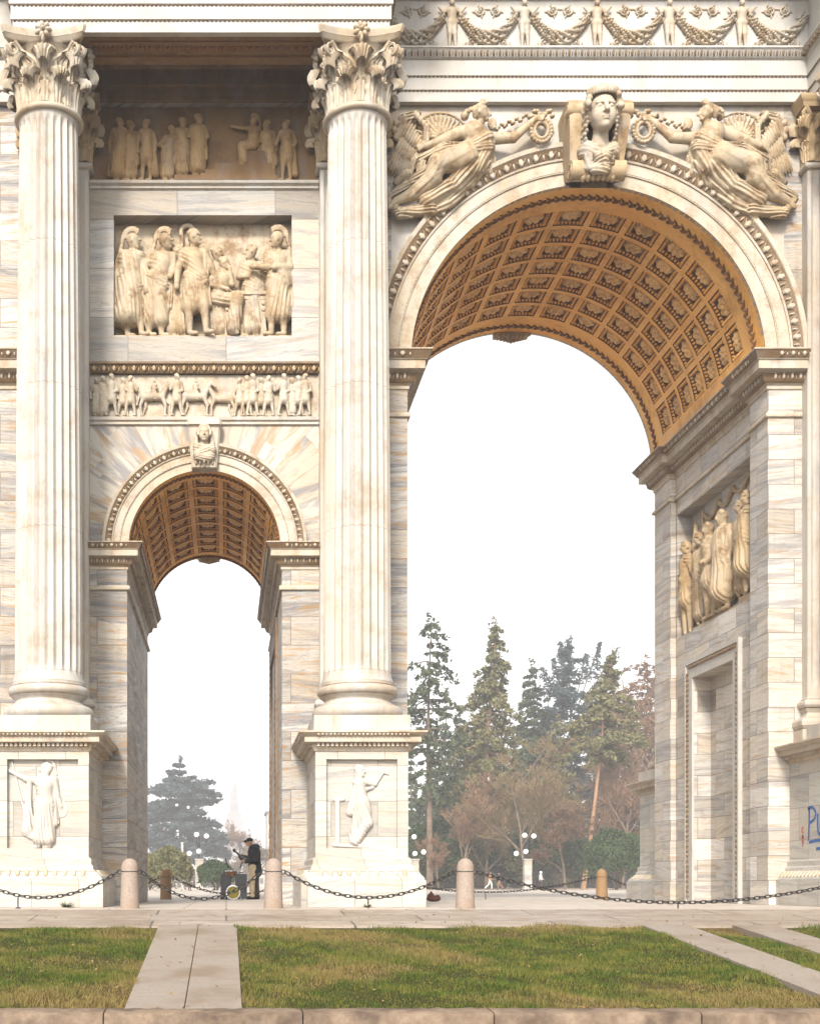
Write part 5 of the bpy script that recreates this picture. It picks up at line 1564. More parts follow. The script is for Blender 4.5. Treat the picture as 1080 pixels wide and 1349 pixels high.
# soil sheet under the grass, gently uneven
def lawn_h(x, y):
    return .018 * np.sin(x * 1.3 + y * .7) + .014 * np.sin(x * 2.9 - y * 2.1) + .01 * np.sin(x * 5.1 + y * 4.3)
xs = np.linspace(-30, 30, 301); ys = np.linspace(Y_KERB - .02, Y_LAWN, 60)
X, Y = np.meshgrid(xs, ys, indexing='ij')
edge = np.minimum(1, np.minimum((Y - Y_KERB) / .4, (Y_LAWN - Y) / .3)).clip(0, 1)
Z = slope_z(Y) - .035 + lawn_h(X, Y) * edge
s = NT('lawn soil')
p = s.pos()
n1 = s.noise(p, 0.55, 5, 0.6); n2 = s.noise(p, 3.5, 7, 0.7); n3 = s.noise(p, 30, 4, 0.7)
c = s.mix(s.ramp(n2, 0.35, 0.65), (0.026, 0.030, 0.007), (0.055, 0.05, 0.013))
c = s.mix(s.math('MULTIPLY', s.ramp(n1, 0.48, 0.62), 0.8), c, (0.11, 0.072, 0.03))
c = s.mix(s.math('MULTIPLY', s.ramp(n3, 0.5, 0.7), 0.5), c, (0.05, 0.042, 0.018))
s.bump(s.math('ADD', n2, n3), 0.8, 0.03)
M['soil'] = s.out(c, 0.95, 0.1)
mb = MB(); mb.grid(np.stack([X, Y, Z], -1)[:, ::-1])
tag(mb.build('lawn', M['soil'], angle=180), kind='structure')

# stone strips crossing the lawn: (left edge at the top, left edge at the bottom, width, slab seams)
def lx(px, d): return (px - 298) * d / 1700
strips = [(lx(209, 18.3), 0.565), (lx(261.5, 18.3), 0.545), (lx(845, 18.3), 0.64), (lx(963, 18.3), 0.60)]
seams = [(-9.9, -12.2), (-7.6, -11.2), (-8.7, -11.0), (-9.2,)]
segs = []
for (x0, w), sm in zip(strips, seams):
    yb = [Y_LAWN - .006] + list(sm) + [Y_KERB + .004]
    for ya, yc in zip(yb[:-1], yb[1:]):
        mb = MB()
        g_ = .004
        V = [(x0 + g_, ya - g_, slope_z(ya) + .012), (x0 + w - g_, ya - g_, slope_z(ya) + .012), (x0 + w - g_, yc + g_, slope_z(yc) + .012), (x0 + g_, yc + g_, slope_z(yc) + .012)]
        V += [(x, y, z - .14) for x, y, z in V]
        mb.add(V, [(0, 3, 2, 1), (4, 5, 6, 7), (0, 1, 5, 4), (1, 2, 6, 5), (2, 3, 7, 6), (3, 0, 4, 7)])
        o = mb.build('path_slab', M['slabs'], smooth=False)
        bv = o.modifiers.new('bevel', 'BEVEL'); bv.width = .006; bv.segments = 2
        tag(o, kind='structure')
# kerb stones and the road in front
xk = -30.0
r5 = np.random.default_rng(5)
kmb = []
kx = [-8, lx(-120, 12), lx(141, 12), lx(396, 12), lx(640, 12), lx(905, 12), lx(1170, 12), lx(1420, 12)]
for a, b in zip(kx[:-1], kx[1:]):
    mb = MB()
    n = 24
    px_ = np.linspace(a + .006, b - .006, n)
    prof = [(Y_KERB - .001, Z_KERB - .3), (Y_KERB - .001, Z_KERB + .022), (Y_KERB - .02, Z_KERB + .03), (Y_KERB - .34, Z_KERB + .02), (Y_KERB - .37, Z_KERB + .0), (Y_KERB - .375, Z_KERB - .3)]
    P = np.array([[(x, y + r5.normal(0, .004) * (j in (3, 4)), z + r5.normal(0, .004) * (j in (2, 3, 4))) for j, (y, z) in enumerate(prof)] for x in px_])
    base = mb.n; mb.grid(P); mb.F.append(np.array([[base + j for j in range(6)]])); mb.F.append(np.array([[base + (n - 1) * 6 + j for j in range(6)][::-1]]))
    tag(mb.build('kerb', M['kerb'], angle=50), kind='structure')
mb = MB(); mb.box(-60, 60, -80, Y_KERB - .375, Z_KERB - .45, Z_KERB - .13)
tag(mb.build('road', M['asphalt'], smooth=False), kind='structure')

# grass
def grass_mesh(n, seed):
    r = np.random.default_rng(seed)
    x = r.uniform(-4.6, 10.5, n * 2); y = r.uniform(Y_KERB - .02, Y_LAWN + .05, n * 2)
    keep = np.ones(len(x), bool)
    for x0, w in strips:
        keep &= ~((x > x0 + .03 + .02 * np.sin(y * 9)) & (x < x0 + w - .03 - .02 * np.sin(y * 7)))
    dens = .5 + .5 * np.sin(x * 1.7 + 1.3 * np.sin(y * 1.1)) * np.sin(y * 2.3 + 1.7 * np.sin(x * .8)) + .25 * np.sin(x * 5 + y * 6)
    keep &= r.uniform(0, 1, len(x)) < .45 + .5 * dens
    x, y = x[keep][:n], y[keep][:n]; dens = dens[keep][:n]; m = len(x)
    z = slope_z(y) - .035 + lawn_h(x, y)
    tuft = np.sin(x * 3.1 + 2.0 * np.sin(y * 2.7)) * np.sin(y * 4.3 + 2.1 * np.sin(x * 2.2)) > .35
    h = r.uniform(.02, .055, m) * (.45 + .6 * dens.clip(0, 1)) * np.where(tuft, 1.7, 1.0); w = r.uniform(.004, .008, m)
    a = r.uniform(0, 2 * math.pi, m); la = r.uniform(0, 2 * math.pi, m); le = r.uniform(.2, .9, m) * h
    c, s_ = np.cos(a) * w, np.sin(a) * w
    V = np.zeros((m, 3, 3))
    V[:, 0] = np.stack([x - c, y - s_, z - .005], 1); V[:, 1] = np.stack([x + c, y + s_, z - .005], 1)
    V[:, 2] = np.stack([x + np.cos(la) * le, y + np.sin(la) * le, z + h], 1)
    return make_mesh('grass', V.reshape(-1, 3), [np.arange(m * 3).reshape(m, 3)], M['grass'], False)
s = NT('grass blades')
p = s.pos()
n1 = s.noise(p, 0.55, 5, 0.6); n2 = s.noise(p, 2.6, 6, 0.7); n3 = s.noise(p, 90, 2, 0.5)
c = s.mix(s.ramp(n3, 0.35, 0.65), (0.020, 0.048, 0.004), (0.085, 0.112, 0.013))
c = s.mix(s.math('MULTIPLY', s.ramp(n2, 0.44, 0.58), 0.75), c, (0.15, 0.135, 0.026))
c = s.mix(s.math('MULTIPLY', s.ramp(n1, 0.47, 0.6), 0.8), c, (0.20, 0.14, 0.05))
M['grass'] = s.out(c, 0.75, 0.2)
tag(link('grass', grass_mesh(170000, 11)), kind='stuff')
# fallen leaves lying in the grass and on the stone strips
r8 = np.random.default_rng(8)
n = 420
x = r8.uniform(-4.4, 10.2, n); y = r8.uniform(Y_KERB, Y_LAWN + 1.6, n)
z = np.where(y < Y_LAWN, slope_z(y) + .022, Z_LAWN + (y - Y_LAWN) * (-.004 - Z_LAWN) / (Y_TOP - Y_LAWN) + .01)
V, Q = [], []
for i in range(n):
    a = r8.uniform(0, 6.28); s_ = r8.uniform(.012, .028); t = r8.normal(0, .3, 2)
    c, d = math.cos(a) * s_, math.sin(a) * s_
    b = len(V)
    for u, v in ((-1, 0), (0, -.6), (1, 0), (0, .6)):
        V.append((x[i] + u * c - v * d, y[i] + u * d + v * c, z[i] + (u * t[0] + v * t[1]) * s_ + .006 * abs(v)))
    Q.append((b, b + 1, b + 2, b + 3))
M['dry_leaf'] = mat_noise('dry leaves', (0.16, 0.085, 0.03), (0.30, 0.20, 0.09), 4.0, 0.8, 0)
tag(link('fallen_leaves', make_mesh('fallen_leaves', V, [Q], M['dry_leaf'], False)), kind='stuff')
# ------------------------------------------------------------------ bollards and chains
def bollard_mesh():
    mb = MB()
    mb.lathe([(.158, -.02), (.158, .05), (.154, .09), (.140, .55), (.137, .60), (.130, .602), (.130, .614), (.139, .616), (.140, .66), (.132, .72), (.108, .775), (.07, .81), (.03, .825), (.001, .828)], 0, 0, 32, cap=True)
    return make_mesh('bollard', np.concatenate(mb.V), mb.F, M['granite'], True, 40)
bm = bollard_mesh()
bm2 = bm.copy(); bm2.materials.clear(); bm2.materials.append(M['granite_ochre'])
def ring_mesh():
    mb = MB()
    mb.lathe([(.130, .600), (.139, .601), (.139, .616), (.130, .617)], 0, 0, 24, cap=False)
    for sg in (-1, 1):
        t = np.linspace(0, 2 * math.pi, 13)
        mb.tube(np.stack([sg * (.165 + .035 * np.cos(t)), np.zeros(13), .60 + .035 * np.sin(t)], 1), .010, 6, cap=False)
    return make_mesh('iron_ring', np.concatenate(mb.V), mb.F, M['iron'], True, 50)
rm = ring_mesh()
def bollard(x, y, label, mesh, z=0):
    o = link('bollard', mesh); o.location = (x, y, z)
    tag(o, label, 'bollard', 'stone bollards with chains')
    link('iron_ring', rm, o)
    return o
near = [(-4.1, None), (-1.585, 'pale granite bollard in front of the left pier, nearest the left pedestal'), (.775, 'pale granite bollard in front of the drum kit beside the busker'), (3.925, 'pale granite bollard standing alone before the great central opening'), (12.9, None)]
yn = -3.8
for x, lab in near:
    if lab: bollard(x, yn, lab, bm)
far = [(-1.63, 'ochre granite bollard beyond the small passage, left of the drum kit'), (10.14, 'ochre granite bollard beyond the great opening beside the rear pedestal')]
yf = 9.85
for x, lab in far: bollard(x, yf, lab, bm2)

def link_mesh():
    mb = MB()
    t = np.linspace(0, 2 * math.pi, 15)[:-1]
    L, Wd = .040, .026
    pts = np.stack([L * np.cos(t) + .018 * np.sign(np.cos(t)) * (np.abs(np.cos(t)) > .05), Wd * np.sin(t), 0 * t], 1)
    pts = np.concatenate([pts, pts[:2]])
    mb.tube(pts, .0095, 6, cap=False)
    return np.concatenate(mb.V), mb.F
LV, LF = link_mesh()
def chain(x0, x1, y, sag, label, z=.60, stake=True, ext=None):
    n = 400
    t = np.linspace(0, 1, n)
    P = np.stack([x0 + (x1 - x0) * t, np.full(n, y), z - sag * (1 - (2 * t - 1) ** 2)], 1)
    if ext is not None: P = P[(P[:, 0] >= ext[0]) & (P[:, 0] <= ext[1])]
    s_ = np.concatenate([[0], np.cumsum(np.linalg.norm(np.diff(P, axis=0), axis=1))])
    k = int(s_[-1] / .088)
    mb = MB()
    for i in range(k):
        u = (i + .5) / k * s_[-1]
        c = np.array([np.interp(u, s_, P[:, j]) for j in range(3)])
        c2 = np.array([np.interp(min(u + .02, s_[-1]), s_, P[:, j]) for j in range(3)])
        d = c2 - c; d /= np.linalg.norm(d) + 1e-9
        side = np.array([0, 1.0, 0]); up = np.cross(d, side)
        a = (.45 if i % 2 else 2.0)
        e1 = side * math.cos(a) + up * math.sin(a); e2 = np.cross(d, e1)
        V = c + LV[:, 0:1] * d + LV[:, 1:2] * e1 + LV[:, 2:3] * e2
        mb.add(V, *LF)
    if stake:
        xm = (x0 + x1) / 2 - .02
        mb.tube([(xm, y, z - sag - .01), (xm + .005, y, -.03)], .012, 6)
    o = mb.build('iron_chain', M['iron'])
    tag(o, label, 'chain', 'iron chains slung between the bollards')
    return o
chain(-4.0 - .3, -1.585 - .2, yn, .42, 'black iron chain sagging across the left pedestal base', stake=False)
mb = MB(); mb.tube([(-3.42, yn, .185), (-3.42, yn, 0)], .012, 6); mb.bump((-3.42, yn, 0), (.05, 0, 0), (0, .05, 0), (0, 0, .03))
st = mb.build('chain_stake', M['iron']); st.parent = bpy.data.objects['iron_chain']
chain(-1.585 + .2, .775 - .2, yn, .44, 'black iron chain across the small passage in front of the drum kit', stake=False)
chain(.775 + .2, 3.925 - .2, yn, .42, 'black iron chain sagging before the pedestal with the dancing figure')
chain(3.925 + .2, 10.75, yn, .50, 'long black iron chain crossing the great central opening', stake=True)
chain(-1.63 + .2, 1.9, yf, .46, 'far iron chain behind the drum kit in the small passage', stake=False)
chain(-4.8, -1.63 - .2, yf, .46, 'far iron chain behind the left pier', stake=False)
chain(4.1, 10.14 - .2, yf, .40, 'far iron chain beyond the great opening', stake=True)
chain(10.14 + .2, 13.4, yf, .42, 'far iron chain going behind the rear pedestal', stake=False)

# ------------------------------------------------------------------ weeds at the foot of the pedestals
def weed(x, y, r, n, label, seed):
    q = np.random.default_rng(seed); V = []
    for i in range(n):
        a = q.uniform(0, 2 * math.pi); l = q.uniform(.4, 1) * r; h = q.uniform(.3, .8) * r
        w = .01; d = np.array([math.cos(a), math.sin(a), 0]); s_ = np.array([-d[1], d[0], 0]) * w
        c = np.array([x, y, 0.0]) + d * q.uniform(0, .3) * r
        V += [c - s_, c + s_, c + d * l + np.array([0, 0, h])]
    o = link('weed', make_mesh('weed', V, [np.arange(3 * n).reshape(n, 3)], M['leaf_dark'], False))
    tag(o, label, 'weed', 'weeds at the foot of the pedestals')
def mat_leaf(name, a, b, c3, sc_=0.5, tr=0.15):
    s = NT(name)
    n1 = s.noise(s.pos(), sc_, 5, 0.65); n2 = s.noise(s.pos(), sc_ * 9, 3, 0.6)
    col = s.mix(s.ramp(n1, 0.35, 0.65), a, b)
    col = s.mix(s.math('MULTIPLY', s.ramp(n2, 0.45, 0.7), 0.6), col, c3)
    s.out(col, 0.7, 0.15)
    return s.m
M['leaf_dark'] = mat_leaf('dark evergreen leaf', (0.030, 0.052, 0.022), (0.05, 0.075, 0.028), (0.075, 0.10, 0.035))
M['needle'] = mat_leaf('conifer needles', (0.035, 0.055, 0.032), (0.060, 0.080, 0.040), (0.10, 0.105, 0.05), .35)
M['needle_gold'] = mat_leaf('golden conifer needles', (0.085, 0.095, 0.042), (0.15, 0.14, 0.06), (0.22, 0.18, 0.08), .3)
M['needle_blue'] = mat_leaf('blue cedar needles', (0.030, 0.050, 0.055), (0.045, 0.07, 0.07), (0.065, 0.09, 0.085), .35)
M['twig_red'] = mat_leaf('red brown winter twigs', (0.14, 0.08, 0.05), (0.21, 0.125, 0.075), (0.28, 0.18, 0.11), .3)
M['twig_olive'] = mat_leaf('olive winter twigs', (0.13, 0.095, 0.05), (0.18, 0.135, 0.07), (0.22, 0.13, 0.075), .3)
M['bark'] = mat_noise('tree bark', (0.10, 0.075, 0.055), (0.19, 0.14, 0.10), 2.5, 0.9, 0.5, 0.03)
M['bark_orange'] = mat_noise('orange pine bark', (0.26, 0.15, 0.085), (0.36, 0.22, 0.13), 2.0, 0.9, 0.4, 0.03)
weed(-2.75, -2.78, .17, 60, 'green weed tuft at the foot of the left pedestal', 3)
weed(2.43, -2.78, .10, 40, 'small weed tuft at the foot of the pedestal with the dancing figure', 4)

# ------------------------------------------------------------------ trees
def leaf_cloud(C, size, r, flat=0.0, tri=True):
    """small random faces centred on the points C"""
    n = len(C)
    a = r.normal(size=(n, 3)); a[:, 2] *= 1 - flat; a /= np.linalg.norm(a, axis=1, keepdims=True)
    b = np.cross(a, r.normal(size=(n, 3))); b /= np.linalg.norm(b, axis=1, keepdims=True)
    s_ = (size * r.uniform(.55, 1.35, n))[:, None]
    V = np.stack([C - a * s_ * .6, C + b * s_ * .32, C + a * s_ * .6, C - b * s_ * .32], 1)
    return V.reshape(-1, 3), np.arange(4 * n).reshape(n, 4)

def px2x(px, D): return (px - 298) * D / 1700
def py2z(py, D): return .38 + (1167 - py) * D / 1700

def tree_root(name, px, D, label, cat='tree', group='park trees beyond the arch'):
    e = empty(name, (px2x(px, D), D - 25, 0))
    return tag(e, label, cat, group)

def conifer(px, D, top, width, label, mat, bark, seed, first=.25, droop=.35, dens=1.0, lean=(0, 0), tips=(), name='conifer_tree', shape=None, leaf=.42, tr=.32, flat=.3, limbs=1.0, irregular=.35, levels=26):
    r = np.random.default_rng(seed)
    H = py2z(top, D); Wd = width * D / 1700
    e = tree_root(name, px, D, label)
    t = np.linspace(0, 1, 14)
    wob = np.stack([lean[0] * t + .25 * np.sin(t * 5 + seed) * t, lean[1] * t, H * t * .985], 1)
    mb = MB(); mb.tube(wob, tr * (1 - .93 * t), 8)
    C = []
    for i in range(levels):
        f = first + (1 - first) * (i / levels) ** .9
        base = np.array([np.interp(f, t, wob[:, k]) for k in range(3)])
        prof = shape(f) if shape else (1 - (f - first) / (1 - first)) ** .8 * .95 + .05
        nb = int(r.integers(4, 7) * limbs)
        for b in range(max(nb, 2)):
            az = r.uniform(0, 2 * math.pi)
            L = Wd * prof * r.uniform(1 - irregular * 1.6, 1 + irregular * .6)
            if L < .15: continue
            m = max(4, int(L / .35))
            s_ = np.linspace(0, 1, m)
            rise = r.uniform(-.1, .25)
            pts = base + np.stack([np.cos(az) * L * s_, np.sin(az) * L * s_, L * (rise * s_ - droop * s_ ** 2)], 1)
            mb.tube(pts, np.linspace(.055, .015, m) * min(1.4, .6 + L / 5), 4, cap=False)
            k = int(L * 34 * dens) + 8
            u = r.uniform(.12, 1, k) ** .7
            P = np.stack([np.interp(u, s_, pts[:, j]) for j in range(3)], 1)
            sp = .10 + .30 * L * .35 * np.sin(math.pi * np.clip(u * .8 + .1, 0, 1))
            P += r.normal(size=(k, 3)) * sp[:, None] * np.array([.8, .8, .35]) - np.array([0, 0, .12]) * r.uniform(0, 2.2, (k, 1))
            C.append(P)
    # leader
    P = np.stack([r.normal(0, .18, 40), r.normal(0, .18, 40), H * r.uniform(.93, 1.0, 40)], 1); P[:, 0] += lean[0]; P[:, 1] += lean[1]
    C.append(P)
    for (tx_, tz_, tl) in tips:
        x_ = px2x(tx_, D) - e.location.x; z_ = py2z(tz_, D)
        k = int(tl * 60); u = r.uniform(0, 1, k)
        C.append(np.stack([x_ * (1 - .25 * u) + r.normal(0, .12 + .5 * u, k), r.normal(0, .12 + .5 * u, k), z_ - tl * u], 1))
        mb.tube([(x_ * .3, 0, z_ - tl * 1.6), (x_, 0, z_)], .08, 5)
    C = np.concatenate(C)
    mb.build('trunk', bark, e)
    V, Q = leaf_cloud(C, leaf, r, flat)
    link('crown', make_mesh('crown', V, [Q], mat, False), e)
    return e

def bare_tree(px, D, top, width, label, mat, bark, seed, tr=.22, name='bare_tree', fork=.25, twigs=1.0, lean=0.0, spread=.55, twig_r=.022):
    r = np.random.default_rng(seed)
    H = py2z(top, D); Wd = width * D / 1700
    e = tree_root(name, px, D, label)
    trunk = MB(); tw = MB()
    segs = []
    def grow(p, d, L, rad, lev):
        n = 5
        pts = [p]
        for i in range(n):
            d = d + r.normal(0, .10, 3) + np.array([0, 0, .04]); d /= np.linalg.norm(d)
            pts.append(pts[-1] + d * L / n)
        pts = np.array(pts)
        rr = np.linspace(rad, rad * .6, n + 1)
        if lev <= 1: trunk.tube(pts, rr, 6, cap=False)
        else: tw.tube(pts, np.maximum(rr, twig_r), 3, cap=False)
        if lev >= 5: return
        k = (6, 5, 5, 4, 4)[lev]
        if lev >= 3: k = max(2, int(k * twigs))
        for q in range(k):
            f = r.uniform(.35, 1.0) if lev else r.uniform(fork, 1.0)
            b = np.array([np.interp(f * n, range(n + 1), pts[:, j]) for j in range(3)])
            az = r.uniform(0, 2 * math.pi)
            side = np.array([math.cos(az), math.sin(az), r.uniform(-.1, .5)])
            nd = d * (1 - spread) + side * spread; nd /= np.linalg.norm(nd)
            grow(b, nd, L * r.uniform(.45, .68), rad * .5, lev + 1)
    grow(np.array([0, 0, 0.0]), np.array([lean, 0, 1.0]), H * .62, tr, 0)
    a = trunk.build('trunk', bark, e)
    V = np.concatenate(tw.V)
    # the crown is fitted to the height and width it has in the photograph
    V[:, :2] *= min(1.6, Wd / max(1e-3, np.percentile(np.abs(V[:, :2]), 97)))
    V[:, 2] *= min(1.5, H / V[:, 2].max())
    c = link('crown', make_mesh('crown', V, tw.F, mat, False), e)
    return e

def bush(px, D, top, width, label, mat, seed, n=5000, leaf=.22, name='shrub', lift=.0, group='park trees beyond the arch', cat='shrub'):
    r = np.random.default_rng(seed)
    H = py2z(top, D); Wd = width * D / 1700
    e = tree_root(name, px, D, label, cat, group)
    d = r.normal(size=(n, 3)); d[:, 2] = np.abs(d[:, 2]) * 1.1 - .25; d /= np.linalg.norm(d, axis=1, keepdims=True)
    lob = 1 + .13 * np.sin(d[:, 0] * 5 + seed) * np.cos(d[:, 2] * 6) + .10 * np.sin(d[:, 1] * 9 + d[:, 0] * 7)
    rad = lob * r.uniform(.80, 1.0, n) ** .5
    C = d * rad[:, None] * np.array([Wd, Wd, H * .55]) + np.array([0, 0, H * .46])
    C[:, 2] = np.maximum(C[:, 2], .05)
    V, Q = leaf_cloud(C, leaf, r)
    link('crown', make_mesh('crown', V, [Q], mat, False), e)
    mb = MB()
    for i in range(5):
        a = i * 1.3
        mb.tube([(0.1 * math.cos(a), .1 * math.sin(a), 0), (Wd * .4 * math.cos(a), Wd * .4 * math.sin(a), H * .6)], .05, 5)
    mb.build('stem', M['bark'], e)
    return e

conifer(566, 118, 806, 52, 'tall thin pine with bare lower trunk, leftmost of the park trees in the great opening', M['needle'], M['bark'], 21, first=.34, droop=.45, dens=.42, shape=lambda f: .5 + .5 * math.sin(math.pi * min(1, (f - .3) * 1.35)) if f < .9 else .45, leaf=.40, tr=.34, irregular=.55, levels=18, name='pine_tree')
conifer(632, 128, 812, 78, 'tall drooping spruce with an orange trunk showing halfway up', M['needle_gold'], M['bark_orange'], 22, first=.10, droop=.55, dens=1.25, lean=(1.4, 0), leaf=.36, tr=.45, irregular=.4, levels=34, name='spruce_tree')
conifer(604, 140, 935, 62, 'dark lower spruce behind the orange trunked spruce', M['needle'], M['bark'], 23, first=.05, droop=.5, dens=1.2, leaf=.40, levels=22, name='spruce_tree')
conifer(702, 150, 868, 58, 'broad mid green spruce between the orange trunk and the dark blue cedar', M['needle'], M['bark'], 24, first=.12, droop=.4, dens=1.1, leaf=.40, irregular=.45, levels=28, name='spruce_tree')
conifer(752, 172, 838, 72, 'dark blue cedar with spiky leaders, highest of the middle trees', M['needle_blue'], M['bark'], 25, first=.15, droop=.1, dens=1.5, leaf=.40, shape=lambda f: (.55 + .5 * math.sin(math.pi * min(1, f * 1.1))) * (1 if f < .75 else (1 - f) / .25 * .8 + .15), irregular=.6, levels=28, tips=((729, 868, 4), (738, 846, 5), (748, 843, 5), (772, 862, 4), (790, 846, 5), (803, 868, 4), (714, 880, 3)), name='cedar_tree')
conifer(768, 124, 852, 56, 'leaning pine with a long bare trunk and a golden crown', M['needle_gold'], M['bark_orange'], 26, first=.55, droop=.35, dens=1.2, lean=(3.0, 0), leaf=.36, tr=.26, shape=lambda f: max(.12, 1.05 * (1 - (f - .62) / .38) if f > .62 else (f - .5) / .12), irregular=.5, levels=20, name='pine_tree')
conifer(735, 142, 940, 62, 'bushy golden green spruce under the dark blue cedar', M['needle_gold'], M['bark'], 27, first=.06, droop=.5, dens=1.0, leaf=.40, levels=20, name='spruce_tree')
conifer(566, 150, 1010, 44, 'low dark spruce behind the thin pine', M['needle'], M['bark'], 28, first=.03, droop=.5, dens=1.3, leaf=.40, levels=18, name='spruce_tree')
conifer(800, 160, 985, 60, 'dark spruce behind the leaning pine', M['needle'], M['bark'], 29, first=.05, droop=.5, dens=1.0, leaf=.40, levels=18, name='spruce_tree')
bare_tree(692, 114, 962, 66, 'bare spreading tree with thin brown twigs behind the globe lamp', M['twig_olive'], M['bark'], 31, tr=.13, twigs=1.0)
bare_tree(846, 140, 858, 66, 'tall bare tree with red brown twigs beside the right pier', M['twig_red'], M['bark'], 32, tr=.3, twigs=1.0)
bare_tree(820, 122, 1000, 48, 'low bare tree with dark red twigs above the dark hedge', M['twig_red'], M['bark'], 33, tr=.16)
bare_tree(640, 120, 1035, 46, 'small bare tree with olive twigs under the drooping spruce', M['twig_olive'], M['bark'], 34, tr=.14)
bare_tree(745, 120, 1050, 44, 'small bare tree with red twigs near the leaning trunk', M['twig_red'], M['bark'], 35, tr=.14)
bare_tree(578, 112, 1095, 22, 'very small bare reddish bush tree beside the near bollard', M['twig_red'], M['bark'], 36, tr=.08, spread=.65)
bush(812, 108, 1096, 40, 'dense dark green hedge bush beside the rear pedestal', M['leaf_dark'], 41, 9000, .24, 'hedge_bush')
bush(598, 126, 1080, 52, 'dark evergreen bush at the foot of the drooping spruce', M['leaf_dark'], 42, 6000, .3)
bush(720, 128, 1098, 60, 'wide dark evergreen bush behind the globe lamp', M['leaf_dark'], 43, 6000, .3)
bush(546, 122, 1092, 40, 'dark evergreen bush half hidden by the middle pedestal', M['leaf_dark'], 44, 5000, .3)
for q, (tx_, tt, tw__, td, mt) in enumerate(((543, 985, 30, 168, 'needle'), (588, 905, 36, 176, 'needle'), (660, 900, 40, 178, 'needle_gold'), (686, 935, 40, 165, 'needle'), (722, 905, 42, 184, 'needle'), (785, 900, 46, 180, 'needle'), (832, 925, 48, 172, 'needle_gold'), (862, 900, 40, 176, 'needle'))):
    conifer(tx_, td, tt, tw__, 'one of the hazy conifers filling the back row of the park', M[mt], M['bark'], 70 + q, first=.05, droop=.45, dens=.9, leaf=.45, irregular=.5, levels=20)
bare_tree(610, 116, 1010, 40, 'bare tree with russet twigs between the orange trunked spruce and the thin pine', M['twig_red'], M['bark'], 81, tr=.13)
bare_tree(785, 132, 960, 56, 'tall russet bare tree behind the leaning trunk', M['twig_red'], M['bark'], 82, tr=.16)
bare_tree(665, 134, 985, 50, 'bare tree with tan twigs behind the spreading bare tree', M['twig_olive'], M['bark'], 83, tr=.15)
bare_tree(730, 126, 1000, 44, 'bare tree with tan twigs right of the spreading bare tree', M['twig_olive'], M['bark'], 84, tr=.14)
conifer(850, 146, 862, 52, 'tall shaggy russet tree reaching up beside the right pier', M['twig_red'], M['bark'], 91, first=.12, droop=.3, dens=.8, leaf=.34, shape=lambda f: .55 + .55 * math.sin(math.pi * min(1, f)), irregular=.55, levels=26, name='larch_tree')
conifer(822, 152, 905, 46, 'shaggy golden russet tree left of the tall russet one', M['twig_olive'], M['bark'], 92, first=.12, droop=.3, dens=.8, leaf=.34, shape=lambda f: .55 + .5 * math.sin(math.pi * min(1, f)), irregular=.5, levels=22, name='larch_tree')
# seen through the small passage
def cedar_shape(f): return (1.0 - .30 * max(0, (f - .45) / .38) ** 2) if f < .83 else .34 * (1 - f) / .17 + .04
conifer(238, 230, 996, 58, 'broad blue green cedar with flat layered branches in the small opening', M['needle_blue'], M['bark'], 51, first=.22, droop=.12, dens=1.9, leaf=.65, shape=cedar_shape, irregular=.25, levels=13, name='cedar_tree', tr=.6, limbs=2.0, flat=.6)
bush(222, 86, 1120, 29, 'round clipped olive green bush left of the stone lamp pillar', M['needle_gold'], 52, 7000, .2)
bush(285, 100, 1136, 24, 'grey green bush right of the stone lamp pillar', M['leaf_dark'], 53, 4000, .25)
bush(196, 104, 1140, 22, 'low brown bush at the left edge of the small opening', M['twig_olive'], 54, 3000, .25)
bare_tree(306, 260, 1080, 34, 'distant tree with orange autumn twigs under the tower', M['twig_red'], M['bark'], 55, tr=.3, twigs=1.2, twig_r=.05)
bare_tree(340, 230, 1110, 28, 'distant grey bare tree behind the busker', M['twig_olive'], M['bark'], 56, tr=.3, twig_r=.05)

# ------------------------------------------------------------------ far wood line closing the park
def wood(name, x0, x1, y, h, n, seed, mat):
    r = np.random.default_rng(seed)
    x = r.uniform(x0, x1, n); top = h * (.75 + .2 * np.sin(x * .11 + seed) + .12 * np.sin(x * .37))
    C = np.stack([x, y + r.normal(0, 4, n), top * r.uniform(0, 1, n) ** .8], 1)
    V, Q = leaf_cloud(C, .9, r)
    return tag(link(name, make_mesh(name, V, [Q], mat, False)), kind='stuff')
wood('far_wood', 12, 75, 190, 11, 14000, 61, M['twig_olive'])
wood('far_wood', -40, 6, 235, 7, 5000, 62, M['twig_olive'])

# ------------------------------------------------------------------ iron railing of the park
e = empty('iron_railing', (0, 100.5, 0))
tag(e, 'long dark iron railing along the far side of the plaza', 'railing')
mb = MB()
for i in range(360):
    x = 8 + i * .14
    mb.box(x, x + .03, -.015, .015, .1, 2.1)
mb.build('bars', M['iron'], e, smooth=False)
mb = MB(); mb.box(8, 58.4, -.03, .03, 1.85, 1.92); mb.box(8, 58.4, -.03, .03, .2, .27); mb.build('rail', M['iron'], e, smooth=False)
mb = MB(); mb.box(8, 58.4, -.2, .2, 0, .12); mb.build('plinth', M['granite'], e, smooth=False)

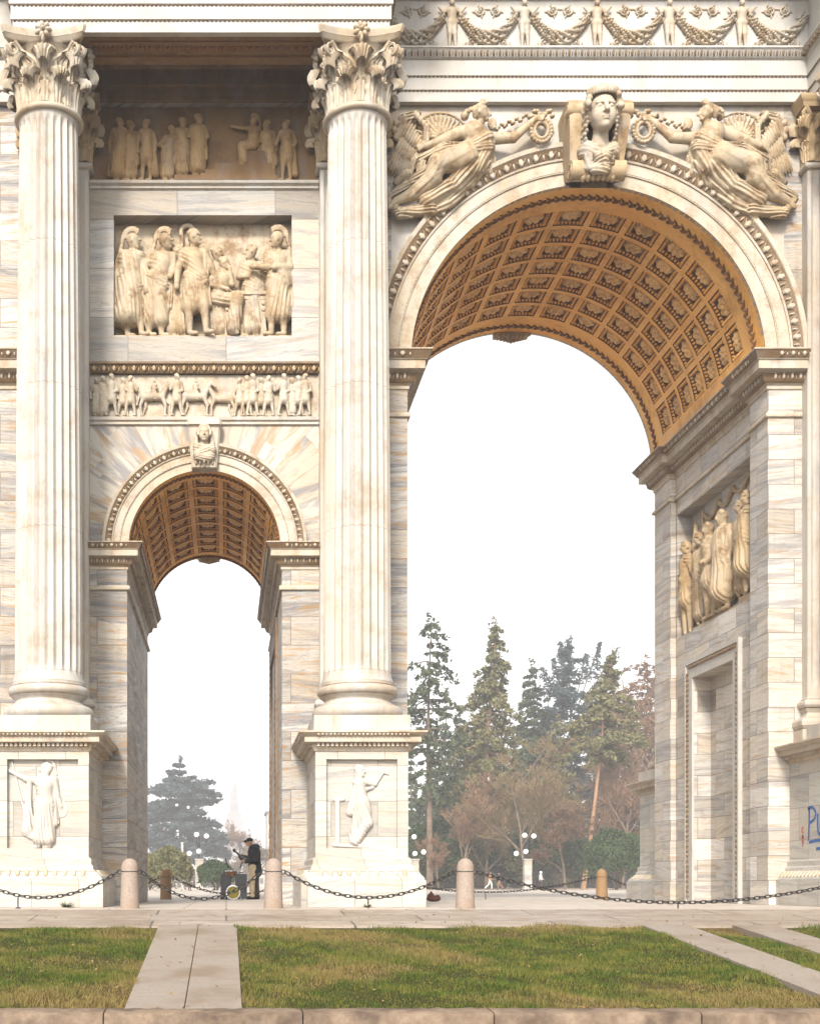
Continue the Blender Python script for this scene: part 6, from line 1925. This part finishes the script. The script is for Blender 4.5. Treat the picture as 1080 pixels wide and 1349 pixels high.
# ------------------------------------------------------------------ globe lamps
M['globe'] = mat_noise('white glass globe', (0.80, 0.80, 0.78), (0.86, 0.86, 0.84), 2.0, 0.25, 0, spec=0.5)
M['lamp_stone'] = mat_block('lamp pillar stone', 0.5, 0.42, vein=.4, stain=.3)
def lamp(px, D, globes, label, base_top=1132, wpx=10):
    e = empty('globe_lamp', (px2x(px, D), D - 25, 0))
    tag(e, label, 'street lamp', 'globe lamps on stone pillars')
    zt = py2z(base_top, D); w = wpx * D / 1700 / 2
    mb = MB(); mb.box(-w, w, -w, w, 0, zt - .12); mb.box(-w * 1.18, w * 1.18, -w * 1.18, w * 1.18, zt - .12, zt); mb.box(-w * 1.2, w * 1.2, -w * 1.2, w * 1.2, -.01, .2)
    mb.build('pillar', M['lamp_stone'], e, smooth=False)
    mb = MB()
    ztop = max(py2z(g[1], D) for g in globes)
    mb.tube([(0, 0, zt), (0, 0, ztop - .25)], .05, 8)
    for gx_, gy_ in globes:
        x = px2x(gx_, D) - e.location.x; z = py2z(gy_, D)
        z0 = zt + .1 if z < ztop - .6 else ztop - .9
        t = np.linspace(0, 1, 9)
        mb.tube(np.stack([x * np.sin(t * math.pi / 2), 0 * t, z0 - .25 * np.sin(t * math.pi) + (z - .2 - z0) * (1 - np.cos(t * math.pi / 2))], 1), .035, 6)
    mb.build('lamp_arm', M['iron'], e)
    for gx_, gy_ in globes:
        mb = MB()
        a = np.linspace(-math.pi / 2, math.pi / 2, 12)
        mb.lathe([(max(.001, .22 * math.cos(q)), .22 * math.sin(q)) for q in a], 0, 0, 20)
        o = mb.build('globe', M['globe'], e, angle=180); o.location = (px2x(gx_, D) - e.location.x, 0, py2z(gy_, D))
lamp(694.5, 109, [(691, 1101), (703, 1102), (680, 1125), (692.5, 1122.5)], 'white globe lamp on a stone pillar in the middle of the great opening')
lamp(546, 109, [(545.5, 1103), (546.5, 1125), (558, 1123)], 'white globe lamp on a stone pillar beside the middle pedestal')
lamp(262.5, 109, [(259, 1100), (272, 1102), (249.5, 1125), (262, 1122)], 'white globe lamp on a stone pillar in the small opening')
lamp(661, 185, [(652, 1098), (670, 1098), (657, 1109)], 'small far globe lamp between the near bollard and the middle lamp', 1140, 6)
lamp(240, 200, [(233, 1061), (248, 1064)], 'tall far globe lamp in front of the broad cedar', 1110, 3)

# ------------------------------------------------------------------ distant tower and buildings
M['brick'] = mat_noise('pale brick', (0.11, 0.10, 0.095), (0.15, 0.13, 0.12), 1.0, 0.9, 0)
M['dark_opening'] = mat_noise('dark opening', (0.03, 0.03, 0.03), (0.05, 0.05, 0.05), 1.0, 0.9, 0)
D = 900
e = empty('castle_tower', (px2x(308.5, D), D - 25, 0))
tag(e, 'tall stepped brick tower with a domed lantern fading in the haze', 'tower')
def tz(py): return py2z(py, D)
def tw_(px): return px * D / 1700 / 2
mb = MB()
mb.box(-tw_(24), tw_(24), -tw_(24), tw_(24), 0, tz(1082)); mb.box(-tw_(19.5), tw_(19.5), -tw_(19.5), tw_(19.5), tz(1082), tz(1072))
for i in range(9):
    x = -tw_(19) + i * tw_(38) / 9
    mb.box(x, x + tw_(2.4), -tw_(19.6), -tw_(18), tz(1072), tz(1069.5))
mb.box(-tw_(12), tw_(12), -tw_(12), tw_(12), tz(1072), tz(1048)); mb.box(-tw_(13.5), tw_(13.5), -tw_(13.5), tw_(13.5), tz(1057), tz(1055.5)); mb.box(-tw_(13), tw_(13), -tw_(13), tw_(13), tz(1048), tz(1046.5))
mb.box(-tw_(9), tw_(9), -tw_(9), tw_(9), tz(1046.5), tz(1040))
mb.build('shaft', M['brick'], e, smooth=False)
mb = MB(); mb.lathe([(tw_(8.6), tz(1040)), (tw_(8), tz(1037)), (tw_(5), tz(1034)), (tw_(2), tz(1032.5)), (tw_(.8), tz(1031)), (tw_(.5), tz(1026))], 0, 0, 20); mb.build('dome', M['brick'], e)
for (a, b, c_, d_) in ((-3, 3, 1068, 1060), (-9, -6, 1068, 1060), (6, 9, 1068, 1060), (-3, 3, 1054, 1049), (-2, 2, 1092, 1086), (-2, 2, 1045, 1041)):
    mb = MB(); w_ = {3: 12, 9: 12, 2: 24}.get(abs(b), 12); w_ = 9 if c_ == 1045 else (24 if c_ == 1092 else 12)
    mb.box(tw_(a), tw_(b), -tw_(w_) - .05, -tw_(w_) + .4, tz(c_), tz(d_)); mb.build('window', M['dark_opening'], e, smooth=False)
def block(name, px0, px1, top, D, label):
    e = empty(name, (px2x((px0 + px1) / 2, D), D - 25, 0)); tag(e, label, 'building')
    w = (px1 - px0) * D / 1700 / 2; h = py2z(top, D)
    mb = MB(); mb.box(-w, w, 0, 12, 0, h); mb.build('wall', M['lamp_stone'], e, smooth=False)
    mb = MB(); mb.box(-w - .4, w + .4, -.4, 12.4, h, h + .5); mb.build('roof', M['brick'], e, smooth=False)
    nf = max(2, int(h / 3.4)); nw = max(2, int(w * 2 / 3))
    for i in range(nf):
        for j in range(nw):
            x = -w + (j + .5) * 2 * w / nw; z = 1.0 + i * 3.4
            if z + 1.8 < h:
                mb = MB(); mb.box(x - .55, x + .55, -.03, .2, z, z + 1.8); mb.build('window', M['dark_opening'], e, smooth=False)
block('far_building', 352, 372, 1072, 300, 'pale tall building fading in the haze right of the tower')
block('far_building', 322, 352, 1122, 420, 'low pale building fading in the haze behind the busker')

# ------------------------------------------------------------------ people
def mat_plain(name, c, rough=0.85):
    return mat_noise(name, tuple(v * .8 for v in c), tuple(min(1, v * 1.2) for v in c), 12.0, rough, 0.3, 0.004)
M['skin'] = mat_plain('skin', (0.42, 0.24, 0.16), 0.6)
M['black_cloth'] = mat_plain('black cloth', (0.012, 0.013, 0.017))
M['beige_cloth'] = mat_plain('beige cloth', (0.42, 0.33, 0.22))
M['dark_cloth'] = mat_plain('dark brown cloth', (0.045, 0.035, 0.03))
M['shoe'] = mat_plain('shoe leather', (0.02, 0.017, 0.015))
M['hair'] = mat_plain('dark hair', (0.02, 0.014, 0.010))
M['white_cloth'] = mat_plain('white cloth', (0.60, 0.58, 0.54))
M['tan_cloth'] = mat_plain('tan cloth', (0.36, 0.20, 0.11))
M['red_cloth'] = mat_plain('red brown cloth', (0.06, 0.022, 0.016))

def hand_prims(w, d, m=0, s=1.0, curl=.5):
    """palm at wrist w pointing along d with five separate fingers; x is sideways, the palm looks down"""
    w = np.array(w, float); d = np.array(d, float); d /= np.linalg.norm(d)
    up = np.array([0, 0, 1.0]); side = np.cross(d, up); side /= np.linalg.norm(side) + 1e-9; nrm = np.cross(side, d)
    P = [cap(w, w + d * .075 * s, .026 * s, .034 * s, .012, m=m, flat=.8)]
    for i, L in enumerate((.068, .078, .072, .055)):
        o = side * (.030 - .020 * i) * s
        a = w + d * .085 * s + o; b = a + (d * .6 - nrm * curl * .6) * L * .6 * s; c = b + (d * .2 - nrm * .9 * curl - side * 0) * L * .5 * s
        P += [cap(a, b, .0105 * s, .0095 * s, .003, m=m), cap(b, c, .0095 * s, .0085 * s, .003, m=m)]
    a = w + d * .03 * s + side * .03 * s; b = a + (d * .5 + side * .7) * .04 * s; c = b + (d * .8 - nrm * .4) * .035 * s
    P += [cap(a, b, .013 * s, .012 * s, .006, m=m), cap(b, c, .012 * s, .0095 * s, .003, m=m)]
    return P
def face_prims(c, f, m=0, s=1.0):
    """head centred at c looking along f (horizontal unit vector), about 0.23 high"""
    c = np.array(c, float); f = np.array([f[0], f[1], 0.0]); f /= np.linalg.norm(f); r = np.array([-f[1], f[0], 0]); u = np.array([0, 0, 1.0])
    Pt = lambda a, b, z: c + (f * a + r * b + u * z) * s
    P = [ell(Pt(-.01, 0, .03), (.082 * s, .085 * s, .095 * s), .02, m=m), ell(Pt(.03, 0, -.045), (.058 * s, .058 * s, .066 * s), .03, m=m), ell(Pt(.068, 0, -.095), np.array([.022, .022, .02]) * s, .015, m=m),
         cap(Pt(.083, 0, .015), Pt(.108, 0, -.03), .010 * s, .015 * s, .008, m=m), cap(Pt(.078, -.04, .028), Pt(.078, .04, .028), .010 * s, .010 * s, .010, m=m),
         ell(Pt(.078, -.03, .010), np.array([.013] * 3) * s, .004, m=m), ell(Pt(.078, .03, .010), np.array([.013] * 3) * s, .004, m=m), cap(Pt(.086, -.018, -.064), Pt(.086, .018, -.064), .007 * s, .007 * s, .004, m=m),
         ell(Pt(-.005, -.083, -.005), np.array([.02, .014, .03]) * s, .006, m=m), ell(Pt(-.005, .083, -.005), np.array([.02, .014, .03]) * s, .006, m=m)]
    return P

def person_mesh(name, prims, h, mats):
    V, Q, mi = sdf_mesh(prims, h, want_mat=True)
    return make_mesh(name, V, [Q], mats, True, 180, mi)

# busker: turned to the left, holding a small dark instrument up in front of his chest
mats = [M['skin'], M['black_cloth'], M['beige_cloth'], M['dark_cloth'], M['shoe']]
f = np.array([-.93, -.36, 0])     # facing left and a little towards the viewer
B = []
B += face_prims((-.12, -.03, 1.55), f, 0, 1.0)
B += [cap((-.05, 0, 1.36), (-.10, -.02, 1.50), .058, .052, .02, m=0),
      cap((.03, .0, .92), (.01, .0, 1.28), .165, .175, .05, m=1), cap((.04, -.14, 1.34), (.02, .14, 1.34), .10, .10, .05, m=1), cap((.04, 0, .88), (.05, 0, .76), .17, .185, .05, m=1),
      cap((.02, -.02, 1.42), (.09, .0, 1.43), .085, .075, .04, m=1), cap((-.04, -.03, 1.40), (-.02, -.02, 1.30), .08, .10, .03, m=1),
      cap((.04, -.19, 1.33), (.03, -.26, 1.08), .085, .072, .04, m=1), cap((.03, -.26, 1.08), (-.19, -.23, 1.04), .070, .052, .03, m=1),
      cap((.03, .19, 1.33), (-.02, .24, 1.10), .085, .072, .04, m=1), cap((-.02, .24, 1.10), (-.24, .14, 1.16), .070, .052, .03, m=1),
      cap((-.02, -.10, .86), (-.05, -.11, .48), .105, .082, .04, m=2), cap((-.05, -.11, .48), (-.04, -.11, .10), .080, .068, .03, m=2),
      cap((.07, .10, .86), (.06, .12, .48), .11, .085, .04, m=3), cap((.06, .12, .48), (.10, .12, .10), .082, .070, .03, m=3),  # rear leg of the beige trousers, its shadow painted as dark cloth
      cap((-.02, -.11, .055), (-.17, -.15, .045), .052, .045, .02, m=4), cap((.12, .12, .055), (-.03, .09, .045), .052, .045, .02, m=4)]
B += hand_prims((-.22, -.225, 1.035), (-.9, .1, .12), 0, 1.0, .8)
B += hand_prims((-.27, .13, 1.165), (-.8, -.35, .3), 0, 1.0, .8)
pb = link('person', person_mesh('person', B, .0085, mats)); pb.location = (.745, 10.0, 0)
tag(pb, 'street musician in black hooded jacket and dark cap standing beside his drums', 'person')
mb = MB()
cap_ = [ell((-.115, -.025, 1.605), (.098, .098, .075), .02), cap((-.16, -.045, 1.585), (-.25, -.08, 1.572), .045, .03, .02, flat=1)]
V, Q = sdf_mesh(cap_, .008)
link('knit_cap', make_mesh('knit_cap', V, [Q], M['black_cloth'], True, 180), pb)
# instrument
M['dark_wood'] = mat_noise('dark lacquered wood', (0.018, 0.013, 0.010), (0.035, 0.024, 0.016), 6.0, 0.35, 0, spec=0.5)
ins = [ell((-.30, -.09, 1.13), (.13, .045, .085), .03, rot=-.5), ell((-.20, -.10, 1.06), (.10, .045, .09), .03), cap((-.36, -.09, 1.18), (-.50, -.09, 1.30), .024, .022, .01), ell((-.53, -.09, 1.33), (.045, .03, .055), .01, rot=.4)]
V, Q = sdf_mesh(ins, .010)
o = link('small_guitar', make_mesh('small_guitar', V, [Q], M['dark_wood'], True, 180)); o.location = (.745, 10.0, 0)
tag(o, 'small dark string instrument held up by the musician', 'instrument')

def walker(px, D, H, mats, label, stride=.5, face=1, seed=0, bend=0.0, hood=0):
    f = np.array([face, -.25, 0]); f /= np.linalg.norm(f)
    x = lambda v: v * face
    P = face_prims((x(.05 + bend), 0, 1.58), f, 0)
    P += [ell((x(.035 + bend), 0, 1.63), (.095, .095, .08), .02, m=4), cap((x(.01 + bend), 0, 1.36), (x(.04 + bend), 0, 1.50), .055, .05, .02, m=0 if not hood else 1), cap((0, 0, .92), (x(.01 + bend), 0, 1.28), .145, .155, .05, m=1), cap((x(bend), -.13, 1.36), (x(bend), .13, 1.36), .085, .085, .05, m=1),
          cap((x(bend), -.17, 1.36), (x(-.10 + bend), -.2, 1.10), .065, .055, .03, m=1), cap((x(-.10 + bend), -.2, 1.10), (x(.06 + bend), -.2, .92), .05, .04, .02, m=1), cap((x(bend), .17, 1.36), (x(.12 + bend), .2, 1.1), .065, .055, .03, m=1), cap((x(.12 + bend), .2, 1.10), (x(.30 + bend), .18, .98), .05, .04, .02, m=1),
          cap((0, -.08, .90), (x(.16 * stride * 2), -.09, .48), .10, .075, .04, m=2), cap((x(.16 * stride * 2), -.09, .48), (x(.16 * stride * 2), -.09, .09), .07, .05, .03, m=2), cap((0, .08, .90), (x(-.06), .09, .50), .10, .075, .04, m=2), cap((x(-.06), .09, .50), (x(-.38 * stride * 2), .09, .14), .07, .05, .03, m=2),
          cap((x(.15 * stride * 2), -.09, .045), (x(.15 * stride * 2 + .15), -.1, .04), .045, .04, .02, m=3), cap((x(-.40 * stride * 2), .09, .09), (x(-.40 * stride * 2 + .13), .09, .045), .045, .04, .02, m=3)]
    P += hand_prims((x(.06 + bend), -.2, .91), (x(.2), 0, -1.0), 0, 1.0, .4) + hand_prims((x(.31 + bend), .18, .97), (x(.9), 0, -.2), 0, 1.0, .4)
    if hood: P += [ell((x(.02 + bend), 0, 1.60), (.125, .125, .135), .02, m=1)]
    o = link('person', person_mesh('person', P, .014, mats)); o.location = (px2x(px, D), D - 25, 0); o.scale = (H / 1.72,) * 3
    tag(o, label, 'person', 'people walking on the plaza')
    return o
walker(645, 118, 1.68, [M['skin'], M['tan_cloth'], M['white_cloth'], M['shoe'], M['hair']], 'walker in a tan top and white trousers right of the near bollard', .55, 1, 1)
walker(658, 120, 1.66, [M['skin'], M['dark_cloth'], M['tan_cloth'], M['shoe'], M['hair']], 'walker in a dark top and tan trousers behind the white trousered walker', .5, -1, 2)
walker(712, 112, 1.62, [M['skin'], M['white_cloth'], M['dark_cloth'], M['shoe'], M['hair']], 'walker in a white hooded jacket right of the globe lamp', .2, 1, 3, hood=1)
walker(250, 95, 1.15, [M['skin'], M['white_cloth'], M['red_cloth'], M['shoe'], M['hair']], 'small child in a pale jacket left of the stone lamp pillar', .2, 1, 4)

# ------------------------------------------------------------------ the busker's kit
M['metal'] = mat_noise('brushed metal', (0.45, 0.45, 0.44), (0.6, 0.6, 0.58), 20.0, 0.3, 0)
M['metal'].node_tree.nodes['Principled BSDF'].inputs['Metallic'].default_value = 0.9
M['yellow'] = mat_noise('yellow drumhead', (0.26, 0.20, 0.015), (0.32, 0.25, 0.025), 5.0, 0.5, 0)
M['black_shell'] = mat_noise('black shell', (0.015, 0.015, 0.017), (0.03, 0.03, 0.032), 9.0, 0.35, 0, spec=0.5)
M['brown_shell'] = mat_noise('brown wooden shell', (0.13, 0.055, 0.025), (0.19, 0.085, 0.04), 7.0, 0.4, 0)
M['ink'] = mat_noise('dark printed ink', (0.03, 0.022, 0.015), (0.04, 0.03, 0.02), 5.0, 0.6, 0)
def ylathe(mb, prof, x, y, z, seg=32):
    """lathe about the y axis: profile of (radius, y)"""
    t = np.arange(seg) * 2 * math.pi / seg
    P = np.array([[(x + r * math.cos(a), y + d, z + r * math.sin(a)) for a in t] for r, d in prof])
    b = mb.n; mb.grid(P, True); n = len(prof)
    mb.F.append(np.array([[b + j for j in range(seg)][::-1]])); mb.F.append(np.array([[b + (n - 1) * seg + j for j in range(seg)]]))
DX = lambda px: (px - 298) / 48.7
e = empty('bass_drum', (DX(307), 9.75, 0)); tag(e, 'small bass drum with a round yellow head facing the viewer', 'drum')
mb = MB(); ylathe(mb, [(.175, 0), (.185, .01), (.185, .38), (.175, .39)], 0, 0, .19); mb.build('shell', M['black_shell'], e)
mb = MB(); ylathe(mb, [(.19, -.02), (.20, -.018), (.20, .02), (.19, .022)], 0, 0, .19); mb.build('hoop', M['metal'], e)
mb = MB(); ylathe(mb, [(.158, -.026), (.165, -.024), (.166, -.018)], 0, 0, .19); mb.build('drumhead', M['yellow'], e)
tx = bpy.data.curves.new('drumhead_lettering', 'FONT'); tx.body = 'CORAL'; tx.size = .105; tx.align_x = 'CENTER'; tx.align_y = 'CENTER'; tx.extrude = .001; tx.materials.append(M['ink'])
tmp = bpy.data.objects.new('lettering_curve', tx); COL.objects.link(tmp)
lm = bpy.data.meshes.new_from_object(tmp.evaluated_get(bpy.context.evaluated_depsgraph_get()))
bpy.data.objects.remove(tmp)
o = link('drumhead_lettering', lm, e); o.rotation_euler = (R_(90), 0, 0); o.location = (0, -.029, .20)
for sg in (-1, 1):
    mb = MB(); mb.tube([(sg * .17, .05, .12), (sg * .24, -.03, .0)], .012, 6); mb.build('spur_leg', M['metal'], e)
e = empty('snare_drum', (DX(304.5), 9.95, 0)); tag(e, 'brown wooden snare drum on a stand above the yellow drum', 'drum')
mb = MB(); mb.lathe([(.15, .62), (.16, .63), (.16, .77), (.15, .78)], 0, 0, 28); mb.build('shell', M['brown_shell'], e)
mb = MB(); mb.lathe([(.165, .755), (.17, .757), (.17, .785), (.155, .79)], 0, 0, 28); mb.build('hoop', M['metal'], e)
mb = MB(); mb.tube([(0, 0, .62), (0, 0, .2)], .015, 6)
for a in (0, 2.1, 4.2): mb.tube([(0, 0, .3), (.2 * math.cos(a), .2 * math.sin(a), 0)], .01, 5)
mb.build('stand', M['metal'], e)
e = empty('equipment_case', (DX(296.5), 10.05, 0)); tag(e, 'black equipment case left of the yellow drum', 'case')
mb = MB(); mb.prism([(-.12, .12), (.14, .12), (.14, .64), (.10, .68), (-.10, .68), (-.12, .64)], -.16, .16); mb.build('shell', M['black_shell'], e, smooth=False)
mb = MB(); mb.tube([(-.06, 0, .675), (-.05, 0, .73), (.06, 0, .73), (.07, 0, .675)], .012, 6); mb.build('handle', M['iron'], e)
mb = MB(); mb.prism([(-.13, .0), (.15, .0), (.15, .115), (-.13, .115)], -.15, .15); mb.build('base', M['iron'], e, smooth=False)
e = empty('amplifier', (DX(317.5), 9.95, 0)); tag(e, 'black amplifier cabinet between the yellow drum and the musician', 'amplifier')
mb = MB(); mb.prism([(-.16, .02), (.16, .02), (.16, .66), (.13, .69), (-.13, .69), (-.16, .66)], -.15, .15); mb.build('cabinet', M['black_shell'], e, smooth=False)
mb = MB(); ylathe(mb, [(.12, 0), (.125, -.008), (.09, -.012), (.03, .0)], 0, -.152, .30); mb.build('speaker_cone', M['iron'], e)
mb = MB(); mb.tube([(-.06, 0, .69), (-.05, 0, .73), (.05, 0, .73), (.06, 0, .69)], .014, 6); mb.build('handle', M['iron'], e)
e = empty('hand_trolley', (DX(309.5), 10.25, 0)); tag(e, 'upright two handled metal trolley behind the drums', 'trolley')
mb = MB(); mb.tube([(-.20, 0, .05), (-.17, 0, .85)], .013, 6); mb.tube([(.18, 0, .05), (.14, 0, .85)], .013, 6); mb.tube([(-.17, 0, .85), (.14, 0, .85)], .010, 6); mb.tube([(-.18, 0, .5), (.16, 0, .5)], .010, 6)
mb.build('frame', M['metal'], e)
for x0, x1 in ((-.17, -.26), (.14, .24)):
    mb = MB(); mb.tube([(x0, 0, .85), (x1, 0, 1.12)], .018, 8); mb.build('handle', M['iron'], e)
for sg in (-1, 1):
    mb = MB(); t = np.linspace(0, 2 * math.pi, 17); mb.tube(np.stack([0 * t + sg * .22, .06 * np.cos(t), .07 + .055 * np.sin(t)], 1), .02, 6, cap=False); mb.build('wheel', M['iron'], e)
# bag left on the paving
bg = [ell((0, 0, .07), (.17, .12, .075), .03), ell((-.07, .02, .13), (.07, .07, .07), .03), ell((.09, -.02, .11), (.06, .07, .05), .02), cap((-.10, 0, .15), (-.06, 0, .23), .018, .018, .01), cap((-.06, 0, .23), (0, 0, .15), .018, .018, .01)]
V, Q = sdf_mesh(bg, .012)
o = link('bag', make_mesh('bag', V, [Q], M['red_cloth'], True, 180)); o.location = ((571 - 298) / 56.0, 5.35, 0)
tag(o, 'small dark red bag lying on the paving beside the middle pedestal', 'bag')

# ------------------------------------------------------------------ winter haze
hz = bpy.data.materials.new('winter haze'); hz.use_nodes = True
hn = hz.node_tree; hn.nodes.remove(hn.nodes['Principled BSDF'])
pv = hn.nodes.new('ShaderNodeVolumePrincipled')
pv.inputs['Color'].default_value = (0.93, 0.95, 1.0, 1)
pv.inputs['Density'].default_value = 0.0010
pv.inputs['Anisotropy'].default_value = 0.0
hn.links.new(pv.outputs[0], hn.nodes['Material Output'].inputs['Volume'])
mb = MB(); mb.box(-300, 300, -60, 1050, -2.5, 90)
tag(mb.build('haze', hz, smooth=False), kind='stuff')
